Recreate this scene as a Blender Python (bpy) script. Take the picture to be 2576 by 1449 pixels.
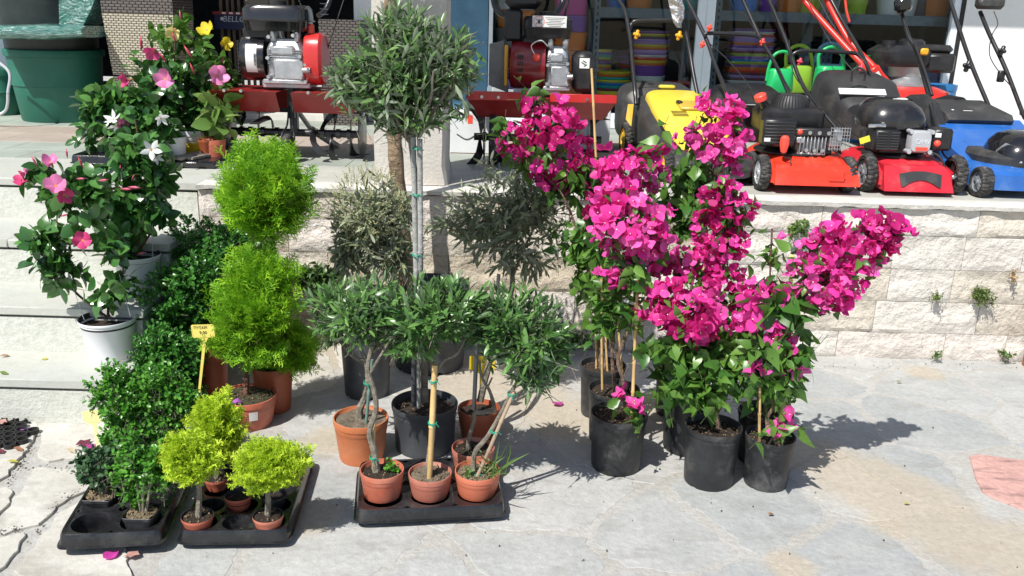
import bpy, bmesh, math, random
import numpy as np
from mathutils import Vector, Matrix

S = bpy.context.scene
for o in list(bpy.data.objects):
    bpy.data.objects.remove(o)
C = S.collection
rad = math.radians

# ---------------------------------------------------------------- camera
F_PX, CX, CY, HCAM = 2218.0, 1288.0, 724.5, 1.6      # working frame: 2576 x 1449
PITCH, ROLL = rad(17), rad(1.6)
_F = Vector((0, math.cos(PITCH), -math.sin(PITCH)))
_U0 = Vector((0, math.sin(PITCH), math.cos(PITCH)))
_R0 = Vector((1, 0, 0))
_R = _R0*math.cos(ROLL) + _U0*math.sin(ROLL)
_U = -_R0*math.sin(ROLL) + _U0*math.cos(ROLL)
CAM = Vector((0, 0, HCAM))
cam = bpy.data.cameras.new('camera')
cam.sensor_width = 36; cam.lens = F_PX/2576*36
cam.clip_start = 0.05; cam.clip_end = 300
camo = bpy.data.objects.new('camera', cam); C.objects.link(camo)
camo.matrix_world = Matrix(((_R.x, _U.x, -_F.x, 0), (_R.y, _U.y, -_F.y, 0), (_R.z, _U.z, -_F.z, HCAM), (0, 0, 0, 1)))
S.camera = camo

# ---------------------------------------------------------------- light
LDIR = Vector((.45, .62, -1)).normalized()           # the way the sunlight travels
w = bpy.data.worlds.new('World'); S.world = w; w.use_nodes = True
nt = w.node_tree; nt.nodes.clear()
sky = nt.nodes.new('ShaderNodeTexSky'); sky.sky_type = 'NISHITA'; sky.sun_disc = False
sky.sun_elevation = math.asin(-LDIR.z)
sky.sun_rotation = math.atan2(-LDIR.x, -LDIR.y)
sky.air_density = 1.0; sky.dust_density = 1.0; sky.ozone_density = 1.0
bg = nt.nodes.new('ShaderNodeBackground'); bg.inputs[1].default_value = 0.095
out = nt.nodes.new('ShaderNodeOutputWorld')
nt.links.new(sky.outputs[0], bg.inputs[0]); nt.links.new(bg.outputs[0], out.inputs[0])
sl = bpy.data.lights.new('sun', 'SUN'); sl.energy = 4.6; sl.angle = rad(.5); sl.color = (1, .965, .91)
so = bpy.data.objects.new('sun', sl); C.objects.link(so)
so.rotation_euler = LDIR.to_track_quat('-Z', 'Y').to_euler(); so.location = (-3, -4, 8)
S.view_settings.view_transform = 'Standard'; S.view_settings.look = 'None'
S.view_settings.exposure = 0.46; S.view_settings.gamma = 1.0
S.view_settings.use_curve_mapping = False
S.render.engine = 'CYCLES'
S.cycles.max_bounces = 6; S.cycles.transparent_max_bounces = 12
S.cycles.diffuse_bounces = 3; S.cycles.glossy_bounces = 3; S.cycles.transmission_bounces = 4

# ---------------------------------------------------------------- placing
def ray(px, py):
    return _F + _R*((px-CX)/F_PX) + _U*((CY-py)/F_PX)
def PG(px, py, z=0.0):
    d = ray(px, py); return CAM + d*((z-HCAM)/d.z)
def PY(px, py, Y):
    d = ray(px, py); return CAM + d*(Y/d.y)
def mpp(Y):                                            # metres per working pixel at distance Y
    return Y*1.02/F_PX
Z0 = .8                                                # the patio

# ---------------------------------------------------------------- materials
MATS = {}
def _lk(nt, a, b): nt.links.new(a, b)
def mat(name, col, rough=.5, metal=0, var=.12, scale=8, bump=0, bscale=60, col2=None, coat=0, spec=.5, dirt=None, dscale=3, damt=.5, vein=None, coh=False, speck=0, stain=None):
    if name in MATS: return MATS[name]
    m = bpy.data.materials.new(name); m.use_nodes = True; nt = m.node_tree
    b = nt.nodes['Principled BSDF']
    b.inputs['Roughness'].default_value = rough; b.inputs['Metallic'].default_value = metal
    b.inputs['Coat Weight'].default_value = coat; b.inputs['Specular IOR Level'].default_value = spec
    tc = nt.nodes.new('ShaderNodeTexCoord')
    oi = nt.nodes.new('ShaderNodeObjectInfo')
    ad = nt.nodes.new('ShaderNodeVectorMath'); ad.operation = 'ADD'
    mu = nt.nodes.new('ShaderNodeMath'); mu.operation = 'MULTIPLY'; mu.inputs[1].default_value = 0.0 if coh else 37.0
    _lk(nt, oi.outputs['Random'], mu.inputs[0])
    _lk(nt, tc.outputs['Object'], ad.inputs[0]); _lk(nt, mu.outputs[0], ad.inputs[1])
    no = nt.nodes.new('ShaderNodeTexNoise'); no.inputs['Scale'].default_value = scale; no.inputs['Detail'].default_value = 6; no.inputs['Roughness'].default_value = .62
    _lk(nt, ad.outputs[0], no.inputs['Vector'])
    rp = nt.nodes.new('ShaderNodeValToRGB')
    c = Vector(col); c2 = Vector(col2) if col2 else c*(1-var*2)
    lo = tuple(min(1, x) for x in c2); hi = tuple(min(1, x*(1+var)) for x in c)
    rp.color_ramp.elements[0].position = .32; rp.color_ramp.elements[1].position = .68
    rp.color_ramp.elements[0].color = (*lo, 1); rp.color_ramp.elements[1].color = (*hi, 1)
    _lk(nt, no.outputs['Fac'], rp.inputs[0]); cur = rp.outputs[0]
    if dirt:
        n2 = nt.nodes.new('ShaderNodeTexNoise'); n2.inputs['Scale'].default_value = dscale; n2.inputs['Detail'].default_value = 9; n2.inputs['Roughness'].default_value = .7
        _lk(nt, ad.outputs[0], n2.inputs['Vector'])
        r2 = nt.nodes.new('ShaderNodeValToRGB'); r2.color_ramp.elements[0].position = .5; r2.color_ramp.elements[1].position = .72
        r2.color_ramp.elements[1].color = (damt,)*3+(1,)
        r2.color_ramp.elements[0].color = (0, 0, 0, 1)
        mx = nt.nodes.new('ShaderNodeMix'); mx.data_type = 'RGBA'
        _lk(nt, n2.outputs['Fac'], r2.inputs[0]); _lk(nt, r2.outputs[0], mx.inputs[0])
        _lk(nt, cur, mx.inputs[6]); mx.inputs[7].default_value = (*dirt, 1); cur = mx.outputs[2]
    if vein:
        mp = nt.nodes.new('ShaderNodeMapping'); mp.inputs['Scale'].default_value = vein[1]
        _lk(nt, ad.outputs[0], mp.inputs['Vector'])
        n3 = nt.nodes.new('ShaderNodeTexNoise'); n3.inputs['Scale'].default_value = vein[2]; n3.inputs['Detail'].default_value = 8
        _lk(nt, mp.outputs[0], n3.inputs['Vector'])
        r3 = nt.nodes.new('ShaderNodeValToRGB'); r3.color_ramp.elements[0].position = .55; r3.color_ramp.elements[1].position = .66
        r3.color_ramp.elements[0].color = (0, 0, 0, 1); r3.color_ramp.elements[1].color = (vein[3],)*3+(1,)
        m3 = nt.nodes.new('ShaderNodeMix'); m3.data_type = 'RGBA'
        _lk(nt, n3.outputs['Fac'], r3.inputs[0]); _lk(nt, r3.outputs[0], m3.inputs[0])
        _lk(nt, cur, m3.inputs[6]); m3.inputs[7].default_value = (*vein[0], 1); cur = m3.outputs[2]
    if stain:                                            # sandy patches that lie across stones and joints alike
        col_s, spots = stain; acc = None
        ns = nt.nodes.new('ShaderNodeTexNoise'); ns.inputs['Scale'].default_value = 3.2; ns.inputs['Detail'].default_value = 8; ns.inputs['Roughness'].default_value = .68
        _lk(nt, tc.outputs['Object'], ns.inputs['Vector'])
        for (sx, sy, sr) in spots:
            d_ = nt.nodes.new('ShaderNodeVectorMath'); d_.operation = 'DISTANCE'; _lk(nt, tc.outputs['Object'], d_.inputs[0]); d_.inputs[1].default_value = (sx, sy, 0)
            q_ = nt.nodes.new('ShaderNodeMath'); q_.operation = 'DIVIDE'; _lk(nt, d_.outputs['Value'], q_.inputs[0]); q_.inputs[1].default_value = sr
            if acc is None: acc = q_.outputs[0]
            else:
                mn = nt.nodes.new('ShaderNodeMath'); mn.operation = 'MINIMUM'; _lk(nt, acc, mn.inputs[0]); _lk(nt, q_.outputs[0], mn.inputs[1]); acc = mn.outputs[0]
        a1 = nt.nodes.new('ShaderNodeMath'); a1.operation = 'MULTIPLY_ADD'; _lk(nt, ns.outputs['Fac'], a1.inputs[0]); a1.inputs[1].default_value = 1.9; a1.inputs[2].default_value = -.95
        a2 = nt.nodes.new('ShaderNodeMath'); a2.operation = 'ADD'; _lk(nt, a1.outputs[0], a2.inputs[0]); _lk(nt, acc, a2.inputs[1])
        ms_ = nt.nodes.new('ShaderNodeMapRange'); ms_.inputs['From Min'].default_value = 1.05; ms_.inputs['From Max'].default_value = .6; ms_.inputs['To Min'].default_value = 0; ms_.inputs['To Max'].default_value = .62
        _lk(nt, a2.outputs[0], ms_.inputs['Value'])
        x_ = nt.nodes.new('ShaderNodeMix'); x_.data_type = 'RGBA'; _lk(nt, ms_.outputs[0], x_.inputs[0]); _lk(nt, cur, x_.inputs[6]); x_.inputs[7].default_value = (*col_s, 1); cur = x_.outputs[2]
    if speck:
        n4 = nt.nodes.new('ShaderNodeTexNoise'); n4.inputs['Scale'].default_value = 42; n4.inputs['Detail'].default_value = 7; n4.inputs['Roughness'].default_value = .75
        _lk(nt, ad.outputs[0], n4.inputs['Vector'])
        m4 = nt.nodes.new('ShaderNodeMapRange'); m4.inputs['From Min'].default_value = .3; m4.inputs['From Max'].default_value = .7
        m4.inputs['To Min'].default_value = 1-speck; m4.inputs['To Max'].default_value = 1+speck*.8
        h4 = nt.nodes.new('ShaderNodeHueSaturation'); _lk(nt, n4.outputs['Fac'], m4.inputs['Value']); _lk(nt, m4.outputs[0], h4.inputs['Value']); _lk(nt, cur, h4.inputs['Color']); cur = h4.outputs[0]
    _lk(nt, cur, b.inputs['Base Color'])
    mr = nt.nodes.new('ShaderNodeMapRange'); mr.inputs['To Min'].default_value = max(.03, rough-.1); mr.inputs['To Max'].default_value = min(1, rough+.12)
    _lk(nt, no.outputs['Fac'], mr.inputs['Value']); _lk(nt, mr.outputs[0], b.inputs['Roughness'])
    if bump:
        nb = nt.nodes.new('ShaderNodeTexNoise'); nb.inputs['Scale'].default_value = bscale; nb.inputs['Detail'].default_value = 8; nb.inputs['Roughness'].default_value = .65
        _lk(nt, ad.outputs[0], nb.inputs['Vector'])
        bp = nt.nodes.new('ShaderNodeBump'); bp.inputs['Strength'].default_value = min(1, bump); bp.inputs['Distance'].default_value = .01*max(1, bump)
        _lk(nt, nb.outputs['Fac'], bp.inputs['Height']); _lk(nt, bp.outputs[0], b.inputs['Normal'])
    MATS[name] = m; return m

def leafmat(name, ca, cb, rough=.4, trans=.35, tcol=None, under=None, spec=.5):
    m = bpy.data.materials.new(name); m.use_nodes = True; nt = m.node_tree
    b = nt.nodes['Principled BSDF']; o = nt.nodes['Material Output']
    at = nt.nodes.new('ShaderNodeAttribute'); at.attribute_name = 'tint'
    oi = nt.nodes.new('ShaderNodeObjectInfo')
    a = nt.nodes.new('ShaderNodeMath'); a.operation = 'ADD'; _lk(nt, at.outputs['Fac'], a.inputs[0]); _lk(nt, oi.outputs['Random'], a.inputs[1])
    f = nt.nodes.new('ShaderNodeMath'); f.operation = 'FRACT'; _lk(nt, a.outputs[0], f.inputs[0])
    rp = nt.nodes.new('ShaderNodeValToRGB'); rp.color_ramp.elements[0].color = (*ca, 1); rp.color_ramp.elements[1].color = (*cb, 1)
    _lk(nt, f.outputs[0], rp.inputs[0]); cur = rp.outputs[0]
    tc = nt.nodes.new('ShaderNodeTexCoord'); no = nt.nodes.new('ShaderNodeTexNoise'); no.inputs['Scale'].default_value = 90
    _lk(nt, tc.outputs['Object'], no.inputs['Vector'])
    hs = nt.nodes.new('ShaderNodeHueSaturation'); mr = nt.nodes.new('ShaderNodeMapRange')
    mr.inputs['To Min'].default_value = .7; mr.inputs['To Max'].default_value = 1.3
    _lk(nt, no.outputs['Fac'], mr.inputs['Value']); _lk(nt, mr.outputs[0], hs.inputs['Value']); _lk(nt, cur, hs.inputs['Color']); cur = hs.outputs[0]
    if under:
        g = nt.nodes.new('ShaderNodeNewGeometry'); mx = nt.nodes.new('ShaderNodeMix'); mx.data_type = 'RGBA'
        _lk(nt, g.outputs['Backfacing'], mx.inputs[0]); _lk(nt, cur, mx.inputs[6]); mx.inputs[7].default_value = (*under, 1); cur = mx.outputs[2]
    _lk(nt, cur, b.inputs['Base Color']); b.inputs['Roughness'].default_value = rough; b.inputs['Specular IOR Level'].default_value = spec
    t = nt.nodes.new('ShaderNodeBsdfTranslucent')
    if tcol: t.inputs[0].default_value = (*tcol, 1)
    else: _lk(nt, cur, t.inputs[0])
    ms = nt.nodes.new('ShaderNodeMixShader'); ms.inputs[0].default_value = trans
    _lk(nt, b.outputs[0], ms.inputs[1]); _lk(nt, t.outputs[0], ms.inputs[2]); _lk(nt, ms.outputs[0], o.inputs[0])
    MATS[name] = m; return m

# ---------------------------------------------------------------- mesh builder
def smooth_path(pts, n=6):
    P = [Vector(p) for p in pts]
    if len(P) < 3: return P
    P = [P[0]*2-P[1]]+P+[P[-1]*2-P[-2]]; o = []
    for i in range(1, len(P)-2):
        for k in range(n):
            t = k/n; a, b, c, d = P[i-1:i+3]
            o.append(.5*((2*b)+(c-a)*t+(2*a-5*b+4*c-d)*t*t+(3*b-a-3*c+d)*t**3))
    o.append(P[-2]); return o

class MB:
    def __init__(s): s.v = []; s.f = []; s.m = []; s.mi = 0; s.T = Matrix()
    def add(s, V, Fs):
        n = len(s.v); s.v += [tuple(s.T @ Vector(v)) for v in V]
        for f in Fs: s.f.append([n+i for i in f]); s.m.append(s.mi)
        return s
    def box(s, c, d, bev=0.0, rot=None):
        h = [x/2 for x in d]; pts = []
        b = min(bev, *[x*.9 for x in h])
        for sx in (-1, 1):
            for sy in (-1, 1):
                for sz in (-1, 1):
                    if b > 0:
                        pts += [(sx*(h[0]-b), sy*(h[1]-b), sz*h[2]), (sx*(h[0]-b), sy*h[1], sz*(h[2]-b)), (sx*h[0], sy*(h[1]-b), sz*(h[2]-b))]
                    else: pts.append((sx*h[0], sy*h[1], sz*h[2]))
        R = rot if rot else Matrix.Identity(3)
        return s.hull([R @ Vector(p)+Vector(c) for p in pts])
    def hull(s, pts):
        bm = bmesh.new()
        for p in pts: bm.verts.new(p)
        r = bmesh.ops.convex_hull(bm, input=bm.verts)
        bmesh.ops.delete(bm, geom=[g for g in r['geom_interior'] if isinstance(g, bmesh.types.BMVert)], context='VERTS')
        bmesh.ops.dissolve_limit(bm, angle_limit=.01, verts=bm.verts, edges=bm.edges)
        bm.verts.index_update()
        s.add([v.co[:] for v in bm.verts], [[v.index for v in f.verts] for f in bm.faces]); bm.free(); return s
    def loft(s, rings, cap=True, closed=False):
        n = len(rings[0]); V = [p for r in rings for p in r]; Fs = []
        m = len(rings)
        for i in range(m if closed else m-1):
            a = i*n; b = ((i+1) % m)*n
            for k in range(n):
                k2 = (k+1) % n; Fs.append([a+k, a+k2, b+k2, b+k])
        if cap and not closed:
            Fs.append(list(range(n))[::-1]); Fs.append([(m-1)*n+k for k in range(n)])
        return s.add(V, Fs)
    def tube(s, pts, r, seg=8, cap=True):
        P = [Vector(p) for p in pts]; n = len(P)
        R = r if isinstance(r, (list, tuple)) else [r]*n
        if len(R) != n: R = [R[0]+(R[-1]-R[0])*i/(n-1) for i in range(n)]
        rings = []; u = None
        for i in range(n):
            t = (P[min(i+1, n-1)]-P[max(i-1, 0)])
            if t.length < 1e-9: t = Vector((0, 0, 1))
            t.normalize()
            if u is None:
                u = t.orthogonal().normalized()
            else:
                u = (u-t*u.dot(t)); u = u.normalized() if u.length > 1e-6 else t.orthogonal().normalized()
            w = t.cross(u)
            rings.append([P[i]+(u*math.cos(a)+w*math.sin(a))*R[i] for a in [2*math.pi*k/seg for k in range(seg)]])
        return s.loft(rings, cap)
    def cyl(s, p0, p1, r0, r1=None, seg=20): return s.tube([p0, p1], [r0, r0 if r1 is None else r1], seg)
    def lathe(s, prof, seg=32, c=(0, 0, 0), axis='z', cap=True):
        rings = []
        for (r, h) in prof:
            ring = []
            for k in range(seg):
                a = 2*math.pi*k/seg; x, y = r*math.cos(a), r*math.sin(a)
                p = {'z': (x, y, h), 'x': (h, x, y), 'y': (y, h, x)}[axis]
                ring.append((p[0]+c[0], p[1]+c[1], p[2]+c[2]))
            rings.append(ring)
        return s.loft(rings, cap)
    def sphere(s, c, r, seg=14):
        r = (r,)*3 if not isinstance(r, tuple) else r
        rings = []
        for i in range(1, seg//2):
            a = math.pi*i/(seg//2)
            rings.append([(c[0]+r[0]*math.sin(a)*math.cos(b), c[1]+r[1]*math.sin(a)*math.sin(b), c[2]-r[2]*math.cos(a)) for b in [2*math.pi*k/seg for k in range(seg)]])
        return s.loft(rings)
    def build(s, name, mats, parent=None, loc=None, smooth=38, kind=None):
        me = bpy.data.meshes.new(name); me.from_pydata(s.v, [], s.f)
        for m in (mats if isinstance(mats, (list, tuple)) else [mats]): me.materials.append(m)
        me.polygons.foreach_set('material_index', s.m)
        if smooth:
            me.polygons.foreach_set('use_smooth', [True]*len(s.f))
            me.set_sharp_from_angle(angle=rad(smooth))
        me.update()
        o = bpy.data.objects.new(name, me); C.objects.link(o)
        if parent: o.parent = parent
        if loc is not None: o.location = loc
        if kind: o['kind'] = kind
        return o

def sring(c, hx, hy, z, p=4, n=28, plane='xy'):
    out = []
    for k in range(n):
        a = 2*math.pi*(k+.5)/n; ca, sa = math.cos(a), math.sin(a)
        x = math.copysign(abs(ca)**(2/p), ca)*hx; y = math.copysign(abs(sa)**(2/p), sa)*hy
        if plane == 'xy': out.append((c[0]+x, c[1]+y, z))
        elif plane == 'xz': out.append((c[0]+x, z, c[1]+y))
        else: out.append((z, c[0]+x, c[1]+y))
    return out

def thing(name, label, cat, loc=(0, 0, 0), rz=0, group=None):
    o = bpy.data.objects.new(name, None); C.objects.link(o); o.empty_display_size = .05
    o.location = loc; o.rotation_euler = (0, 0, rz); o['label'] = label; o['category'] = cat
    if group: o['group'] = group
    return o
def tag(o, label, cat, group=None):
    o['label'] = label; o['category'] = cat
    if group: o['group'] = group
    return o
def setting(o): o['kind'] = 'structure'; return o
def text(s, size, m, parent, loc, rot, name='lettering', depth=.0006, width=None, shear=0):
    cu = bpy.data.curves.new(name, 'FONT'); cu.body = s; cu.size = size; cu.extrude = depth; cu.align_x = 'CENTER'; cu.align_y = 'CENTER'; cu.shear = shear
    cu.resolution_u = 3
    t = bpy.data.objects.new(name, cu); C.objects.link(t)
    bpy.context.view_layer.update()
    me = bpy.data.meshes.new_from_object(t.evaluated_get(bpy.context.evaluated_depsgraph_get()))
    bpy.data.objects.remove(t)
    me.materials.clear(); me.materials.append(m)
    o = bpy.data.objects.new(name, me); C.objects.link(o); o.parent = parent; o.location = loc; o.rotation_euler = rot
    if width: o.scale[0] = width
    return o
def copy_tree(o, parent=None):
    c = o.copy(); C.objects.link(c)
    if parent: c.parent = parent
    for ch in list(KIDS.get(o.name, [])) or [x for x in o.children]: copy_tree(ch, c)
    return c
KIDS = {}

# ---------------------------------------------------------------- instancing into one mesh / many leaf objects
def tmpl(V, Fs, ms=None):
    return (np.array(V, float), [list(f) for f in Fs], list(ms) if ms else [0]*len(Fs))
def leaf_t(prof, fold=.25, curl=.15, L0=0.0, twist=0):
    V = [(0, L0, 0)]; 
    for t, wd in prof: V += [(-wd, t, fold*wd-curl*t*t), (0, t, -curl*t*t), (wd, t, fold*wd-curl*t*t+twist*wd)]
    V.append((0, 1, -curl)); n = len(prof); Fs = [(0, 2, 1), (0, 3, 2)]
    for i in range(n-1):
        a = 1+3*i; Fs += [(a, a+1, a+4, a+3), (a+1, a+2, a+5, a+4)]
    a = 1+3*(n-1); Fs += [(a, a+1, len(V)-1), (a+1, a+2, len(V)-1)]
    return tmpl(V, Fs)
def join_t(parts):
    V = []; Fs = []; ms = []
    for (v, f, m), M in parts:
        n = len(V); V += [tuple(M @ Vector(p)) for p in v]; Fs += [[n+i for i in q] for q in f]; ms += m
    return tmpl(V, Fs, ms)
def mesh_of(name, T, mats, smooth=True):
    me = bpy.data.meshes.new(name); me.from_pydata([tuple(v) for v in T[0]], [], T[1])
    for m in mats: me.materials.append(m)
    me.polygons.foreach_set('material_index', T[2])
    me.polygons.foreach_set('use_smooth', [smooth]*len(T[1])); me.update(); return me
def frames(D, U):
    D = D/np.linalg.norm(D, axis=1, keepdims=True)
    Z = U-(U*D).sum(1, keepdims=True)*D; Z /= np.linalg.norm(Z, axis=1, keepdims=True)+1e-9
    X = np.cross(D, Z); return np.stack([X, D, Z], axis=2)
def inst_mesh(name, sets, mats, parent=None, origin=None, kind='stuff', rng=None, smooth=True):
    """sets: list of (template, P, R, S); everything joined into one mesh"""
    VV = []; LV = []; LT = []; MI = []; TT = []; off = 0
    for T, P, R, Sc in sets:
        if len(P) == 0: continue
        V, Fs, ms = T; N = len(P); Sc = np.asarray(Sc)
        if Sc.ndim == 1: Sc = np.repeat(Sc[:, None], 3, 1)
        W = np.einsum('nij,nkj->nki', R, V[None]*Sc[:, None, :])+P[:, None, :]
        VV.append(W.reshape(-1, 3)); lv = np.array([i for f in Fs for i in f]); lt = np.array([len(f) for f in Fs])
        LV.append((lv[None]+(np.arange(N)*len(V))[:, None]+off).ravel()); LT.append(np.tile(lt, N)); MI.append(np.tile(np.array(ms), N))
        TT.append(np.repeat((rng or np.random).random(N), len(V))); off += N*len(V)
    V = np.concatenate(VV); 
    if origin is not None: V = V-np.array(origin)
    LV = np.concatenate(LV); LT = np.concatenate(LT); MI = np.concatenate(MI)
    me = bpy.data.meshes.new(name); me.vertices.add(len(V)); me.vertices.foreach_set('co', V.astype(np.float32).ravel())
    me.loops.add(len(LV)); me.loops.foreach_set('vertex_index', LV.astype(np.int32))
    me.polygons.add(len(LT)); st = np.concatenate([[0], np.cumsum(LT)[:-1]])
    me.polygons.foreach_set('loop_start', st.astype(np.int32)); me.polygons.foreach_set('material_index', MI.astype(np.int32))
    me.polygons.foreach_set('use_smooth', [smooth]*len(LT))
    for m in mats: me.materials.append(m)
    at = me.attributes.new('tint', 'FLOAT', 'POINT'); at.data.foreach_set('value', np.concatenate(TT).astype(np.float32))
    me.update(); me.validate()
    o = bpy.data.objects.new(name, me); C.objects.link(o)
    if parent: o.parent = parent
    if kind: o['kind'] = kind
    return o
def inst_objs(name, me, P, R, Sc, parent, origin):
    P = P-np.array(origin)
    for i in range(len(P)):
        o = bpy.data.objects.new(name, me[i % len(me)] if isinstance(me, list) else me); C.objects.link(o); o.parent = parent
        A = R[i]*Sc[i]
        o.matrix_basis = Matrix(((A[0, 0], A[0, 1], A[0, 2], P[i, 0]), (A[1, 0], A[1, 1], A[1, 2], P[i, 1]), (A[2, 0], A[2, 1], A[2, 2], P[i, 2]), (0, 0, 0, 1)))

def rdirs(rng, n):
    d = rng.normal(size=(n, 3)); return d/np.linalg.norm(d, axis=1, keepdims=True)
def lumpf(rng, D, amt, k=14):
    u = rdirs(rng, k); a = rng.uniform(-.8, 1, k)*amt
    return 1+(np.clip(D @ u.T, 0, 1)**5 @ a)
def crown(rng, c, r, ns, k=9, L=.09, leaf=.05, up=.3, spread=50, rmin=.55, lump=.25, droop=0., jit=.4, opp=True, radial=1.0, lvar=.25):
    """leafy shoots over an ellipsoid; returns leaf P, R, S and twigs (start, end)"""
    c = np.array(c, float); r = np.array(r, float)
    d = rdirs(rng, ns); lf = lumpf(rng, d, lump)
    rr = (rmin**2+(1-rmin**2)*rng.random(ns))**.5
    e = c+d*r*(rr*lf)[:, None]
    sd = d*radial+np.array([0, 0, up])+rng.normal(size=(ns, 3))*jit; sd /= np.linalg.norm(sd, axis=1, keepdims=True)
    per = np.cross(sd, rdirs(rng, ns)); per /= np.linalg.norm(per, axis=1, keepdims=True); per2 = np.cross(sd, per)
    Ls = L*rng.uniform(.7, 1.3, ns)
    Ps = []; Ds = []; Us = []; Ss = []
    for j in range(k):
        t = j/(k-1)
        pos = e-sd*(Ls*(1-t))[:, None]
        az = (math.pi*(j % 2)+(j//2)*math.pi/2) if opp else j*2.4
        az = az+rng.uniform(-.4, .4, ns)
        q = per*np.cos(az)[:, None]+per2*np.sin(az)[:, None]
        a = np.radians(spread*(1-.55*t)*rng.uniform(.7, 1.25, ns))
        D = sd*np.cos(a)[:, None]+q*np.sin(a)[:, None]+np.array([0, 0, -droop])+rng.normal(size=(ns, 3))*.12
        Ps.append(pos); Ds.append(D); Us.append(sd*.8-q*.5*np.cos(a)[:, None]+np.array([0, 0, .5])+rng.normal(size=(ns, 3))*.2)
        Ss.append(leaf*(1-.25*abs(t-.45))*rng.uniform(1-lvar, 1+lvar, ns))
    P = np.concatenate(Ps); return P, frames(np.concatenate(Ds), np.concatenate(Us)), np.concatenate(Ss), (e-sd*Ls[:, None]*1.3, e)
TWIG = tmpl([(-.5, 0, -.3), (.5, 0, -.3), (0, 0, .6), (0, 1, 0)], [(0, 3, 1), (1, 3, 2), (2, 3, 0)])
def twigset(a, b, w):
    d = b-a; l = np.linalg.norm(d, axis=1); return (TWIG, a, frames(d, np.tile([.3, .2, 1.], (len(a), 1))), np.stack([np.full(len(a), w), l, np.full(len(a), w)], 1))
def front_pick(P, n):
    if n <= 0 or len(P) == 0: return np.zeros(len(P), bool)
    c = P.mean(0); v = np.array(CAM)-c; v /= np.linalg.norm(v); s = (P-c) @ v
    m = np.zeros(len(P), bool); m[np.argsort(-s)[:n]] = True; return m
rnd = random.Random(7)
NP = np.random.default_rng(11)
# ================================================================ GROUND
PT = (.40, .392, .365)
SPOTS = [(p.x, p.y, r_) for p, r_ in ((PG(1230, 945), .34), (PG(1340, 1010), .30), (PG(1440, 1050), .26), (PG(840, 890), .22), (PG(1640, 1040), .24), (PG(2060, 1150), .20), (PG(2190, 1215), .26), (PG(2330, 1290), .26), (PG(2470, 1370), .26), (PG(2600, 1430), .24), (PG(1990, 1430), .10), (PG(830, 1110), .14), (PG(760, 1300), .14), (PG(2330, 940), .12))]
STN = ((.42, .35, .25), SPOTS)
def smat(n, c, c2, damt=.55, **k): return mat(n, c, .78, var=.06, scale=6, bump=.55, bscale=26, col2=c2, dirt=PT, dscale=1.9, damt=damt, coh=True, vein=((.27, .26, .24), (1, 2.2, 1), 5, .45), speck=.17, stain=STN, **k)
mortar = mat('mortar', (.405, .40, .38), .9, var=.06, scale=4.5, bump=.6, bscale=55, col2=(.35, .335, .30), dirt=PT, dscale=1.7, damt=.6, coh=True, speck=.2, stain=STN)
SM = {
 'grey': smat('stone_grey', (.385, .39, .375), (.335, .342, .33), .55),
 'blue': smat('stone_blue', (.35, .36, .35), (.295, .308, .303), .55),
 'pale': smat('stone_pale', (.418, .418, .40), (.365, .365, .35)),
 'white': mat('stone_white', (.52, .505, .455), .8, var=.06, scale=3, bump=.5, bscale=20, col2=(.43, .41, .36), dirt=(.33, .29, .23), dscale=7, damt=.5, speck=.12, vein=((.24, .22, .19), (1, 2, 1), 4, .5)),
 'tan': smat('stone_tan', (.42, .335, .225), (.36, .28, .185), .35),
 'pink': mat('stone_pink', (.53, .31, .27), .85, var=.1, scale=5, bump=.7, bscale=26, col2=(.44, .26, .23), speck=.25, vein=((.2, .13, .12), (3, 16, 1), 1.6, .75)),
}
g = MB().box((0, 0, -.25), (80, 80, .5)).build('ground', mortar); setting(g)
pave = bpy.data.objects.new('pavement', None); C.objects.link(pave); setting(pave)

def clip(poly, p, n):
    out = []
    for i in range(len(poly)):
        a, b = poly[i], poly[(i+1) % len(poly)]
        da = (a[0]-p[0])*n[0]+(a[1]-p[1])*n[1]; db = (b[0]-p[0])*n[0]+(b[1]-p[1])*n[1]
        if da <= 0: out.append(a)
        if da*db < 0:
            t = da/(da-db); out.append((a[0]+(b[0]-a[0])*t, a[1]+(b[1]-a[1])*t))
    return out
def rough_poly(poly, rr, step=.05, amp=.009, rnd_=2):
    for _ in range(rnd_):                                # soften the corners
        q = []
        for i in range(len(poly)):
            a, b = poly[i], poly[(i+1) % len(poly)]
            q += [(a[0]*.88+b[0]*.12, a[1]*.88+b[1]*.12), (a[0]*.12+b[0]*.88, a[1]*.12+b[1]*.88)]
        poly = q
    out = []
    for i in range(len(poly)):
        a, b = poly[i], poly[(i+1) % len(poly)]; l = math.dist(a, b); n = max(1, int(l/step))
        for k in range(n):
            t = k/n; out.append((a[0]+(b[0]-a[0])*t+rr.uniform(-amp, amp), a[1]+(b[1]-a[1])*t+rr.uniform(-amp, amp)))
    return out
def slab(name, poly, z0, z1, m, parent, bev=.006, label=None):
    cx = sum(p[0] for p in poly)/len(poly); cy = sum(p[1] for p in poly)/len(poly)
    mb = MB()
    def ring(s, z): return [(cx+(p[0]-cx)*s, cy+(p[1]-cy)*s, z) for p in poly]
    R = max(math.dist(p, (cx, cy)) for p in poly)
    s = 1-bev/R
    mb.loft([ring(1, z0), ring(1, z1-bev*.5), ring(s, z1)])
    o = mb.build(name, m, parent, smooth=25)
    if label: o['label'] = label
    return o
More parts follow.
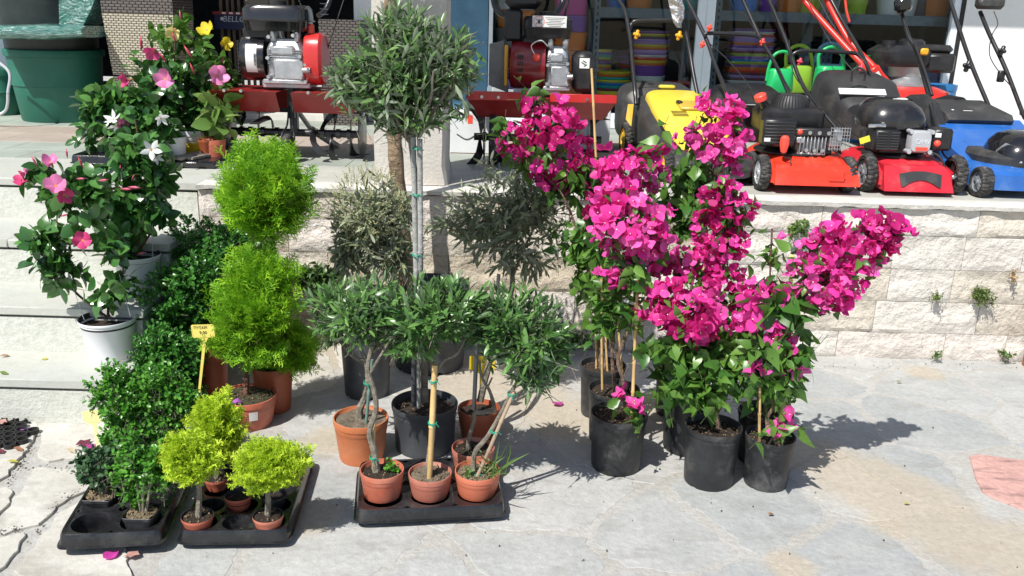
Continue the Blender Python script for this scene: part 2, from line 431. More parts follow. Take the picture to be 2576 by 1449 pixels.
paint = [  # (px, py, kind) : what the stones near that pixel look like
 (2200, 1200, 'tan'), (2350, 1300, 'tan'), (2500, 1390, 'tan'), (2050, 1150, 'tan'), (2130, 1230, 'tan'), (860, 890, 'tan'), (1230, 930, 'tan'), (1330, 960, 'tan'), (1320, 1010, 'tan'), (1450, 1000, 'tan'), (1400, 1040, 'tan'), (1640, 1040, 'tan'),
 (2180, 1020, 'blue'), (2100, 1080, 'blue'), (2260, 1080, 'blue'), (2290, 1160, 'blue'), (2210, 1260, 'blue'), (1750, 1390, 'blue'), (1850, 1270, 'blue'), (2400, 1370, 'blue'), (2200, 1400, 'blue'), (1560, 1320, 'grey'), (1500, 1420, 'grey'), (1700, 1280, 'grey'), (1900, 1400, 'grey'), (2050, 1370, 'grey'), (1200, 1390, 'grey'), (1000, 1400, 'grey'), (800, 1420, 'pale'), (1400, 1220, 'pale'), (1330, 1290, 'pale'), (1400, 1120, 'blue'), (840, 1260, 'blue'),
 (2350, 960, 'grey'), (2200, 950, 'pale'), (2500, 1000, 'pale'), (2450, 940, 'grey'), (2500, 1060, 'pale'), (2150, 910, 'pale'), (1420, 900, 'grey'), (1700, 1250, 'pale'), (760, 1000, 'pale'), (800, 930, 'white'), (800, 1080, 'pale'), (780, 1170, 'pale'),
 (90, 1070, 'white'), (190, 1150, 'white'), (150, 1250, 'white'), (60, 1380, 'white'), (20, 1200, 'white'), (250, 1400, 'grey'), (420, 1420, 'grey'), (600, 1420, 'pale'), (440, 1240, 'grey'), (620, 1390, 'white'), (450, 1180, 'pale')]
paint = [(PG(a, b), k) for a, b, k in paint]
pink_poly = [PG(*p) for p in ((2437, 1143), (2640, 1168), (2660, 1318), (2475, 1246), (2452, 1200))]
pink_poly = [(p.x, p.y) for p in pink_poly]; pkc = (sum(p[0] for p in pink_poly)/5, sum(p[1] for p in pink_poly)/5)
left_polys = [   # the big pale slabs in front of the steps, traced joint by joint
 [(60, 1052), (232, 1053), (330, 1056), (300, 1150), (95, 1165), (110, 1110)],
 [(-80, 1060), (45, 1052), (100, 1062), (80, 1120), (10, 1210), (-90, 1240)],
 [(90, 1180), (190, 1185), (265, 1190), (255, 1225), (170, 1262), (85, 1330), (-60, 1360), (40, 1260)],
 [(262, 1236), (205, 1260), (150, 1300), (95, 1372), (30, 1449), (150, 1500), (330, 1480), (300, 1300)],
 [(75, 1342), (-90, 1380), (-120, 1500), (10, 1440)],
 [(-90, 1255), (10, 1230), (35, 1250), (-30, 1340), (-120, 1350)]]
LP = [[(PG(*p).x, PG(*p).y) for p in q] for q in left_polys]
def inside(pt, poly):
    c = False
    for i in range(len(poly)):
        a, b = poly[i], poly[i-1]
        if (a[1] > pt[1]) != (b[1] > pt[1]) and pt[0] < (b[0]-a[0])*(pt[1]-a[1])/(b[1]-a[1]+1e-12)+a[0]: c = not c
    return c
seeds = []
gx, gy = .50, .36
for i in range(-9, 12):
    for j in range(0, 10):
        x = i*gx+(j % 2)*.25+rnd.uniform(-.17, .17); y = .95+j*gy+rnd.uniform(-.13, .13)
        if y < 4.3: seeds.append((x, y))
seeds = [s for s in seeds if math.dist(s, pkc) > .3]+[pkc]
for s in seeds:
    if s is pkc: continue
    if any(inside(s, q) for q in LP): continue
    if s[0] < -1.0 and s[1] > 2.2 and s[0] < -1.08: continue
    poly = [(-6, .2), (6.5, .2), (6.5, 4.195), (-6, 4.195)]
    gap = rnd.uniform(.006, .024)
    for q in seeds:
        if q is s or math.dist(s, q) > 1.4: continue
        dx, dy = q[0]-s[0], q[1]-s[1]; l = math.hypot(dx, dy); n = (dx/l, dy/l)
        poly = clip(poly, ((s[0]+q[0])/2-n[0]*gap, (s[1]+q[1])/2-n[1]*gap), n)
    if s[0] < -.9 and s[1] < 3.4: poly = clip(poly, (-1.04, 0), (-1, 0))
    if len(poly) < 3: continue
    kd = min(paint, key=lambda p: math.dist((p[0].x, p[0].y), s)); k = kd[1] if math.dist((kd[0].x, kd[0].y), s) < .45 else rnd.choice(['grey', 'pale', 'pale', 'blue']); k = 'pale' if k == 'tan' else k
    slab('flagstone', rough_poly(poly, rnd, .025, .011, 1), -.01, .0008+rnd.uniform(0, .0014), SM[k], pave, bev=.0025)
slab('flagstone', rough_poly(pink_poly, rnd, rnd_=1, amp=.004), -.01, .007, SM['pink'], pave, label='salmon pink flagstone with dark veins')
for q in LP: slab('flagstone', rough_poly(q, rnd, rnd_=1, amp=.009, step=.025), -.01, .010+rnd.uniform(0, .003), SM['white'], pave, bev=.004)

# ================================================================ RETAINING WALL
wallT = thing('retaining_wall', 'low retaining wall of pale rock faced limestone blocks under the terrace', 'stone wall', (0, 4.2, 0))
def bmat(n, c, c2, d): return mat(n, c, .85, var=.06, scale=5, speck=.14, bump=2.6, bscale=24, col2=c2, dirt=d, dscale=9, damt=.45)
bl = [bmat('block_white', (.74, .70, .635), (.62, .58, .515), (.36, .33, .30)), bmat('block_pink', (.74, .675, .61), (.63, .57, .51), (.36, .31, .27)),
      bmat('block_cream', (.68, .62, .53), (.55, .495, .41), (.33, .28, .23)), bmat('block_tan', (.60, .53, .42), (.48, .415, .32), (.24, .2, .15))]
core = MB().box((1.7, .2, .385), (6.48, .28, .77)).build('wall_core', mat('joint_dark', (.30, .27, .23), .95, var=.2), wallT)
hs = [.0, .14, .305, .472, .64, .772]
from mathutils import noise as MN
for ci in range(5):
    x = -1.53; z0, z1 = hs[ci]+.001, hs[ci+1]-.001
    x -= rnd.uniform(0, .0)
    first = True
    while x < 4.9:
        L = rnd.uniform(.26, .62); 
        if first: L = rnd.uniform(.15, .5); first = False
        x1 = min(x+L, 4.92); nx = max(6, int((x1-x)/.020)); nz = 9
        sd = rnd.uniform(0, 99); mb = MB(); V = []; amp = rnd.uniform(.005, .010)
        for j in range(nz+1):
            for i in range(nx+1):
                u, v = i/nx, j/nz; xx = x+.0015+(x1-x-.003)*u; zz = z0+(z1-z0)*v
                e = min(1, min(u, 1-u)*(x1-x)/.012, min(v, 1-v)*(z1-z0)/.012)
                n = MN.fractal(Vector((xx*8+sd, zz*17, sd)), 1, 2.1, 5)
                ax = .55+.35*MN.noise(Vector((xx*4+sd, 2, 5)))+.06*MN.noise(Vector((xx*19, 7, sd)))   # broken ridge
                st = .007*math.tanh(14*(v-ax))*(.5+MN.noise(Vector((xx*3.1, sd, 1))))
                V.append((xx, -.004-(n*amp+.005)*(.35+.65*e)+st*e, zz))
        Fs = [[j*(nx+1)+i, j*(nx+1)+i+1, (j+1)*(nx+1)+i+1, (j+1)*(nx+1)+i] for j in range(nz) for i in range(nx)]
        n0 = len(V); V += [(x+.0015, .07, z0), (x1-.0015, .07, z0), (x1-.0015, .07, z1), (x+.0015, .07, z1)]
        b0 = list(range(nx+1)); t0 = [nz*(nx+1)+i for i in range(nx+1)]
        Fs += [[n0, n0+1]+b0[::-1], [n0+3]+t0+[n0+2]][0:2]
        Fs += [[n0]+[j*(nx+1) for j in range(nz+1)]+[n0+3], [n0+1, n0+2]+[j*(nx+1)+nx for j in range(nz, -1, -1)]]
        mb.add(V, Fs)
        xm = (x+x1)/2
        if xm < .9: k = rnd.choice([3, 3, 2, 3, 1] if xm < .4 else [3, 2, 1, 0])
        else: k = rnd.choice([0, 0, 1, 1, 2])
        mb.build('stone_block', bl[k], wallT, smooth=30)
        x = x1
cop = MB()
xs = [-1.53+i*.035 for i in range(185)]
V = []
for x in xs:
    a = .010*MN.fractal(Vector((x*9, 3, 1)), 1, 2, 4); b_ = .007*MN.noise(Vector((x*14, 9, 1)))
    V += [(x, .0, .775), (x, -.026+a, .777+b_), (x, -.030+a, .797), (x, .12, .7985)]
n = len(xs); Fs = [[i*4+k, (i+1)*4+k, (i+1)*4+k+1, i*4+k+1] for i in range(n-1) for k in range(3)]
cop.add(V, Fs).build('coping', mat('coping_white', (.66, .64, .58), .85, var=.1, scale=9, bump=.8, bscale=40, dirt=(.3, .28, .24), dscale=12, damt=.5), wallT, smooth=25)

# ================================================================ STEPS
tread_m = mat('tread_marble', (.405, .415, .378), .6, var=.07, scale=2.5, bump=.25, bscale=25, col2=(.47, .475, .42), dirt=(.30, .27, .22), dscale=9, damt=.28, vein=((.42, .44, .41), (1, 9, 1), 2.2, .5), speck=.07)
riser_m = mat('riser_marble', (.52, .53, .475), .7, var=.07, scale=4, bump=.7, bscale=35, col2=(.54, .55, .49), dirt=(.40, .38, .32), dscale=9, damt=.3, speck=.14)
steps = bpy.data.objects.new('steps', None); C.objects.link(steps); setting(steps)
XR = -1.54
ys = [3.19, 3.475, 3.805, 4.215]
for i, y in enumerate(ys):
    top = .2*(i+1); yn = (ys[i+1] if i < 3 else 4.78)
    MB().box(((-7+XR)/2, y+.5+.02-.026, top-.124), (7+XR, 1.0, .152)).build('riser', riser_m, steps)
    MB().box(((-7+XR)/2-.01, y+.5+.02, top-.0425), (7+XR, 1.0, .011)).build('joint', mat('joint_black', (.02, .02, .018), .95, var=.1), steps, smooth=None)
    x = -7
    joints = [-7, -4.4, -2.95+.35*i*(-1)**i, XR+.012] if i < 3 else [-7, -3.6, XR+.012]
    for a, b in zip(joints[:-1], joints[1:]):
        mb = MB(); 
        mb.box(((a+b)/2, (y-.014+yn+.03)/2, top-.0185), (b-a-.002, yn+.03-(y-.014), .037), .004)
        mb.build('tread', tread_m, steps)

# ================================================================ TERRACE
terr = bpy.data.objects.new('terrace', None); C.objects.link(terr); setting(terr)
MB().box((0, 7.4, .38), (20, 6.12, .80)).build('slab', mat('screed', (.42, .42, .38), .9, var=.1), terr)
tg = mat('tile_green', (.33, .37, .32), .55, var=.1, scale=3, bump=.15, bscale=40, col2=(.27, .30, .265), dirt=(.42, .41, .36), dscale=5, damt=.5)
tp = mat('tile_pink', (.40, .335, .28), .55, var=.1, scale=3, bump=.15, bscale=40, col2=(.33, .275, .235), dirt=(.42, .40, .35), dscale=5, damt=.4)
tw = mat('tile_pale', (.46, .455, .41), .6, var=.1, scale=3, bump=.25, bscale=40, col2=(.36, .36, .32), dirt=(.28, .26, .23), dscale=5, damt=.5)
rows = [(4.31, 4.78, tw, .9), (4.782, 5.08, tg, .45), (5.082, 5.38, tg, .45), (5.382, 5.76, tp, .45), (5.762, 6.14, tp, .45), (6.142, 6.5, tg, .45), (6.502, 6.93, tg, .45)]
for r_i, (a, b, m, wd) in enumerate(rows):
    x = -5.2+(r_i % 2)*wd/2
    first = True
    while x < 5:
        y0 = a if not (r_i == 0 and x < XR-.5) else a
        if r_i == 0 and x+wd < XR: x += wd; continue
        xa = max(x, XR+.012) if r_i == 0 else x
        MB().box(((xa+x+wd-.003)/2, (y0+b-.003)/2, .794), (x+wd-.003-xa, b-.003-y0, .016), .0015).build('floor_tile', m, terr, smooth=None)
        x += wd

# ================================================================ PILLAR
plas = mat('plaster_cream', (.57, .54, .49), .85, var=.06, scale=5, bump=.5, bscale=60, dirt=(.42, .38, .32), dscale=4, damt=.4, col2=(.50, .47, .42))
mb = MB(); rg = []
for z in [.802, .84, .9, 1.0, 1.2, 1.6, 2.2, 3.0]:
    ring = []
    for (x, y) in [(-.69, 4.30), (-.60, 4.295), (-.46, 4.295), (-.36, 4.30), (-.345, 4.32), (-.345, 4.62), (-.69, 4.62)]:
        k = .006 if z < 1.0 else .002
        ring.append((x+k*math.sin(z*31+x*9)+(-.012 if z < .85 else 0)*(1 if x < -.5 else -1), y+k*math.cos(z*23), z))
    rg.append(ring)
tag(mb.loft(rg).build('pillar', plas, smooth=25), 'cream plastered square pillar rising from the terrace edge behind the olive trees', 'pillar')

# ================================================================ SHOP
YF = 7.0
wallw = mat('paint_white', (.80, .80, .78), .7, var=.03, scale=3, bump=.15, bscale=30, dirt=(.62, .58, .5), dscale=3, damt=.5)
wallb = mat('paint_pale_blue', (.50, .60, .66), .7, var=.04, scale=3, bump=.1)
framew = mat('frame_white', (.78, .84, .88), .35, var=.03)
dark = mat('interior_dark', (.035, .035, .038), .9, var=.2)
rubber = mat('rubber_black', (.014, .014, .014), .6, var=.2)
shop = thing('shop_building', 'shop front with wide display window and white wall at the back of the terrace', 'shop', (0, YF, .8))
def sb(name, x0, x1, y0, y1, z0, z1, m, par=shop, bev=0):
    return MB().box(((x0+x1)/2, (y0+y1)/2, (z0+z1)/2), (x1-x0, y1-y0, z1-z0), bev).build(name, m, par, smooth=None)
def fx(px, Y=7.0): return PY(px, 150, Y).x
X_rw = fx(2398); X_l = fx(60)
sb('wall', X_rw+.03, 7.5, 0, .2, 0, 2.3, wallw)
sb('wall', -7.5, X_l, 0, .2, 0, 2.3, wallb)
sb('wall', fx(893), fx(1128), 0, .2, 0, 2.3, wallw)
sb('blue_panel', fx(1130), fx(1226), .02, .10, 0.05, 2.3, mat('panel_blue', (.10, .24, .36), .45, var=.12, scale=6, bump=.1))
sb('lintel', -7.5, 7.5, .0, .2, 2.302, 2.6, wallw)
sb('canopy', -7.5, 2.3, -1.5, .3, 2.602, 2.72, wallw)
sb('canopy', 2.302, 7.5, -1.10, .3, 2.602, 2.72, wallw)
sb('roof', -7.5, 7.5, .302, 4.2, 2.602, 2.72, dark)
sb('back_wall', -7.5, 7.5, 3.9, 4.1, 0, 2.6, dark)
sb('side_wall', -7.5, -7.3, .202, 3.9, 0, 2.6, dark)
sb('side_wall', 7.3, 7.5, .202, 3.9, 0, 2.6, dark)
sb('threshold', fx(425), fx(893), -.12, .02, .0, .045, mat('threshold_white', (.62, .60, .56), .7, var=.08))
sb('door_post', fx(421), fx(438), -.05, .08, .046, 2.3, mat('post_grey', (.36, .40, .44), .4, var=.04))
sb('plinth', fx(1226), X_rw, -.02, .1, 0, .06, framew)
gl = bpy.data.materials.new('window_glass'); gl.use_nodes = True; nt = gl.node_tree
for n_ in list(nt.nodes):
    if n_.type != 'OUTPUT_MATERIAL': nt.nodes.remove(n_)
tr = nt.nodes.new('ShaderNodeBsdfTransparent'); tr.inputs[0].default_value = (.86, .9, .9, 1); gs = nt.nodes.new('ShaderNodeBsdfGlossy'); gs.inputs['Roughness'].default_value = .02
fr = nt.nodes.new('ShaderNodeFresnel'); fr.inputs[0].default_value = 1.35; mx = nt.nodes.new('ShaderNodeMixShader')
nt.links.new(fr.outputs[0], mx.inputs[0]); nt.links.new(tr.outputs[0], mx.inputs[1]); nt.links.new(gs.outputs[0], mx.inputs[2]); nt.links.new(mx.outputs[0], nt.nodes['Material Output'].inputs[0])
def window(x0, x1, z0, z1, fw=.035, fwl=None, fwr=None, fm=framew):
    """frame around one pane"""
    fwl = fwl or fw; fwr = fwr or fw; mb = MB(); y = .04
    mb.box(((x0+x1)/2, y, z0+fw/2), (x1-x0, .06, fw)); mb.box(((x0+x1)/2, y, z1-fw/2), (x1-x0, .06, fw))
    mb.box((x0+fwl/2, y, (z0+z1)/2), (fwl, .058, z1-z0-2*fw)); mb.box((x1-fwr/2, y, (z0+z1)/2), (fwr, .058, z1-z0-2*fw))
    f = mb.build('window_frame', fm, shop, smooth=None)
    MB().box(((x0+x1)/2, y+.01, (z0+z1)/2), (x1-x0-fwl-fwr+.01, .006, z1-z0-2*fw+.01)).build('pane', gl, f, smooth=None)
    return f
xm = fx(1768)
window(fx(1228), xm, .062, 2.3, .045, fwl=.03, fwr=.065)
window(xm+.002, X_rw-.002, .062, 2.3, .045, fwl=.065, fwr=.05)
sb('gasket', X_rw, X_rw+.028, .0, .07, .0, 2.3, rubber)
window(fx(797), fx(891), .95, 2.3, .05, fm=wallb)

# ---- shelves and goods behind the glass
steel = mat('shelf_steel', (.17, .23, .28), .5, .2, var=.1, scale=20)
def shelf_unit(x0, x1, label, zs, yA=.22, yB=.75):
    s = thing('shelf_unit', label, 'shelf', (x0, YF, .8), group='steel shelving in the shop window')
    W = x1-x0
    for z in zs:
        MB().box((W/2, (yA+yB)/2, z), (W, yB-yA, .012)).box((W/2, yA-.004, z-.03), (W, .008, .075)).build('shelf_board', steel, s, smooth=None)
    for px_, py_ in ((0, yA-.02), (W, yA-.02), (0, yB), (W, yB)):
        mb = MB().box((px_, py_, 1.1), (.045, .02, 2.2)); p = mb.build('upright', steel, s, smooth=None)
        if py_ < yB-.1:
            h = MB()
            for k in range(26): h.box((px_, py_-.0105, .35+k*.05), (.012, .002, .024))
            h.build('slot', rubber, p, smooth=None)
    return s
zsh = PY(1650, 24, 7.2).z-.8
shelf_unit(fx(1497, 7.2), fx(1752, 7.2), 'steel shelf behind the left window pane with coloured buckets on top', [zsh, .07])
shelf_unit(fx(1797, 7.2), fx(2070, 7.2), 'steel shelf behind the right window pane, between the mullion and the green cans', [zsh, .07])
shelf_unit(fx(2084, 7.2), fx(2385, 7.2), 'steel shelf behind the right window pane near the white wall', [zsh, .07])
PC = {'orange': (.75, .16, .02), 'teal': (.02, .35, .33), 'blue': (.03, .18, .55), 'purple': (.20, .07, .35), 'lime': (.38, .50, .04), 'white': (.72, .76, .74), 'magenta': (.5, .03, .25), 'yellow': (.72, .52, .04), 'lilac': (.36, .22, .55), 'green': (.04, .38, .12), 'red': (.6, .05, .03), 'maroon': (.16, .03, .06), 'grey': (.18, .17, .17), 'dark': (.05, .04, .07), 'brown': (.25, .1, .03)}
def plast(c): return mat('plastic_'+c, tuple(min(.9, x*1.45+.01) for x in PC[c]), .4, var=.04, scale=5)
def bucket(px, wpx, c, label, Y=7.45, z=None, h=.24, group='buckets on the window shelf'):
    X = PY(px, 20, Y).x; r = wpx*mpp(Y)/2; z = zsh+.81 if z is None else z
    o = MB().lathe([(r*.72, 0), (r*.74, .002), (r*.97, h-.02), (r*1.03, h-.02), (r*1.03, h), (r*.96, h), (r*.72, .012)], 28).build('bucket', plast(c), None, (X, Y, z))
    tag(o, label, 'bucket', group)
for px, w_, c, lb in [(1548, 55, 'blue', 'blue bucket at the left end of the window shelf, right of the purple boxes'), (1606, 78, 'orange', 'orange bucket on the shelf left of the white window mullion'), (1720, 78, 'teal', 'teal bucket on the shelf just left of the white window mullion'), (1868, 84, 'blue', 'blue bucket on the window shelf right of the mullion'), (1930, 50, 'purple', 'dark purple bucket beside the blue bucket on the window shelf'), (1985, 64, 'orange', 'orange bucket between the purple and the lime bucket on the window shelf'), (2036, 62, 'lime', 'lime green bucket on the window shelf right of an orange one'), (2086, 54, 'white', 'white bucket between the two lime buckets on the window shelf'), (2152, 62, 'lime', 'lime green bucket on the window shelf between two white ones'), (2238, 72, 'white', 'white bucket right of the second lime bucket on the window shelf'), (2284, 44, 'white', 'narrow white bucket left of the dark one on the window shelf'), (2316, 40, 'dark', 'dark bucket beside the last orange bucket on the window shelf'), (2352, 78, 'orange', 'orange brown bucket at the right end of the window shelf')]:
    bucket(px, w_, c, lb)
# stacked square boxes, left of the shelf
def boxstack(pxa, pxb, items, Y, what):
    xa, xb = PY(pxa, 100, Y).x, PY(pxb, 100, Y).x
    for k, (ya, yb, c) in enumerate(items):
        za, zb = PY((pxa+pxb)/2, ya, Y).z, PY((pxa+pxb)/2, yb, Y).z
        h = za-zb-.003; W = (xb-xa)/2; mb = MB()
        mb.loft([sring((0, 0), W*.90, W*.90, 0, 7), sring((0, 0), W*.97, W*.97, h*.86, 7), sring((0, 0), W, W, h*.86, 7), sring((0, 0), W, W, h, 7)])
        tag(mb.build('plastic_box', plast(c), None, ((xa+xb)/2, Y+.15, zb)), '%s square plastic box, %s in the %s' % (c, ['topmost', 'second from the top', 'third from the top', 'fourth from the top', 'fifth from the top'][k], what), 'plastic box', 'square plastic boxes stacked in the window')
boxstack(1392, 1478, [(-30, 38, 'magenta'), (38, 80, 'purple'), (80, 127, 'orange'), (127, 180, 'orange'), (180, 240, 'orange')], 7.3, 'stack right of the red tiller')
boxstack(1246, 1345, [(-35, 24, 'white'), (24, 70, 'orange'), (70, 116, 'grey'), (116, 165, 'magenta'), (165, 225, 'lilac')], 7.35, 'stack behind the red tiller')
# bowls
ORD = ['lowest', 'second', 'third', 'fourth', 'fifth', 'sixth', 'seventh', 'eighth', 'ninth', 'tenth', 'eleventh', 'twelfth', 'thirteenth', 'fourteenth', 'fifteenth', 'sixteenth', 'seventeenth', 'eighteenth', 'nineteenth', 'twentieth', 'twenty first', 'twenty second']
BM = {}
def bowls(px, ybot, wpx, cols, Y, what, step=6.2, r_grow=0.0, sq=False, tilt=0):
    z = PY(px, ybot, Y).z; st = step*mpp(Y); X = PY(px, ybot, Y).x
    for k, c in enumerate(cols):
        r = wpx*mpp(Y)/2*(1+r_grow*k); key = (c, wpx, sq)
        if key not in BM:
            mb = MB(); h = st*1.9
            if sq: mb.loft([sring((0, 0), r*.9, r*.6, -h*.6, 8), sring((0, 0), r, r*.7, h*.35, 8), sring((0, 0), r*1.04, r*.74, h*.35, 8), sring((0, 0), r*1.04, r*.74, h*.52, 8)])
            else: mb.lathe([(r*.6, -h*.9), (r*.93, -h*.1), (r, h*.28), (r*1.03, h*.30), (r*1.03, h*.44), (r*.97, h*.44), (r*.6, -h*.5)], 26)
            o = mb.build('bowl', plast(c)); BM[key] = o
        else: o = BM[key].copy(); C.objects.link(o)
        o.location = (X+rnd.uniform(-.004, .004), Y, z+k*st); o.rotation_euler = (tilt, tilt*.6, 0); o.scale = (1+r_grow*k,)*2+(1,)
        tag(o, '%s plastic bowl, %s in the %s' % (c, ('lowest' if k == 0 else ORD[k]+' from below'), what), 'bowl', 'plastic bowls stacked in the window')
P_, L_ = 'purple', 'lilac'
bowls(1627, 214, 80, [P_, 'green', 'white', 'white', P_, P_, P_, P_, 'orange', 'yellow', 'red', 'white', P_, L_, 'orange', 'yellow', L_, L_, 'dark', 'yellow', P_], 7.42, 'tall round stack over the yellow mower', 6.0, .006)
bowls(1535, 232, 90, ['yellow', 'maroon', 'teal', 'blue', 'yellow', 'teal', 'orange', 'yellow'], 7.30, 'low wide stack left of the yellow mower', 6.4)
bowls(1512, 178, 50, ['blue', 'orange', 'yellow', P_, 'maroon', 'lime', 'teal', P_, 'yellow'], 7.52, 'narrow stack behind the low wide one', 5.6)
bowls(1578, 216, 64, ['teal', 'blue', 'yellow', 'maroon', P_, 'maroon', 'green', 'red', 'orange', P_, 'maroon', P_, 'maroon', 'maroon'], 7.72, 'dim stack left of the tall one', 6.0)
bowls(1876, 214, 106, [P_, 'white', 'maroon', 'lilac', 'maroon', 'red', 'orange', P_, 'lime', 'blue', P_, 'lime', 'maroon', L_, P_, 'orange', L_, L_, 'red', 'white', P_], 7.5, 'oblong stack right of the mullion', 6.2, -.004, sq=True)
bowls(1712, 236, 90, [P_, 'maroon', L_, 'maroon', 'red'], 7.55, 'low dark stack just left of the mullion', 6)
# ledge the stacks stand on
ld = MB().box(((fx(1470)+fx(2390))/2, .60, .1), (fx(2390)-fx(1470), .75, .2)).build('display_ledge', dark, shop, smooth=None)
for px, lb in ((2250, 'lower blue crate in the window behind the rear red mower'),):
    for k in range(7):
        o = MB().loft([sring((0, 0), .30, .2, 0, 6), sring((0, 0), .33, .22, .04, 6), sring((0, 0), .345, .235, .04, 6), sring((0, 0), .345, .235, .055, 6)]).build('crate', plast('blue'), None, (PY(2330, 200, 7.5).x, 7.5, PY(2330, 215, 7.5).z+k*.045))
        tag(o, 'blue plastic tub, %s in the stack by the right window frame' % ('lowest' if k == 0 else ORD[k]+' from below'), 'tub', 'blue tubs in the window')
# ================================================================ MACHINES
red1 = mat('paint_orange_red', (.72, .045, .02), .28, var=.05, coat=.3, dirt=(.5, .2, .14), dscale=5, damt=.3)
red2 = mat('paint_red_dusty', (.55, .02, .035), .38, var=.08, dirt=(.5, .22, .2), dscale=6, damt=.45)
redt = mat('paint_red_plate', (.50, .025, .025), .3, var=.06, coat=.3)
redd = mat('paint_dark_red', (.20, .008, .012), .3, var=.06, coat=.3)
bluem = mat('paint_blue', (.02, .12, .42), .3, var=.06, coat=.3, dirt=(.2, .28, .4), dscale=6, damt=.35)
yell = mat('plastic_yellow_body', (.80, .60, .06), .3, var=.04, coat=.3, dirt=(.6, .5, .2), dscale=4, damt=.3)
yelk = mat('plastic_amber', (.75, .38, .02), .4, var=.04)
blk = mat('plastic_black', (.016, .016, .018), .36, var=.2, scale=12, dirt=(.07, .065, .06), dscale=7, damt=.5)
blkg = mat('gloss_black', (.012, .012, .014), .15, var=.1, coat=.5)
blkd = mat('plastic_black_dusty', (.035, .035, .036), .5, var=.15, scale=6, dirt=(.15, .14, .12), dscale=5, damt=.6)
tyrem = mat('tyre', (.022, .022, .022), .7, var=.2, scale=30, dirt=(.24, .22, .19), dscale=30, damt=.6)
greyr = mat('rim_grey', (.24, .26, .28), .4, var=.05)
silver = mat('rim_silver', (.50, .52, .54), .35, .3, var=.05)
alu = mat('cast_aluminium', (.52, .53, .54), .38, .75, var=.12, scale=14, bump=.3, bscale=160)
steelb = mat('bright_steel', (.6, .6, .6), .25, 1, var=.05)
tubeb = mat('tube_black', (.018, .018, .02), .3, var=.1, coat=.2)
lab = mat('label_white', (.72, .72, .70), .5, var=.03)
ink = mat('ink_black', (.01, .01, .01), .6, var=0)
inkw = mat('ink_white', (.75, .75, .75), .6, var=0)
redp = mat('plastic_red', (.65, .03, .02), .35, var=.04)

def wheel(par, c, r, wd, rimm, spokes=5, face=-1, star=False, tread=24):
    """wheel with its axle along x; face -1: outer side to the left"""
    mb = MB(); n = tread*3; prof = [(r*.70, -.5), (r*.90, -.5), (r*.97, -.34), (r, -.1), (r, .1), (r*.97, .34), (r*.90, .5), (r*.70, .5)]
    rings = []
    for i, (rr, h) in enumerate(prof):
        ring = []
        for k in range(n):
            a = 2*math.pi*k/n
            lug = 1-.055*((k % 3 == 0) if i in (1, 2, 3) else ((k+1) % 3 == 0) if i in (4, 5, 6) else 0)
            ring.append((h*wd, rr*lug*math.cos(a), rr*lug*math.sin(a)))
        rings.append(ring)
    mb.loft(rings, closed=True)
    o = mb.build('wheel', tyrem, par, c, smooth=None)
    m = MB(); ri = r*.72
    m.lathe([(ri, -wd*.42), (ri, wd*.42), (ri*.88, wd*.40), (ri*.88, -wd*.40)], 32, axis='x', cap=False)

    m.lathe([(r*.16, -wd*.47), (r*.16, wd*.47)], 16, axis='x').lathe([(ri*.9, -.004), (ri*.9, .004)], 32, axis='x')
    for k in range(spokes):
        a = 2*math.pi*k/spokes+.3; d = Vector((0, math.cos(a), math.sin(a))); t = Vector((0, -d.z, d.y))
        w0, w1 = (.30, .05) if star else (.13, .20)
        for sx in (-1, 1):
            x0 = sx*.003; x1 = sx*wd*.36
            m.hull([d*r*.1+t*r*w0+Vector((x1, 0, 0)), d*r*.1-t*r*w0+Vector((x1, 0, 0)), d*ri*.95+t*r*w1+Vector((x1*.8, 0, 0)), d*ri*.95-t*r*w1+Vector((x1*.8, 0, 0)), d*r*.1+t*r*w0+Vector((x0, 0, 0)), d*r*.1-t*r*w0+Vector((x0, 0, 0)), d*ri*.95+t*r*w1+Vector((x0, 0, 0)), d*ri*.95-t*r*w1+Vector((x0, 0, 0))])
    rm = m.build('rim', rimm, o, smooth=40)
    MB().lathe([(r*.07, -wd*.56), (r*.07, wd*.56)], 8, axis='x').build('bolt', steelb, rm)
    return o
def part(mb, name, m, par, **k): return mb.build(name, m, par, **k)
def knob(par, p, m, s=.018):
    mb = MB().tube([(p[0]-s*.8, p[1], p[2]), (p[0]+s*.8, p[1], p[2])], s*.35, 8)
    mb.box((p[0], p[1], p[2]), (s*.95, s*.9, s*2.7), s*.25, Matrix.Rotation(.25, 3, 'Y')).box((p[0], p[1], p[2]), (s*2.2, s*.8, s*.9), s*.25, Matrix.Rotation(.25, 3, 'Y')).box((p[0], p[1], p[2]), (s*.9, s*2.6, s*.9), s*.25)
    return mb.build('knob', m, par)
def handle(par, origin, paths, r=.0115, m=None, name='handlebar'):
    """paths: lists of (px, py, Y) traced along the tubes"""
    for p in paths:
        P = [PY(*q)-Vector(origin) for q in p]
        MB().tube(smooth_path(P, 5), r, 10).build(name, m or tubeb, par)
def cable(par, origin, p, r=.003, m=None):
    P = [PY(*q)-Vector(origin) for q in p]
    MB().tube(smooth_path(P, 6), r, 6).build('cable', m or rubber, par)

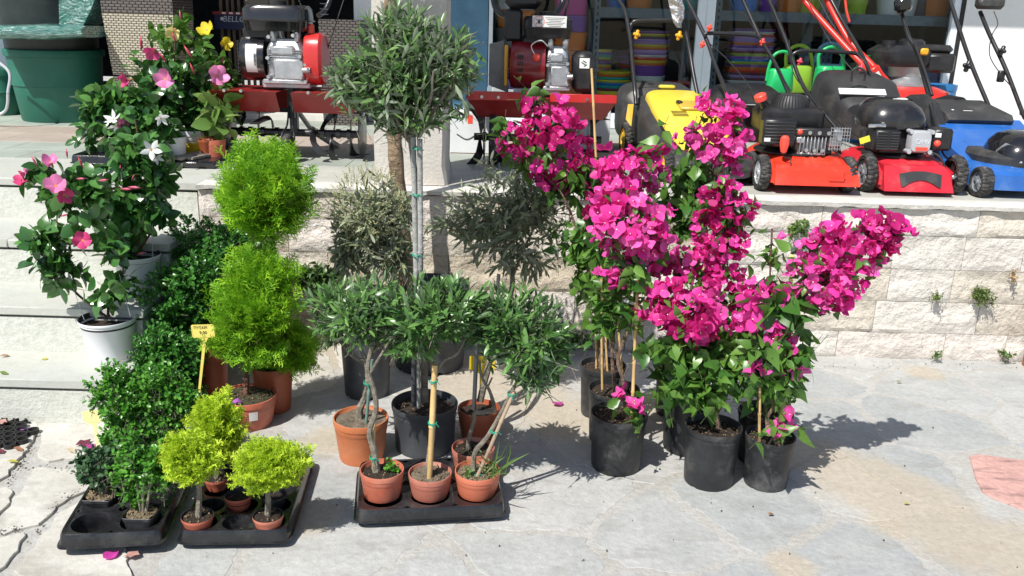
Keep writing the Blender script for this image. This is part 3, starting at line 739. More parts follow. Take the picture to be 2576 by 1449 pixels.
# ---------- red mower with upright air filter
o1 = Vector((PG(1918, 482, Z0).x+.21, 4.56, Z0))
m1 = thing('lawn_mower', 'bright red petrol mower with star spoked wheels and red filler cap', 'lawn mower', o1, group='lawn mowers lined up along the terrace edge')
for sx in (-1, 1):
    wheel(m1, (sx*.215, -.13, .092), .092, .05, silver if sx < 0 else blk, 7 if sx < 0 else 5, star=sx < 0)
    wheel(m1, (sx*.215, .36, .095), .095, .05, silver, 7, star=True)
mb = MB(); mb.loft([sring((.02, .10), .245, .33, .055, 6, 40), sring((.02, .10), .24, .325, .12, 6, 40), sring((.02, .11), .205, .29, .155, 5, 40), sring((.02, .12), .18, .26, .178, 4, 40)])
mb.hull([(-.175, -.245, .05), (.24, -.245, .05), (.25, -.24, .055), (-.17, -.20, .145), (.23, -.20, .145), (-.175, -.1, .05), (.24, -.1, .05), (.22, -.1, .165), (-.16, -.1, .165)])
mb.build('deck', red1, m1)
mb = MB().box((.12, -.247, .09), (.075, .006, .002)).box((.158, -.247, .105), (.002, .006, .03)); mb.build('groove', redt, m1)
mb = MB().lathe([(.195, .180), (.195, .188), (.17, .200)], 36, (-.02, .05, 0)); mb.build('engine_base', blk, m1)
e1 = MB().loft([sring((-.06, .06), .155, .13, .285, 5), sring((-.06, .06), .165, .14, .30, 5), sring((-.06, .06), .165, .14, .385, 5), sring((-.06, .07), .15, .125, .405, 4)]).box((-.04, .06, .245), (.22, .2, .09), .01).build('engine_cover', blk, m1)
mb = MB().lathe([(.092, .405), (.088, .435), (.07, .462), (.05, .468)], 32, (-.055, .06, 0)); mb.build('recoil_housing', blkd, e1)
mb = MB()
for k in range(36):
    a = 2*math.pi*k/36; mb.tube([(-.055+.094*math.cos(a), .06+.094*math.sin(a), .41), (-.055+.09*math.cos(a), .06+.09*math.sin(a), .437), (-.055+.07*math.cos(a), .06+.07*math.sin(a), .466)], .0028, 4)
mb.build('grille', blk, e1)
mb = MB()
mb.box((-.155, -.12, .295), (.165, .085, .135), .012); mb.build('air_filter', blk, m1)
mb = MB()
for k in range(7): mb.box((-.155, -.162, .248+k*.016), (.15, .008, .005), .002)
mb.build('rib', blkd, m1)
MB().box((-.215, -.165, .26), (.03, .004, .018)).build('sticker', lab, m1)
mb = MB().tube([(-.19, .0, .39), (-.225, -.02, .445)], [.024, .018], 14); mb.build('filler_neck', blk, m1)
mb = MB().lathe([(.028, 0), (.031, .003), (.031, .028), (.026, .032)], 18)
cp_ = mb.build('filler_cap', redp, m1, (-.226, -.021, .438)); cp_.rotation_euler = (rad(10), rad(-24), 0)
mb = MB().tube([(-.135, -.19, .20), (-.135, -.19, .212)], .012, 8)
mb.tube([(-.135, -.19, .205), (-.135, -.19, .245), (-.135, -.19, .275), (-.135, -.19, .285)], [.015, .024, .022, .012], 8).build('primer_grip', redp, m1)
MB().tube(smooth_path([(-.135, -.19, .205), (-.13, -.19, .18), (-.10, -.20, .175), (-.10, -.21, .15)]), .003, 6).build('cable', rubber, m1)
MB().sphere((-.052, -.14, .30), .017).build('primer_bulb', redp, m1)
mb = MB().box((.02, -.05, .235), (.15, .14, .08), .01)
for k in range(8): mb.box((-.045+k*.018, -.13, .235), (.004, .04, .085), .001)
mb.box((-.045, -.125, .26), (.04, .05, .03), .004).box((.02, -.11, .192), (.14, .06, .014), .004).build('cylinder_head', alu, m1)
mb = MB()
for x in (-.005, .042, .088): mb.tube([(x, -.158, .298), (x, -.13, .298)], .010, 10)
for x in (-.015, .025, .064): mb.tube([(x, -.165, .213), (x, -.13, .213)], .010, 10)
mb.build('bolt', steelb, m1)
MB().box((.02, -.125, .298), (.2, .05, .04), .006).build('shroud_edge', blk, m1)
mb = MB().box((.135, -.10, .27), (.07, .07, .085), .008); mf = mb.build('muffler', alu, m1)
mb = MB()
for k in range(8): mb.box((.10+k*.0135, -.152, .272), (.0022, .003, .115))
for k in range(7): mb.box((.147, -.150, .222+k*.017), (.098, .003, .0022))
mb.tube([(.145, -.155, .275), (.145, -.12, .275)], .013, 10); mb.build('muffler_guard', alu, mf)
handle(m1, o1, [[(1834, 245, 4.95), (1800, 165, 5.15), (1778, 101, 5.3), (1733, 8, 5.5), (1700, -60, 5.65)], [(1986, 240, 4.95), (1950, 160, 5.15), (1914, 98, 5.3), (1869, 0, 5.5), (1835, -70, 5.65)], [(1771, 92, 5.3), (1780, 84, 5.3), (1840, 85, 5.3), (1900, 90, 5.3), (1914, 101, 5.3)]])
for q in ((1785, 70), (1767, 112), (1918, 106)):
    knob(m1, PY(*q, 5.27)-o1, redp, .016)
cable(m1, o1, [(1780, 105, 5.28), (1830, 150, 5.2), (1880, 210, 5.0), (1900, 250, 4.9)])
cable(m1, o1, [(1838, 0, 5.4), (1850, 30, 5.4), (1875, 40, 5.38), (1920, 110, 5.25), (1990, 230, 4.95)])
# grass box behind it
mb = MB(); mb.loft([sring((-.10, .25), .20, .08, .42, 4, 24, 'xz'), sring((-.12, .31), .22, .13, .62, 4, 24, 'xz'), sring((-.12, .33), .21, .14, .80, 4, 24, 'xz'), sring((-.12, .31), .17, .10, .92, 4, 24, 'xz')]); mb.build('grass_box', blk, m1)
MB().box((-.06, .40, .40), (.34, .12, .02), .005, Matrix.Rotation(rad(25), 3, 'X')).build('rear_flap', blk, m1)

# ---------- dusty red mower with domed engine cover
o2 = Vector((PG(2165, 480, Z0).x+.235, 4.60, Z0))
m2 = thing('lawn_mower', 'dusty red petrol mower with black domed engine cover left of the blue mower', 'lawn mower', o2, group='lawn mowers lined up along the terrace edge')
wheel(m2, (-.225, -.12, .098), .098, .052, greyr, 5); wheel(m2, (.225, -.12, .10), .10, .052, blk, 5)
wheel(m2, (-.225, .42, .10), .10, .05, greyr, 5); wheel(m2, (.225, .42, .10), .10, .05, blk, 5)
mb = MB(); mb.loft([sring((0, .12), .215, .34, .05, 6, 40), sring((0, .12), .212, .335, .115, 6, 40), sring((0, .13), .19, .29, .145, 5, 40), sring((0, .13), .17, .26, .165, 4, 40)])
mb.hull([(-.175, -.25, .028), (.17, -.25, .026), (-.175, -.20, .148), (.125, -.20, .150), (-.175, .0, .03), (.19, .0, .03), (-.16, 0, .16), (.13, 0, .16), (.155, -.21, .12)]); mb.build('deck', red2, m2)
V = []
for i in range(17):
    u = -1+i/8; V.append((u*.105+.005, .118-.018*u*u*0+.016*math.cos(u*1.5)-.008, .0)); 
lowr = []
for i in range(17):
    u = -1+i/8; lowr.append((u*.098+.005, .052+.032*(1-min(1, abs(u)*1.15)**2), 0))
def dy(z): return -.25+(z-.028)/.12*.05-.003
ring_o = [(p[0], dy(p[1])-.004, p[1]) for p in V]+[(p[0], dy(p[1])-.004, p[1]) for p in lowr[::-1]]
ring_i = [(p[0], dy(p[2])+.004, p[2]) for p in ring_o]
MB().loft([ring_i, ring_o]).build('front_trim', blkd, m2, smooth=None)
MB().lathe([(.15, .166), (.15, .176), (.12, .19)], 36, (-.03, .08, 0)).build('engine_base', blk, m2)
dm = MB().loft([sring((-.07, .07), .155, .16, .315, 3.2), sring((-.07, .07), .160, .165, .335, 3.2), sring((-.072, .07), .158, .165, .372, 3), sring((-.075, .075), .140, .145, .415, 2.8), sring((-.08, .085), .105, .11, .448, 2.6), sring((-.085, .09), .05, .05, .462, 2.4)], True).build('engine_cover', mat('cover_black', (.016, .016, .018), .28, var=.2, coat=.35, dirt=(.1, .09, .08), dscale=6, damt=.4), m2)
MB().box((-.05, .03, .4585), (.075, .03, .002), 0, Matrix.Rotation(rad(8), 3, 'X')).build('sticker', lab, dm)
MB().box((-.04, .04, .25), (.24, .2, .13), .01).build('crankcase', blk, m2)
mb = MB().box((-.145, -.10, .262), (.125, .06, .105), .008)
ef = mb.build('muffler_guard', blk, m2)
mb = MB()
for k in range(7):
    mb.box((-.176, -.133, .222+k*.0135), (.048, .006, .005)); mb.box((-.112, -.133, .222+k*.0135), (.04, .006, .005))
mb.build('slot', blkd, ef)
mb = MB().loft([sring((.015, .262), .055, .055, -.10, 5, 28, 'xz'), sring((.015, .262), .055, .055, -.135, 5, 28, 'xz'), sring((.015, .262), .047, .047, -.15, 5, 28, 'xz')])
for dx, dz in ((-.052, .05), (.052, .05), (-.052, -.05), (.052, -.05)): mb.tube([(.015+dx, -.148, .262+dz), (.015+dx, -.10, .262+dz)], .011, 10)
vc = mb.build('valve_cover', silver, m2)
text('OHV', .036, mat('embossed_grey', (.62, .66, .7), .3, .3, var=0), vc, (.022, -.151, .262), (rad(90), 0, 0), 'lettering', .001)
MB().box((.02, -.1535, .228), (.06, .002, .018)).build('red_stripe', redp, vc)
MB().box((.125, -.09, .275), (.10, .11, .11), .012).build('air_filter', blk, m2)
MB().box((.095, -.147, .298), (.03, .004, .022), .001).build('sticker', lab, m2)
MB().sphere((.095, -.15, .258), .017).build('primer_bulb', redp, m2)
MB().tube(smooth_path([(.09, -.12, .21), (.12, -.15, .19), (.145, -.17, .14), (.15, -.18, .09)]), .006, 8).build('hose', rubber, m2)
mb = MB().tube([(-.25, -.08, .262), (-.25, -.08, .305)], .02, 12); mb.build('filler_cap', blk, m2)
MB().box((-.25, -.10, .26), (.052, .004, .03), 0, Matrix.Rotation(rad(-20), 3, 'Y')).build('yellow_tag', mat('tag_yellow', (.8, .7, .05), .5, var=.03), m2)
mb = MB().tube([(-.24, -.10, .33), (-.16, -.11, .335)], .01, 8); mb.build('cable_clamp', steelb, m2)
mb = MB().tube([(.155, -.16, .08), (.225, -.19, .10)], .004, 6).tube([(.17, -.19, .1), (.245, -.19, .1)], .008, 10).tube([(.178, -.19, .1), (.184, -.19, .1)], .014, 12).tube([(.20, -.19, .1), (.206, -.19, .1)], .014, 12); mb.build('axle_bolt', steelb, m2)
MB().hull([(.165, -.19, .04), (.17, -.21, .09), (.195, -.19, .115), (.165, -.185, .04), (.17, -.205, .09), (.195, -.185, .115)]).build('axle_bracket', alu, m2)
handle(m2, o2, [[(2110, 330, 4.85), (2060, 270, 5.0), (2015, 206, 5.2), (1972, 88, 5.45), (1935, 0, 5.65), (1905, -70, 5.8)], [(2228, 255, 5.1), (2200, 210, 5.2), (2168, 137, 5.4), (2115, 45, 5.65), (2060, -60, 5.85)], [(1993, 155, 5.35), (1995, 137, 5.35), (2020, 128, 5.35), (2085, 130, 5.36), (2150, 134, 5.38), (2170, 146, 5.38)]])
for q in ((2012, 155), (2166, 170)): knob(m2, PY(*q, 5.3)-o2, mat('plastic_pink_red', (.70, .06, .10), .4, var=.03), .016)
cable(m2, o2, [(1985, 100, 5.3), (1995, 180, 5.1), (2030, 230, 5.0), (2090, 290, 4.8), (2160, 345, 4.55), (2190, 350, 4.5)])
cable(m2, o2, [(2060, 0, 5.5), (2100, 70, 5.4), (2170, 150, 5.3), (2190, 180, 5.2)])
mb = MB(); mb.loft([sring((-.02, .30), .17, .10, .38, 4, 24, 'xz'), sring((-.05, .36), .21, .17, .56, 5, 24, 'xz'), sring((-.05, .40), .20, .16, .80, 5, 24, 'xz'), sring((-.05, .39), .16, .12, .95, 4, 24, 'xz')]); gb = mb.build('grass_box', blkd, m2)
MB().box((-.09, .44, .46), (.26, .006, .045), 0, Matrix.Rotation(rad(-50), 3, 'X')).build('white_band', lab, gb)
MB().tube(smooth_path([(-.15, .46, .515), (-.16, .44, .57), (-.13, .44, .59), (-.09, .44, .57), (-.08, .46, .52)]), .006, 8).build('carry_handle', blkd, gb)

# ---------- black plastic chute box standing between the red and the blue mower
ob = Vector((PG(2300, 420, Z0).x, 4.95, Z0))
cb = thing('grass_collector', 'grey black grass collector standing between the dusty red and the blue mower', 'grass collector', ob)
def ppoly(pts, Y0, Y1, org):
    return [[PY(x, y, Y0)-org for x, y in pts], [PY(x, y, Y1)-org for x, y in pts]]
r0, r1 = ppoly([(2245, 262), (2290, 238), (2330, 236), (2362, 260), (2385, 330), (2380, 352), (2350, 352), (2290, 330)], 4.95, 5.35, ob)
MB().loft([r1, r0]).build('shell', blkd, cb, smooth=None)
MB().tube([PY(2290, 250, 4.94)-ob, PY(2350, 345, 4.94)-ob], .008, 8).build('rib', blk, cb)

# ---------- blue electric mower
o3 = Vector((PG(2470, 499, Z0).x+.235, 4.62, Z0))
m3 = thing('lawn_mower', 'blue electric mower with rounded black motor hood', 'lawn mower', o3, group='lawn mowers lined up along the terrace edge')
wheel(m3, (-.235, -.21, .078), .078, .06, greyr, 5); wheel(m3, (.25, -.21, .078), .078, .06, greyr, 5)
wheel(m3, (-.25, .40, .10), .10, .05, greyr, 5); wheel(m3, (.25, .40, .10), .10, .05, greyr, 5)
mb = MB()
mb.loft([sring((0, .08), .255, .34, .045, 5, 44), sring((0, .08), .25, .34, .12, 5, 44), sring((0, .10), .235, .31, .145, 5, 44), sring((0, .13), .22, .29, .16, 4, 44)])
mb.hull([(-.24, .02, .12), (.24, .02, .12), (-.25, .12, .20), (.25, .12, .20), (-.24, .40, .33), (.24, .40, .33), (-.24, .46, .1), (.24, .46, .1), (-.22, -.1, .12), (.22, -.1, .12)])
mb.build('deck', bluem, m3)
mb = MB().loft([sring((.02, .03), .22, .21, .155, 3.4, 40), sring((.02, .03), .225, .215, .19, 3.4, 40), sring((.02, .05), .19, .18, .215, 3, 40)])
for k in range(40):
    a = 2*math.pi*k/40
    mb.sphere((.02+.205*math.cos(a), .04+.195*math.sin(a), .20), .011, 6)
mb.build('vent_collar', blkd, m3)
mb = MB().loft([sring((.04, -.03), .17, .17, .15, 3, 40), sring((.04, -.03), .17, .17, .21, 2.8, 40), sring((.045, -.02), .155, .155, .26, 2.6, 40), sring((.05, -.01), .125, .125, .295, 2.4, 40), sring((.055, 0), .07, .07, .315, 2.2, 40)])
hd = mb.build('motor_hood', blkg, m3)
P0 = [(-.115, -.105, .165), (-.02, -.19, .165), (-.035, -.175, .215), (-.06, -.145, .25), (-.09, -.105, .262), (-.12, -.08, .22)]
MB().loft([[(p[0], p[1], p[2]) for p in P0], [(p[0]-.007, p[1]-.007, p[2]+.002) for p in P0]]).build('hood_window', mat('window_grey', (.22, .23, .24), .2, .3, var=.4, scale=15), hd, smooth=None)
text('POWER MOTOR', .013, inkw, hd, (-.078, -.165, .178), (rad(78), 0, rad(-42)), 'lettering', .0004)
MB().box((.14, -.263, .085), (.13, .006, .036), .012).build('name_plate', blk, m3)
mb = MB().hull([(-.20, .36, .36), (.17, .36, .36), (-.19, .33, .33), (.17, .33, .33), (-.23, .58, .42), (.10, .58, .42), (-.23, .58, .40), (.10, .60, .36), (-.20, .36, .30), (.17, .36, .30)]); fl = mb.build('rear_flap', blkd, m3, smooth=None)
MB().box((-.06, .40, .3745), (.05, .006, .001), 0, Matrix.Rotation(rad(15), 3, 'X')).box((-.14, .41, .377), (.012, .012, .001), 0, Matrix.Rotation(rad(15), 3, 'X')).build('marking', inkw, fl)
mb = MB()
for k in range(5): mb.tube([PY(2402+k*9, 248+k*10, 5.2)-o3, PY(2420+k*9, 246+k*10, 5.2)-o3], .006, 6)
mb.build('vent_rib', blk, fl)
r0, r1 = ppoly([(2345, 250), (2385, 238), (2425, 245), (2470, 290), (2465, 312), (2360, 320), (2335, 290)], 5.25, 5.6, o3)
MB().loft([r1, r0]).build('grass_box', blkd, m3, smooth=None)
handle(m3, o3, [[(2366, 372, 4.62), (2363, 341, 4.68), (2352, 300, 4.85), (2307, 136, 5.3), (2285, 90, 5.42), (2268, 30, 5.55)], [(2500, 338, 5.0), (2502, 318, 5.0), (2495, 286, 5.1), (2439, 150, 5.4), (2390, 0, 5.75), (2375, -60, 5.85)]], .0125)
MB().tube([PY(2300, 110, 5.33)-o3, PY(2330, 190, 5.1)-o3, PY(2345, 240, 5.0)-o3], .009, 8).build('fold_lever', tubeb, m3)
MB().box(PY(2272, 12, 5.5)-o3, (.10, .06, .09), .02, Matrix.Rotation(rad(-12), 3, 'Y')).build('switch_box', blkg, m3)
cable(m3, o3, [(2366, 345, 4.6), (2370, 380, 4.52), (2385, 400, 4.5), (2405, 408, 4.5)], .005)
knob(m3, PY(2434, 166, 5.3)-o3, blk, .026)

# ---------- black mower behind, far right
o4 = Vector((PG(2560, 350, Z0).x, 5.35, Z0))
m4 = thing('lawn_mower', 'black electric mower with yellow grip in front of the white wall', 'lawn mower', o4, group='lawn mowers lined up along the terrace edge')
mb = MB().loft([sring((.04, .05), .22, .27, .06, 3.5, 36), sring((.04, .05), .225, .27, .15, 3.2, 36), sring((.04, .07), .19, .23, .24, 2.8, 36), sring((.04, .09), .13, .17, .285, 2.6, 36), sring((.04, .1), .06, .08, .30, 2.4, 36)])
mb.build('body', blk, m4)
for sx in (-1, 1): wheel(m4, (sx*.24+.04, -.12, .07), .07, .045, greyr, 5); wheel(m4, (sx*.24+.04, .26, .07), .07, .045, greyr, 5)
MB().box((.0, -.13, .235), (.03, .06, .09), .01, Matrix.Rotation(rad(-25), 3, 'Y')).build('yellow_grip', yelk, m4)
handle(m4, o4, [[(2582, 300, 5.3), (2572, 283, 5.35), (2530, 174, 5.6), (2488, 84, 5.8), (2466, 30, 5.95)]], .013)
MB().box(PY(2490, 8, 5.9)-o4, (.17, .08, .075), .02).build('switch_box', blkd, m4)
knob(m4, PY(2521, 128, 5.65)-o4, blk, .024)
MB().box(PY(2518, 192, 5.6)-o4, (.04, .03, .07), .006).build('cable_clip', blk, m4)
cable(m4, o4, [(2500, 28, 5.85), (2510, 60, 5.8), (2495, 90, 5.75), (2490, 140, 5.6), (2520, 190, 5.5), (2560, 240, 5.35), (2566, 290, 5.25)], .003)

# ---------- rear red mower
o5 = Vector((PY(2275, 200, 6.35).x, 6.35, Z0))
m5 = thing('lawn_mower', 'tall red petrol mower with red handle tubes at the back by the window', 'lawn mower', o5, group='lawn mowers lined up along the terrace edge')
zc = PY(2280, 215, 6.35).z-Z0
mb = MB().loft([sring((0, 0), .34, .3, .10, 5), sring((0, 0), .34, .3, .18, 5), sring((0, 0), .27, .23, zc-.03, 4), sring((0, 0), .19, .17, zc, 3)]); mb.build('deck', mat('paint_red_rear', (.62, .03, .02), .35, var=.05), m5)
for sx in (-1, 1):
    for sy in (-1, 1): wheel(m5, (sx*.3, sy*.26, .1), .1, .05, greyr, 5)
MB().lathe([(.17, zc+.002), (.17, zc+.02), (.11, zc+.06), (.12, zc+.13)], 28).build('engine_block', alu, m5)
mb = MB().loft([sring((-.07, 0), .17, .14, zc+.13, 4), sring((-.07, 0), .19, .16, zc+.16, 4), sring((-.07, 0), .19, .16, zc+.23, 4), sring((-.05, 0), .15, .13, zc+.27, 3)]); mb.build('engine_cover', blk, m5)
MB().box((.19, -.03, zc+.16), (.2, .16, .13), .02).build('air_filter', blk, m5)
MB().box((.13, .02, zc+.25), (.3, .2, .06), .025).build('fuel_tank', blk, m5)
MB().lathe([(.045, zc+.27), (.045, zc+.30)], 20, (-.16, -.04, 0)).build('fuel_cap', blk, m5)
mb = MB().lathe([(.09, zc+.27), (.085, zc+.30), (.06, zc+.315)], 24, (.02, .02, 0)); mb.build('recoil_housing', blk, m5)
MB().box((.035, -.17, zc+.235), (.055, .02, .045), .01).build('yellow_lever', yelk, m5)
redh = MATS['paint_red_rear']
handle(m5, o5, [[(2262, 262, 5.8), (2245, 240, 5.85), (2200, 195, 6.0), (2164, 157, 6.15), (2070, 55, 6.4), (2018, -5, 6.55), (1990, -40, 6.6)], [(2240, 215, 6.0), (2190, 160, 6.15), (2140, 108, 6.3), (2100, 40, 6.45), (2070, -20, 6.6)]], .021, redh)
mb = MB().box(PY(2215, 205, 5.9)-o5, (.075, .05, .22), .008, Matrix.Rotation(rad(-38), 3, 'Y')); mb.build('handle_bracket', redh, m5)
q = PY(2218, 212, 5.86)-o5
MB().box(q, (.05, .004, .17), 0, Matrix.Rotation(rad(-38), 3, 'Y')).build('sticker', lab, m5)
handle(m5, o5, [[(2126, 0, 6.2), (2130, 30, 6.2), (2137, 55, 6.2)]], .008, redp, 'red_lever')
cable(m5, o5, [(2030, 0, 6.3), (2080, 90, 6.2), (2130, 160, 6.0), (2180, 210, 5.9), (2210, 240, 5.8)])

# ---------- yellow electric mower
o6 = Vector((.98, 5.16, Z0))
RZ6 = rad(6)
m6 = thing('lawn_mower', 'yellow and black electric lawn mower with amber knobs behind the bougainvilleas', 'lawn mower', o6, RZ6, group='lawn mowers lined up along the terrace edge')
yellr = mat('rim_yellow', (.72, .46, .03), .4, var=.04)
wheel(m6, (-.25, .32, .105), .105, .05, yellr, 5); wheel(m6, (.25, .32, .105), .105, .05, yellr, 5)
wheel(m6, (-.235, -.30, .085), .085, .05, yellr, 5); wheel(m6, (.235, -.30, .085), .085, .05, yellr, 5)
def yr(y, hx, z0, z1, p=4): return sring((0, (z0+z1)/2), hx, (z1-z0)/2, y, p, 32, 'xz')
mb = MB().loft([yr(-.44, .17, .05, .12), yr(-.40, .215, .04, .17), yr(-.25, .235, .04, .22, 5), yr(0, .235, .05, .30, 5), yr(.2, .235, .06, .40, 5), yr(.36, .23, .08, .46, 5), yr(.42, .2, .1, .44)]); mb.build('body', blkd, m6)
mb = MB().loft([yr(-.36, .10, .10, .185), yr(-.30, .155, .12, .225, 5), yr(-.05, .175, .14, .335, 5), yr(.15, .185, .2, .43, 5), yr(.30, .18, .25, .495, 5), yr(.37, .16, .3, .49)]); yh = mb.build('hood', yell, m6)
MB().box((.03, .10, .415), (.15, .10, .03), .01, Matrix.Rotation(rad(26), 3, 'X')).build('handle_recess', mat('plastic_ochre', (.5, .34, .05), .4, var=.05), yh)
MB().box((-.035, .12, .435), (.03, .05, .025), .008).build('safety_key', blk, yh)
for sx in (-1, 1): MB().hull([(sx*.178, -.28, .20), (sx*.178, .02, .33), (sx*.178, .0, .30), (sx*.184, -.28, .195), (sx*.184, .02, .325), (sx*.184, .0, .295)]).build('side_slot', blk, yh, smooth=None)
text('BLUE DOT', .036, ink, yh, (.02, -.13, .3135), (rad(26), 0, 0), 'lettering', .001)
text('36', .05, inkw, m6, (.08, -.445, .115), (rad(78), 0, 0), 'lettering', .001)
mb = MB()
for k in range(4): mb.box((-.06, .0+k*.016, .363+k*.0072), (.09, .005, .001), 0, Matrix.Rotation(rad(26), 3, 'X'))
mb.build('warning_print', ink, yh)
MB().box((-.237, -.14, .16), (.004, .045, .075), .001).build('sticker', mat('sticker_amber', (.65, .5, .25), .5, var=.3, scale=60), m6)
mb = MB().loft([sring((0, .22), .20, .13, .38, 4, 28, 'xz'), sring((-.01, .27), .25, .22, .48, 4, 28, 'xz'), sring((-.01, .29), .25, .23, .68, 4, 28, 'xz'), sring((-.01, .28), .20, .18, .80, 3.5, 28, 'xz')]); mb.build('grass_box', blkd, m6)
mb = MB().box((0, .46, .50), (.10, .05, .03), .01); mb.build('latch', yell, m6)
def h6(p):
    q = PY(*p)-Vector((o6.x, 5.02, o6.z)); return Matrix.Rotation(-RZ6, 3, 'Z') @ q
for p in ([(1600, 262, 5.3), (1597, 223, 5.35), (1590, 150, 5.5), (1586, 101, 5.6), (1573, 31, 5.75), (1555, -5, 5.85), (1535, -60, 5.95)], [(1757, 250, 5.35), (1745, 190, 5.45), (1735, 130, 5.55), (1722, 70, 5.68), (1714, 58, 5.7), (1700, 52, 5.7), (1640, 51, 5.7), (1600, 53, 5.7), (1588, 62, 5.7), (1584, 75, 5.68)]):
    MB().tube(smooth_path([h6(q) for q in p], 6), .0125, 10).build('handlebar', tubeb, m6)
for q in ((1602, 87), (1708, 90)): knob(m6, h6((*q, 5.55)), yelk, .021)
for q in ((1586, 290),): MB().hull([h6((q[0]-6, 262, 5.25)), h6((q[0]+8, 262, 5.25)), h6((q[0]-12, 300, 5.22)), h6((q[0]+2, 318, 5.2)), h6((q[0]-6, 262, 5.32)), h6((q[0]+8, 262, 5.32)), h6((q[0]+2, 318, 5.3))]).build('clamp_lever', yelk, m6, smooth=None)

m6.location.y = 5.02
for ch_ in m6.children:
    k_ = ch_.name.split('.')[0]
    if k_ == 'wheel': ch_.location.y = .50 if ch_.location.y > 0 else -.40
    elif k_ not in ('handlebar', 'knob', 'clamp_lever'): ch_.scale = (1, 1.22, .84); ch_.location = (ch_.location.x, ch_.location.y*1.22, ch_.location.z*.84)
# ---------------------------------------------------------------- rotary tillers
def tiller(name, label, org, style):
    t = thing(name, label, 'rotary tiller', org, group='rotary tillers on the terrace')
    Lf = style == 0
    fp = mat('paint_fender_red', (.27, .014, .012), .35, var=.08, coat=.2, dirt=(.3, .12, .1), dscale=6, damt=.35)
    MB().cyl((-.36, 0, .145), (.37, 0, .145), .021).build('axle', blk, t)
    for x in (-.30, -.25, -.18, -.1, .1, .16, .25, .31): MB().cyl((x-.012, 0, .145), (x+.012, 0, .145), .028, seg=14).build('collar', blkg, t)
    for x in (-.375, .385) if Lf else (-.30, .30):
        MB().lathe([(.135, x-.003), (.14, x), (.135, x+.003)], 36, (0, 0, .145), 'x').build('side_disc', tubeb, t)
    for i, x in enumerate((-.32, -.21, -.12, .13, .22, .32)):
        for s in (0, 1):
            a0 = i*.9+s*math.pi; mb = MB(); rings = []
            sgn = 1 if x > 0 else -1
            for k in range(9):
                u = k/8; a = a0+u*1.0; rr = .025+.16*u**.75 if u < .9 else .183
                c = Vector((x+(sgn*.06*max(0, (u-.55)/.45)**1.5), rr*math.cos(a), .145+rr*math.sin(a)))
                rad_ = Vector((0, math.cos(a), math.sin(a))); tn = Vector((0, -math.sin(a), math.cos(a)))
                wd = .017+.008*u; th = .003
                n_ = rad_*.3+tn*.95
                wv = Vector((1, 0, 0)) if u > .6 else Vector((.2, 0, 0))+rad_.cross(Vector((1, 0, 0)))*0
                wv = (Vector((1, 0, 0))*u+rad_.cross(Vector((0, 0, 1)))*0+tn*(1-u)).normalized()
                tv = rad_ if u > .6 else Vector((1, 0, 0))
                rings.append([c+wv*wd+tv*th, c-wv*wd+tv*th, c-wv*wd-tv*th, c+wv*wd-tv*th])
            mb.loft(rings).build('tine', tubeb, t, smooth=30)
    MB().hull([(-.025, -.03, .40), (.025, -.03, .40), (-.02, -.02, .14), (.02, -.02, .14), (-.025, .03, .40), (.025, .03, .40), (-.02, .02, .14), (.02, .02, .14)]).build('gear_leg', mat('leg_grey', (.05, .055, .06), .35, .3, var=.1), t)
    wheel(t, (0, -.17, .075), .085, .042, blk, 5, tread=30)
    mb = MB()
    for sx in (-1, 1): mb.tube(smooth_path([(sx*.012, -.06, .30), (sx*.016, -.10, .20), (sx*.034, -.15, .15), (sx*.034, -.17, .075)]), .006, 6)
    mb.box((0, -.045, .33), (.035, .03, .2), .004); mb.build('wheel_fork', tubeb, t)
    mb = MB(); mb.hull([(.03, .18, .16), (.06, .2, .16), (.14, .40, .03), (.17, .42, .03), (.03, .19, .13), (.06, .21, .13), (.14, .41, 0), (.17, .43, 0)]).tube([(0, 0, .3), (.04, .2, .15)], .014, 8); mb.build('drag_bar', alu, t)
    # fenders
    for x0, x1 in ((-.40, -.04), (.04, .43)):
        mb = MB()
        mb.hull([(x0, -.22, .385), (x1, -.22, .385), (x0, .22, .385), (x1, .22, .385), (x0, -.22, .381), (x1, -.22, .381), (x0, .22, .381), (x1, .22, .381)])
        mb.hull([(x0, -.225, .388), (x1, -.225, .388), (x0, -.22, .384), (x1, -.22, .384), (x0+(.07 if x0 < 0 else 0), -.14, .275), (x1-(.07 if x0 > 0 else 0), -.14, .275), (x0+(.07 if x0 < 0 else 0), -.136, .272), (x1-(.07 if x0 > 0 else 0), -.136, .272)])
        mb.hull([(x0, .22, .385), (x1, .22, .385), (x0, .225, .381), (x1, .225, .381), (x0, .30, .25), (x1, .30, .25), (x0, .303, .252), (x1, .303, .252)])
        mb.build('fender', fp, t, smooth=None)
    if not Lf:
        mb = MB().box((-.225, -.232, .395), (.33, .006, .045), .002).box((.24, -.232, .395), (.36, .006, .045), .002); mb.build('fender_rail', redt, t)
    mb = MB()
    for x in (-.31, -.22, .14, .26): mb.tube([(x, -.243, .39), (x, -.22, .39)], .009, 8)
    mb.build('bolt', steelb, t)
    MB().box((-.01, 0, .415), (.26, .2, .03), .004).build('engine_mount', alu, t)
    # crankcase
    if Lf: cx0, cx1, fcx, fan_m, fan_r = -.12, .10, (-.27, -.125), blkg, .125
    else: cx0, cx1, fcx, fan_m, fan_r = .03, .165, (-.17, .03), redd, .135
    mb = MB(); xm_ = (cx0+cx1)/2; hw = (cx1-cx0)/2
    mb.loft([sring((xm_, 0), hw*.8, .09, .425, 6), sring((xm_, 0), hw, .10, .45, 6), sring((xm_, 0), hw, .10, .60, 6), sring((xm_, 0), hw*.8, .07, .66, 5)])
    mb.box((xm_+hw*.2, -.11, .50), (hw*1.5, .03, .11), .008).box((xm_, -.105, .435), (hw*2.2, .04, .025), .005).box((xm_-hw*.1, -.095, .60), (hw*1.2, .05, .05), .01)
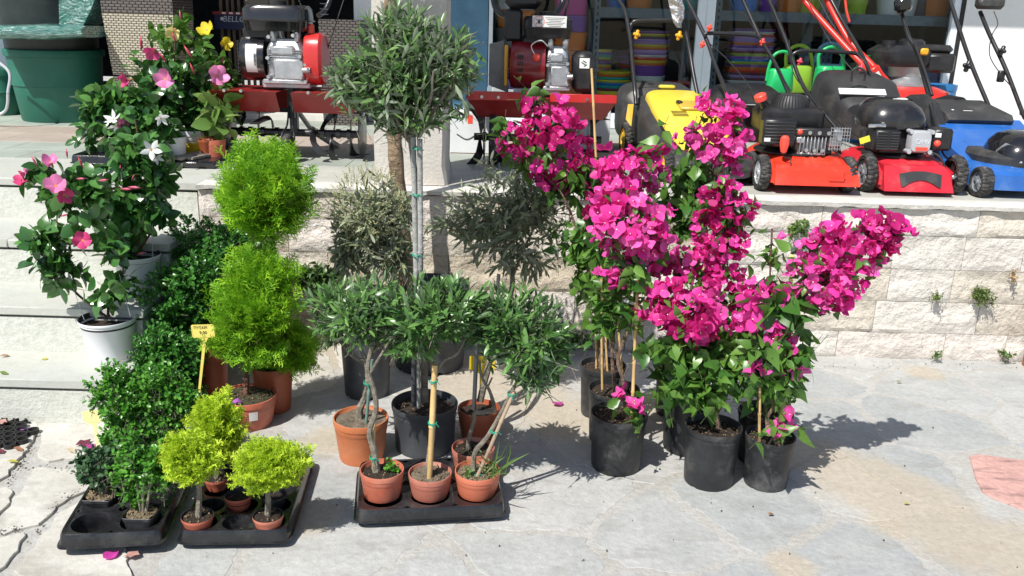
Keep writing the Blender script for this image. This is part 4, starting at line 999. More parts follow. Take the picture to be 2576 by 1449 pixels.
    for k in range(7): mb.box((xm_, -.104, .53+k*.012), (hw*1.7, .018, .004), .001)
    for dx, dz in ((-.8, .46), (.8, .46), (-.8, .56), (.8, .57), (.85, .52), (-.7, .67), (.5, .68)): mb.tube([(xm_+dx*hw, -.135, dz), (xm_+dx*hw, -.08, dz)], .010, 8)
    mb.tube([(xm_+hw*.9, -.12, .50), (xm_+hw*1.3, -.13, .50)], .016, 10)
    for dx in (-.6, .6): mb.box((xm_+dx*hw, -.07, .675), (.03, .05, .06), .008)
    mb.build('crankcase', alu, t)
    mb = MB().lathe([(fan_r*.6, fcx[0]), (fan_r*.93, fcx[0]+.012), (fan_r, fcx[0]+.04), (fan_r, fcx[1]), (fan_r*.7, fcx[1]+.001)], 40, (0, 0, .555), 'x'); fan = mb.build('fan_housing', fan_m, t)
    mb = MB()
    for k in range(9): mb.box((fcx[0]-.004, 0, .48+k*.02), (.012, .15, .006), .002)
    for k in range(5): mb.box((fcx[0]-.008, -.06+k*.03, .56), (.006, .004, .17))
    mb.build('grille', blk, fan)
    if not Lf:
        mb = MB()
        for k in range(16):
            a = 2*math.pi*k/16; mb.box((fcx[0]+.03, -.115*math.cos(a)*1.02, .555+.118*math.sin(a)*1.02), (.035, .012, .012), .003)
        for k in range(3):
            for j in range(3): mb.box((fcx[0]+.05+k*.012, -.133, .60-j*.035), (.006, .012, .026), .002)
        mb.build('slot', blk, fan)
        MB().sphere((-.02, -.14, .60), .022).build('spark_plug_cap', redp, t)
        MB().tube(smooth_path([(-.02, -.14, .60), (-.05, -.15, .66), (.0, -.15, .69), (.04, -.12, .66)]), .003, 6).build('cable', lab, t)
        MB().box((.245, .0, .525), (.12, .24, .22), .025).build('belt_cover', blk, t)
        MB().box((.245, -.1225, .575), (.055, .003, .055), .001).build('sticker', lab, t)
        mb = MB().box((.24, -.1245, .573), (.028, .001, .005), 0, Matrix.Rotation(rad(30), 3, 'Y')).box((.246, -.1245, .583), (.022, .001, .005), 0, Matrix.Rotation(rad(30), 3, 'Y')).box((.25, -.1245, .563), (.02, .001, .004), 0, Matrix.Rotation(rad(-35), 3, 'Y')); mb.build('marking', ink, t)
        MB().hull([(-.28, -.05, .44), (-.17, -.05, .40), (-.28, -.05, .66), (-.2, -.05, .68), (-.28, .1, .44), (-.17, .1, .40), (-.28, .1, .66), (-.2, .1, .68)]).build('muffler_shield', mat('shield_grey', (.2, .2, .19), .5, .4, var=.2), t)
        MB().box((-.185, -.07, .55), (.02, .02, .22), .004).build('yellow_strap', yelk, t)
    else:
        MB().loft([sring((0, .555), .125, .135, .095, 3, 32, 'yz'), sring((0, .555), .13, .14, .105, 3, 32, 'yz'), sring((0, .555), .13, .14, .175, 3, 32, 'yz'), sring((0, .555), .115, .125, .19, 3, 32, 'yz')]).build('belt_cover', redt, t)
        MB().tube([(.11, -.162, .53), (.11, -.15, .53)], .008, 8).build('bolt', steelb, t)
        lb_ = MB().lathe([(fan_r+.0015, -.22), (fan_r+.0015, -.16)], 60, (0, 0, .555), 'x', cap=False)
        lb_.f = [f for f in lb_.f if all(lb_.v[i][1] < -.10 for i in f)]; lb_.m = [0]*len(lb_.f)
        st = lb_.build('sticker', lab, fan)
        mb = MB()
        for k in range(12): mb.box((-.168, -.1275, .52+k*.0055), (.012, .001, .0022 if k % 2 else .0035))
        mb.build('barcode', ink, st)
    # tank and air filter
    tx0, tx1, tz0, tz1 = (-.245, .12, .70, .835) if Lf else (-.10, .175, .70, .815)
    xm_ = (tx0+tx1)/2; hw = (tx1-tx0)/2
    mb = MB().loft([sring((xm_, .0), hw*.92, .11, tz0, 5), sring((xm_, .0), hw*.97, .125, tz0+.05, 5), sring((xm_, .0), hw*1.03, .135, tz0+.052, 5), sring((xm_, .0), hw*1.03, .135, tz0+.058, 5), sring((xm_, .0), hw*.98, .128, tz0+.06, 5), sring((xm_, .0), hw*.97, .125, tz1-.02, 5), sring((xm_, .0), hw*.88, .11, tz1, 4)]); tk = mb.build('fuel_tank', blkg if Lf else blk, t)
    MB().lathe([(.05, tz1), (.05, tz1+.022), (.042, tz1+.028)], 20, (xm_, 0, 0)).build('fuel_cap', blk, tk)
    MB().box((cx0-.05, .02, .675), (.16, .16, .09), .015).build('engine_shroud', blk, t)
    if Lf:
        MB().box((-.16, .03, .865), (.15, .12, .10), .02).build('air_filter', blkg, t)
        mb = MB()
        for k in range(9): mb.tube([(-.05+k*.028, -.10, .875), (-.05+k*.028, .12, .875)], .0025, 5)
        for k in range(5): mb.tube([(-.06, -.10+k*.055, .877), (.2, -.10+k*.055, .877)], .0025, 5)
        for k in range(6): mb.tube([(.19, .10, .877-k*.028), (.19, -.10, .877-k*.028)], .0025, 5)
        mb.build('wire_guard', tubeb, t)
        MB().box((.12, -.02, .70), (.03, .04, .08), .006).build('switch', redp, t)
    else:
        MB().box((-.15, .02, .765), (.10, .17, .17), .015).build('air_filter', blk, t)
        MB().box((-.10, -.03, .90), (.20, .1, .10), .03).build('filter_cover', blk, t)
        MB().box((.045, -.1265, .787), (.185, .004, .062), .001).build('sticker', lab, tk)
        mb = MB()
        rg_ = [(-.0225, 0)]; 
        mb.lathe([(.030, -.1295), (.027, -.1295), (.027, -.1288), (.030, -.1288)], 28, (-.012, 0, .787), 'y', cap=False)
        mb.build('ring_mark', redp, tk)
        mb = MB().hull([(-.012, -.1292, .805), (-.019, -.1292, .785), (-.012, -.1292, .772), (-.005, -.1292, .785), (-.012, -.1285, .805), (-.012, -.1285, .772)]); mb.build('drop_mark', redd, tk)
        mb = MB().box((-.012, -.1296, .787), (.044, .0006, .003), 0, Matrix.Rotation(rad(40), 3, 'Y')).box((-.012, -.1296, .787), (.044, .0006, .003), 0, Matrix.Rotation(rad(-40), 3, 'Y'))
        for k in range(6): mb.box((.075, -.1290, .808-k*.0085), (.105-.02*(k % 3), .0006, .0022))
        mb.build('printed_lines', ink, tk)
    return t
t1o = Vector((PY(742, 340, 5.05).x, 5.05, Z0)); t2o = Vector((PY(1350, 350, 5.1).x, 5.1, Z0))
t1 = tiller('rotary_tiller', 'rotary tiller with black engine and red belt cover beside the tool rack', t1o, 0)
t2 = tiller('rotary_tiller', 'rotary tiller with dark red fan housing and white warning sticker on its tank', t2o, 1)
handle(t1, t1o, [[(735, 200, 5.2), (700, 60, 5.45), (665, -40, 5.7)], [(800, 40, 5.4), (818, 25, 5.45), (832, -10, 5.5), (836, -60, 5.6)]], .015)
cable(t1, t1o, [(748, -10, 5.2), (758, 15, 5.18), (765, 30, 5.15)], .004); cable(t1, t1o, [(868, -10, 5.2), (835, 90, 5.15), (818, 140, 5.1)], .0035)
handle(t2, t2o, [[(1292, 42, 5.3), (1262, 35, 5.32), (1245, 15, 5.35), (1235, -40, 5.4)], [(1385, 42, 5.3), (1405, 25, 5.32), (1420, -10, 5.35), (1425, -60, 5.4)]], .017)
cable(t2, t2o, [(1430, 0, 5.2), (1424, 25, 5.2), (1420, 42, 5.2)], .006)
# ================================================================ THINGS ON THE TERRACE
# big green tub with a dark tub and wrapped goods on it
gtub = mat('plastic_green_tub', (.012, .13, .085), .5, var=.1, scale=3, dirt=(.05, .16, .12), dscale=3, damt=.4)
def tub(px0, px1, pyb, pyr, Y, m, name, label, cat, z0=Z0, taper=.80, rim=.05, seg=48, ribs=True, grp=None):
    xa, xb = PY(px0, pyr, Y).x, PY(px1, pyr, Y).x; R = (xb-xa)/2; h = PY((px0+px1)/2, pyr, Y-R*.9).z-z0
    t = thing(name, label, cat, ((xa+xb)/2, Y, z0), group=grp)
    pr = [(R*taper*.97, 0), (R*taper, .01), (R*(taper+(1-taper)*.45), h*.5)]
    if ribs: pr += [(R*(taper+(1-taper)*.45)+.008, h*.505), (R*(taper+(1-taper)*.55), h*.56)]
    pr += [(R*.95, h-rim), (R, h-rim+.004), (R*1.01, h-.008), (R*.995, h), (R*.95, h), (R*.93, h-.02), (R*taper*.93, .02)]
    MB().lathe(pr, seg).build('body', m, t)
    return t, R, h
gt, R, h = tub(22, 252, 297, 128, 6.55, gtub, 'planter_tub', 'large green plastic tub on the terrace under a wrapped bundle', 'tub')
dk = mat('tub_dark', (.02, .03, .028), .5, var=.2)
t2_ = MB().lathe([(R*.8, 0), (R*.92, .1), (R*.99, .45), (R*1.02, .46), (R*1.02, .50), (R*.96, .50), (R*.9, .3), (R*.78, .03)], 48).build('tub', dk, None, (gt.location.x-.01, 6.55, Z0+h-.10))
tag(t2_, 'black tub nested in the large green tub, plastic wrapped bundle in it', 'tub')
film = bpy.data.materials.new('wrap_film'); film.use_nodes = True; b = film.node_tree.nodes['Principled BSDF']
b.inputs['Base Color'].default_value = (.08, .22, .19, 1); b.inputs['Roughness'].default_value = .15; b.inputs['Coat Weight'].default_value = 1
nn = film.node_tree.nodes.new('ShaderNodeTexNoise'); nn.inputs['Scale'].default_value = 7; nn.inputs['Detail'].default_value = 3; nn.inputs['Distortion'].default_value = 2.2
bb = film.node_tree.nodes.new('ShaderNodeBump'); bb.inputs['Distance'].default_value = .03; bb.inputs['Strength'].default_value = .8
film.node_tree.links.new(nn.outputs['Fac'], bb.inputs['Height']); film.node_tree.links.new(bb.outputs[0], b.inputs['Normal'])
rr = film.node_tree.nodes.new('ShaderNodeValToRGB'); rr.color_ramp.elements[0].color = (.03, .16, .13, 1); rr.color_ramp.elements[1].color = (.3, .45, .42, 1); rr.color_ramp.elements[0].position = .45; rr.color_ramp.elements[1].position = .75
film.node_tree.links.new(nn.outputs['Fac'], rr.inputs[0]); film.node_tree.links.new(rr.outputs[0], b.inputs['Base Color'])
bw = thing('wrapped_bundle', 'bundle wrapped in shiny clear green film lying across the black tub', 'wrapped goods', PY(110, 90, 6.35))
B0 = Vector(bw.location)
rg = []
for px in (-20, 0, 60, 140, 200, 228, 240):
    zt = PY(px, 62+(px > 220)*6, 6.2).z; zb = PY(px, 100-(px > 220)*6, 6.2).z; c = PY(px, 80, 6.2)-B0; hh = (zt-zb)/2
    rg.append([(c.x, c.y+q[1], c.z+q[2]) for q in sring((0, 0), .2, hh*(1+.12*math.sin(px)), 0, 3.5, 20, 'yz')])
MB().loft(rg).build('roll', film, bw)
rg = []
for k, (pa, pb, y) in enumerate(((100, 210, 62), (105, 226, 30), (110, 238, 0), (112, 246, -40))):
    a = PY(pa, y, 6.3)-B0; b_ = PY(pb, y, 6.3)-B0
    rg.append([(a.x, a.y, a.z), (b_.x, b_.y, b_.z), (b_.x+.02, b_.y+.24, b_.z), (a.x, a.y+.24, a.z)])
MB().loft(rg).build('sheet_stack', film, bw, smooth=None)
tub(-60, 44, 285, 175, 6.75, gtub, 'planter_tub', 'darker green tub half behind the pale chair leg', 'tub')
ch = thing('metal_chair', 'pale metal chair leg curving to the floor at the far left edge', 'chair', PG(-40, 292, Z0))
o_ = Vector(ch.location)
MB().tube(smooth_path([PY(20, 235, 6.0)-o_, PY(19, 262, 6.0)-o_, PY(12, 280, 6.0)-o_, PY(-10, 291, 6.0)-o_, PY(-50, 296, 6.1)-o_]), .010, 8).build('leg', silver, ch)
MB().tube(smooth_path([PY(20, 235, 6.0)-o_, PY(22, 180, 6.05)-o_, PY(-30, 140, 6.1)-o_]), .010, 8).build('frame', silver, ch)

def weave(name, c1, c2, sc=26):
    m = bpy.data.materials.new(name); m.use_nodes = True; nt = m.node_tree; b = nt.nodes['Principled BSDF']; b.inputs['Roughness'].default_value = .5
    tc = nt.nodes.new('ShaderNodeTexCoord'); bk = nt.nodes.new('ShaderNodeTexBrick')
    sp = nt.nodes.new('ShaderNodeSeparateXYZ'); ad = nt.nodes.new('ShaderNodeMath'); cb_ = nt.nodes.new('ShaderNodeCombineXYZ')
    nt.links.new(tc.outputs['Object'], sp.inputs[0]); nt.links.new(sp.outputs[0], ad.inputs[0]); nt.links.new(sp.outputs[1], ad.inputs[1])
    nt.links.new(ad.outputs[0], cb_.inputs[0]); nt.links.new(sp.outputs[2], cb_.inputs[1]); nt.links.new(cb_.outputs[0], bk.inputs['Vector'])
    bk.inputs['Scale'].default_value = sc; bk.inputs['Mortar Size'].default_value = .10; bk.inputs['Mortar Smooth'].default_value = 1; bk.inputs['Brick Width'].default_value = .9; bk.inputs['Row Height'].default_value = .42
    bk.inputs['Color1'].default_value = (*c1, 1); bk.inputs['Color2'].default_value = tuple(x*.9 for x in c1)+(1,); bk.inputs['Mortar'].default_value = (*c2, 1)
    nt.links.new(bk.outputs['Color'], b.inputs['Base Color'])
    bp = nt.nodes.new('ShaderNodeBump'); bp.inputs['Distance'].default_value = .008; bp.invert = True; nt.links.new(bk.outputs['Fac'], bp.inputs['Height']); nt.links.new(bp.outputs[0], b.inputs['Normal'])
    MATS[name] = m; return m
wv1 = weave('weave_beige', (.52, .47, .36), (.10, .085, .06)); wv2 = weave('weave_brown', (.13, .11, .10), (.015, .013, .012), 22)
def rattan(pxa, pxb, pyt, pyb, Y, m, label, taper=.85, D=.34, seam=None, capm=None):
    xa, xb = PY(pxa, pyt, Y).x, PY(pxb, pyt, Y).x; zt = PY(pxa, pyt, Y).z; W = (xb-xa)/2; H = zt-Z0
    t = thing('rattan_planter', label, 'planter', ((xa+xb)/2, Y+D/2, Z0))
    k = taper
    cuts = [0, H] if not seam else [0, H*seam-.006, H*seam+.006, H]
    for a, b_ in ([(0, H)] if not seam else [(0, H*seam-.006), (H*seam+.006, H-.05), (H-.048, H+.3)]):
        def w_(z): return W*(k+(1-k)*min(1, z/H))
        mb = MB().hull([(sx*w_(z), sy*D/2*w_(z)/W, z) for z in (a, b_) for sx in (-1, 1) for sy in (-1, 1)])
        mb.build('woven_panel', (capm if capm and b_ > H else m), t, smooth=None)
    MB().box((0, 0, H*.5), (W*1.5, D*.75, H*.98), 0).build('liner', dk, t, smooth=None)
    return t
rp_ = rattan(252, 434, 12, 250, 6.3, wv1, 'tall beige woven planter with dark brown rim beside the green tub', .80, .40, seam=.42, capm=wv2)
rattan(800, 906, 48, 240, 6.62, wv2, 'dark brown woven planter half hidden behind the left tiller and the olive crown', .92, .36)

# tool rack in the doorway
tr_ = thing('tool_rack', 'dark tool rack in the doorway with a navy header board and wooden handles', 'display rack', (fx(640, 7.3), 7.35, Z0))
navy = mat('board_navy', (.012, .018, .06), .4, var=.05); woodm = mat('handle_wood', (.13, .085, .05), .6, var=.2, scale=10)
a_, b_ = PY(540, 36, 7.2)-Vector(tr_.location), PY(650, 76, 7.2)-Vector(tr_.location)
W_ = .62
hb = MB().box(((a_.x+W_/2), -.15, (a_.z+b_.z)/2), (W_, .03, a_.z-b_.z)).build('header_board', navy, tr_, smooth=None)
MB().box(((a_.x+W_/2), -.15, a_.z+.012), (W_+.02, .045, .022)).build('red_rail', mat('rail_red', (.22, .02, .02), .5, var=.05), hb, smooth=None)
mb = MB()
for k in range(9): mb.box((a_.x+.08+k*.055, -.174, a_.z+.012), (.028, .002, .012))
mb.build('white_mark', inkw, hb)
tpos = PY(601, 49, 7.18)-Vector(tr_.location)
text('BELLOTA', .062, mat('letter_pale', (.45, .48, .52), .5, var=0), hb, (tpos.x, -.168, tpos.z), (rad(90), 0, 0), 'lettering', .001, shear=.15)
q = PY(558, 47, 7.18)-Vector(tr_.location); MB().lathe([(.014, -.169), (.011, -.169), (.011, -.166), (.014, -.166)], 16, (q.x, 0, q.z), 'y').build('emblem', inkw, hb)
MB().box((a_.x+W_/2, -.02, .04), (W_, .3, .08)).build('base', dark, tr_, smooth=None)
for k in range(13):
    x = a_.x+.03+k*.048
    MB().tube([(x, -.1, .08), (x+rnd.uniform(-.01, .01), -.06, 1.45)], .013, 8).build('tool_handle', woodm, tr_)
rb = tag(MB().lathe([(.11, 0), (.13, .01), (.15, .28), (.157, .285), (.157, .30), (.14, .30), (.12, .05)], 28).build('bucket', mat('bucket_red', (.3, .015, .015), .4, var=.1), None, (PY(520, 230, 6.5).x, 6.5, Z0)), 'dark red bucket on the terrace behind the yellow flowered climber', 'bucket')

# cartons and small things behind the machines
cartw = mat('carton_white', (.66, .68, .70), .5, var=.03)
bx = thing('carton', 'white carton with a black curved stroke printed on it, right of the red tiller', 'box', (PG(1490, 338, Z0).x, 5.75, Z0))
xa = PY(1415, 300, 5.6)-Vector(bx.location); xb = PY(1536, 300, 5.6)-Vector(bx.location)
MB().box(((xa.x+xb.x)/2, .0, .15), (xb.x-xa.x, .3, .26), .003).build('carton_body', cartw, bx, smooth=None)
MB().box(((xa.x+xb.x)/2, .0, .0101), (xb.x-xa.x+.004, .3, .02)).build('black_edge', blk, bx, smooth=None)
MB().tube(smooth_path([(xb.x-.03, -.151, .235), (xb.x-.09, -.151, .19), (xb.x-.125, -.151, .13), (xb.x-.135, -.151, .06)]), .006, 4).build('printed_stroke', ink, bx)
bx = thing('carton', 'white carton with small red and yellow print left of the red tiller fender', 'box', (PG(1190, 345, Z0).x, 5.5, Z0))
MB().box((0.02, 0, .13), (.24, .22, .25), .003).build('carton_body', cartw, bx, smooth=None)
MB().box((.02, -.1112, .21), (.03, .001, .05)).build('print_red', redp, bx, smooth=None); MB().box((-.005, -.1112, .235), (.03, .001, .03)).build('print_yellow', MATS['tag_yellow'], bx, smooth=None)
MB().tube(smooth_path([(-.06, -.112, .12), (.0, -.112, .09), (.06, -.112, .12)]), .003, 4).build('printed_stroke', ink, bx)
wt = thing('transport_wheel', 'spoked dark wheel with tyre standing under the red tiller behind the bougainvillea', 'wheel', (PG(1232, 415, Z0).x+.02, 5.0, Z0))
wheel(wt, (0, 0, .15), .15, .05, blk, 7, tread=26)
o_ = MB().box((0, 0, .006), (.20, .035, .012), .003).build('plastic_strip', redp, None, PG(1470, 452, Z0)); tag(o_, 'red plastic strip lying on the terrace tiles behind the left bougainvillea', 'strip'); o_.rotation_euler = (0, 0, rad(12))
# tangle of foil tape hanging over the yellow mower's handle
ft = MB(); pts = [(1693, -30), (1694, -12), (1697, 4), (1699, 18), (1702, 32), (1704, 46), (1706, 58), (1707, 70)]
rg = []
for k, (px, py) in enumerate(pts):
    c = PY(px, py, 5.62); w_ = (.044, .048, .042, .046, .040, .036, .024, .012)[k]; c = c+Vector((rnd.uniform(-.006, .006), rnd.uniform(-.012, .012), 0))
    rg.append([c+Vector((-w_, -.02, 0)), c+Vector((0, -.045+.01*(k % 2), 0)), c+Vector((w_, -.02, 0)), c+Vector((w_*.8, .02, 0)), c+Vector((-w_*.8, .02, 0))])
o_ = ft.loft([[p-PY(1697, 10, 5.62) for p in r_] for r_ in rg]).build('foil_wrap', mat('foil', (.7, .7, .72), .25, .9, var=.1, scale=30, bump=1.5, bscale=40), None, PY(1697, 10, 5.62), smooth=None)
tag(o_, 'crumpled silver foil wrap hanging on the handle of the yellow mower', 'foil wrap')

# watering cans
cang = mat('can_green', (.015, .42, .12), .35, var=.05); canl = mat('can_lime', (.22, .42, .03), .4, var=.05); canb = mat('can_blue_grey', (.10, .25, .36), .4, var=.05)
def can(px, Y, m, label, s=1, flip=1, spout=True):
    o = Vector((PY(px, 230, Y).x, Y, PY(px, 232, Y).z)); t = thing('watering_can', label, 'watering can', o, group='watering cans by the window')
    MB().loft([sring((0, 0), .10*s, .08*s, 0, 3), sring((0, 0), .12*s, .09*s, .02*s, 3), sring((0, 0), .11*s, .085*s, .19*s, 3), sring((0, 0), .09*s, .07*s, .21*s, 3)]).build('body', m, t)
    MB().tube(smooth_path([(-.09*s*flip, 0, .18*s), (-.10*s*flip, 0, .30*s), (-.02*s*flip, 0, .36*s), (.07*s*flip, 0, .33*s), (.11*s*flip, 0, .22*s), (.12*s*flip, 0, .1*s)]), .014*s, 10).build('handle', m, t)
    if not spout: return t
    MB().tube([(.09*s*flip, 0, .05*s), (.20*s*flip, 0, .18*s), (.27*s*flip, -.01, .27*s)], [.026*s, .016*s, .013*s], 10).build('spout', m, t)
    MB().lathe([(.02*s, 0), (.035*s, .02*s), (.0351*s, .024*s)], 16).build('rose', m, t, (.28*s*flip, -.01, .28*s))
    return t
can(1958, 6.45, cang, 'bright green watering can left, behind the bright red mower handle', .78, -1, False)
can(2080, 6.35, cang, 'bright green watering can with long spout near the rear red mower', .85, 1)
can(2000, 6.85, canl, 'lime green watering can standing behind the two bright green ones', .95, 1, False)
can(2075, 6.9, canb, 'blue grey watering can standing behind the right bright green one', 1.0, -1, False)
bl_ = mat('drum_blue', (.03, .20, .48), .4, var=.06)
for px, Y, r_, h_, lb in ((2175, 6.6, .17, .36, 'blue drum left of the rear red mower'), (2352, 6.7, .13, .42, 'blue drum right of the rear red mower by the window frame')):
    o_ = MB().lathe([(r_*.93, 0), (r_, .02), (r_, h_*.45), (r_*1.02, h_*.46), (r_*1.02, h_*.5), (r_, h_*.51), (r_, h_-.04), (r_*1.03, h_-.04), (r_*1.03, h_), (r_*.9, h_), (r_*.9, .03)], 30).build('drum', bl_, None, (PY(px, 260, Y).x, Y, Z0)); tag(o_, lb, 'drum', 'blue drums at the window')

# rubber ring mat, bottom left corner
mt = thing('ring_mat', 'black rubber ring mat at the foot of the steps, left edge', 'door mat', PG(-20, 1080, .013))
mo = Vector(mt.location); ringm = None
for j in range(7):
    for i in range(9):
        p = Vector((-.22+i*.046+(j % 2)*.023, .10-j*.040, 0))
        q = mo+p
        if ringm is None:
            ringm = MB().lathe([(.022, 0), (.022, .016), (.0165, .016), (.0165, 0)], 14, cap=False).build('ring', rubber, mt, p, smooth=None); 
        else:
            r_ = ringm.copy(); C.objects.link(r_); r_.location = p
            if i-j*.9 > 6: bpy.data.objects.remove(r_)
mb = MB()
for j in range(7):
    mb.box((-.05-j*.02, .10-j*.04, .004), (.40-j*.02, .005, .006))
mb.build('link_bar', rubber, mt)
o_ = MB().box((0, 0, .12), (.10, .12, .24), .004).build('post_base', mat('brick_red', (.28, .10, .06), .8, var=.2, scale=20, bump=.4), None, (PG(2590, 925, 0).x+.03, 4.1, 0)); tag(o_, 'red brown post at the right end of the stone wall', 'post')

# ================================================================ POTS AND TRAYS
terra = {k: mat('terracotta_'+k, c, .5, var=.07, scale=4, dirt=d, dscale=6, damt=.6, speck=.12) for k, c, d in (('orange', (.52, .165, .065), (.5, .25, .14)), ('brick', (.50, .13, .075), (.52, .27, .19)), ('pinkish', (.46, .16, .11), (.52, .33, .26)), ('deep', (.36, .085, .035), (.4, .2, .12)))}
blackpot = mat('pot_black', (.022, .023, .026), .45, var=.2, scale=9, bump=.15, bscale=120, dirt=(.12, .12, .115), dscale=7, damt=.8, speck=.3)
greypot = mat('pot_grey', (.045, .05, .057), .5, var=.15, scale=5, dirt=(.12, .12, .12), dscale=4, damt=.6)
whitepot = mat('pot_white', (.78, .79, .80), .45, var=.03, scale=4, dirt=(.55, .56, .56), dscale=4, damt=.35)
inpot = mat('pot_inside_dark', (.03, .025, .03), .6, var=.1)
soilm = mat('soil', (.045, .028, .018), .95, var=.5, scale=55, bump=2.5, bscale=90, col2=(.018, .012, .008))
soilg = mat('soil_gravel', (.34, .27, .17), .95, var=.4, scale=70, bump=2.5, bscale=110, col2=(.07, .05, .03))
soild = mat('soil_dry', (.20, .16, .115), .95, var=.3, scale=30, bump=2.0, bscale=60, col2=(.11, .085, .06))
soils = mat('soil_moss', (.07, .065, .03), .95, var=.4, scale=30, bump=2.5, bscale=70, col2=(.03, .03, .012))
def soil_disc(par, r, z, m, seed=0, chips=None):
    mb = MB(); rr_ = random.Random(seed); V = [(0, 0, z+.004)]; n = 22
    rings = 4
    for j in range(1, rings+1):
        for k in range(n):
            a = 2*math.pi*k/n; q = r*j/rings
            V.append((q*math.cos(a), q*math.sin(a), z+rr_.uniform(-.004, .004)+.004*(1-j/rings)))
    Fs = [(0, 1+k, 1+(k+1) % n) for k in range(n)]
    for j in range(rings-1):
        for k in range(n):
            a = 1+j*n+k; b = 1+j*n+(k+1) % n; Fs.append((a, b, b+n, a+n)[::1])
    mb.add(V, Fs); o = mb.build('soil', m, par)
    if chips:
        N = chips; rg_ = np.random.default_rng(seed+5); a = rg_.uniform(0, 6.28, N); q = r*.95*rg_.random(N)**.5
        P = np.stack([q*np.cos(a), q*np.sin(a), np.full(N, z+.005)], 1)
        T = tmpl([(-.5, -.4, -.3), (.5, -.3, -.3), (0, .6, -.3), (0, 0, .5)], [(0, 1, 2), (0, 3, 1), (1, 3, 2), (2, 3, 0)])
        inst_mesh('chips', [(T, P, frames(rdirs(rg_, N), rdirs(rg_, N)), rg_.uniform(.003, .009, N))], [mat('soil_chip', (.25, .18, .10), .9, var=.5, scale=40)], o)
    return o
def pot_px(xl, xr, yb, yr, z0=0.0):
    """rim left/right px, lowest front px of the base, front px of the rim -> centre, rim radius, height"""
    xc = (xl+xr)/2; pf = PG(xc, yb, z0); Y = pf.y+.08
    for _ in range(4):
        R = (xr-xl)*mpp(Y)/2*(1+.0); 
        Y = pf.y+R*.84
    h = PY(xc, yr, Y-R).z-z0
    return Vector((PY(xc, yr, Y).x, Y, z0)), R, h
def pot(par, R, h, m, base=.82, rim=.03, foot=True, soil=soilm, fill=.86, inside=None, seg=40, groove=True, chips=0, seed=0, lip=1.0):
    mb = MB(); rb = R*base
    pr = [(rb*.97, 0), (rb, .006), (rb+(R-rb)*.10, h*.12)]
    if groove: pr += [(R*.955-(R-rb)*.12, h-rim*1.9), (R*.955-(R-rb)*.1, h-rim*1.85), (R*.965-(R-rb)*.1, h-rim*1.8)]
    pr += [(R*.955, h-rim), (R*.985*lip, h-rim+.002), (R*lip, h-.004), (R*.99, h), (R*.955, h), (R*.94, h-.012), (R*.90, h*fill-.005)]
    rings = []
    for i, (r_, z) in enumerate(pr):
        ring = []
        for k in range(seg):
            a = 2*math.pi*(k+.5)/seg; zz = z
            if foot and i < 3 and k % 8 in (0,): zz = max(z, h*.045) if i < 2 else z
            ring.append((r_*math.cos(a), r_*math.sin(a), zz))
        rings.append(ring)
    ms = [m, inside or m]
    mb.loft(rings[:-3], cap=False); mb.mi = 1; mb.loft(rings[-4:], cap=False); mb.mi = 0
    mb.add(rings[0], [list(range(seg))[::-1]])
    o = mb.build('pot', ms, par)
    soil_disc(o, R*.905-(1-fill)*(R-rb), h*fill, soil, seed, chips)
    return o
def tray(name, label, P0, W, D, nx, ny, z=.062, rz=0, cr=None, group='black plastic carry trays', sq=False):
    """P0: front left corner; holes are real"""
    t = thing(name, label, 'plant tray', P0, rz, group)
    cw, cd = W/nx, D/ny; cr = cr or min(cw, cd)*.43; n = 24; mb = MB(); m2_ = MB()
    for i in range(nx):
        for j in range(ny):
            cx, cy = (i+.5)*cw, (j+.5)*cd; out = []; inn = []
            for k in range(n):
                a = 2*math.pi*(k+.5)/n; c_, s_ = math.cos(a), math.sin(a); q = 1/max(abs(c_), abs(s_))
                out.append((cx+c_*q*cw/2, cy+s_*q*cd/2, z)); inn.append((cx+c_*cr, cy+s_*cr, z-.001))
            r2 = [(cx+(p[0]-cx)*.97, cy+(p[1]-cy)*.97, z-.008) for p in inn]; r3 = [(cx+(p[0]-cx)*.84, cy+(p[1]-cy)*.84, .016) for p in inn]
            mb.loft([out, inn], cap=False)
            m2_ = MB(); m2_.loft([inn, r2, r3], cap=False); m2_.add(r3, [list(range(n))]); m2_.build('cup', blk_t, t)
    mb.build('top', blk_t, t, smooth=30)
    def rr_(e, zz):
        return sring((W/2, D/2), W/2+e, D/2+e, zz, 14, 60)
    MB().loft([rr_(-.004, z+.001), rr_(.004, z+.003), rr_(.008, z-.004), rr_(.012, z-.034), rr_(.018, z-.036), rr_(.018, z-.038), rr_(.009, z-.038)], cap=False).build('lip', blk_t, t)
    return t
blk_t = mat('tray_black', (.014, .014, .016), .22, var=.2, scale=14, bump=.25, bscale=26, dirt=(.07, .07, .07), dscale=9, damt=.6, coat=.2)

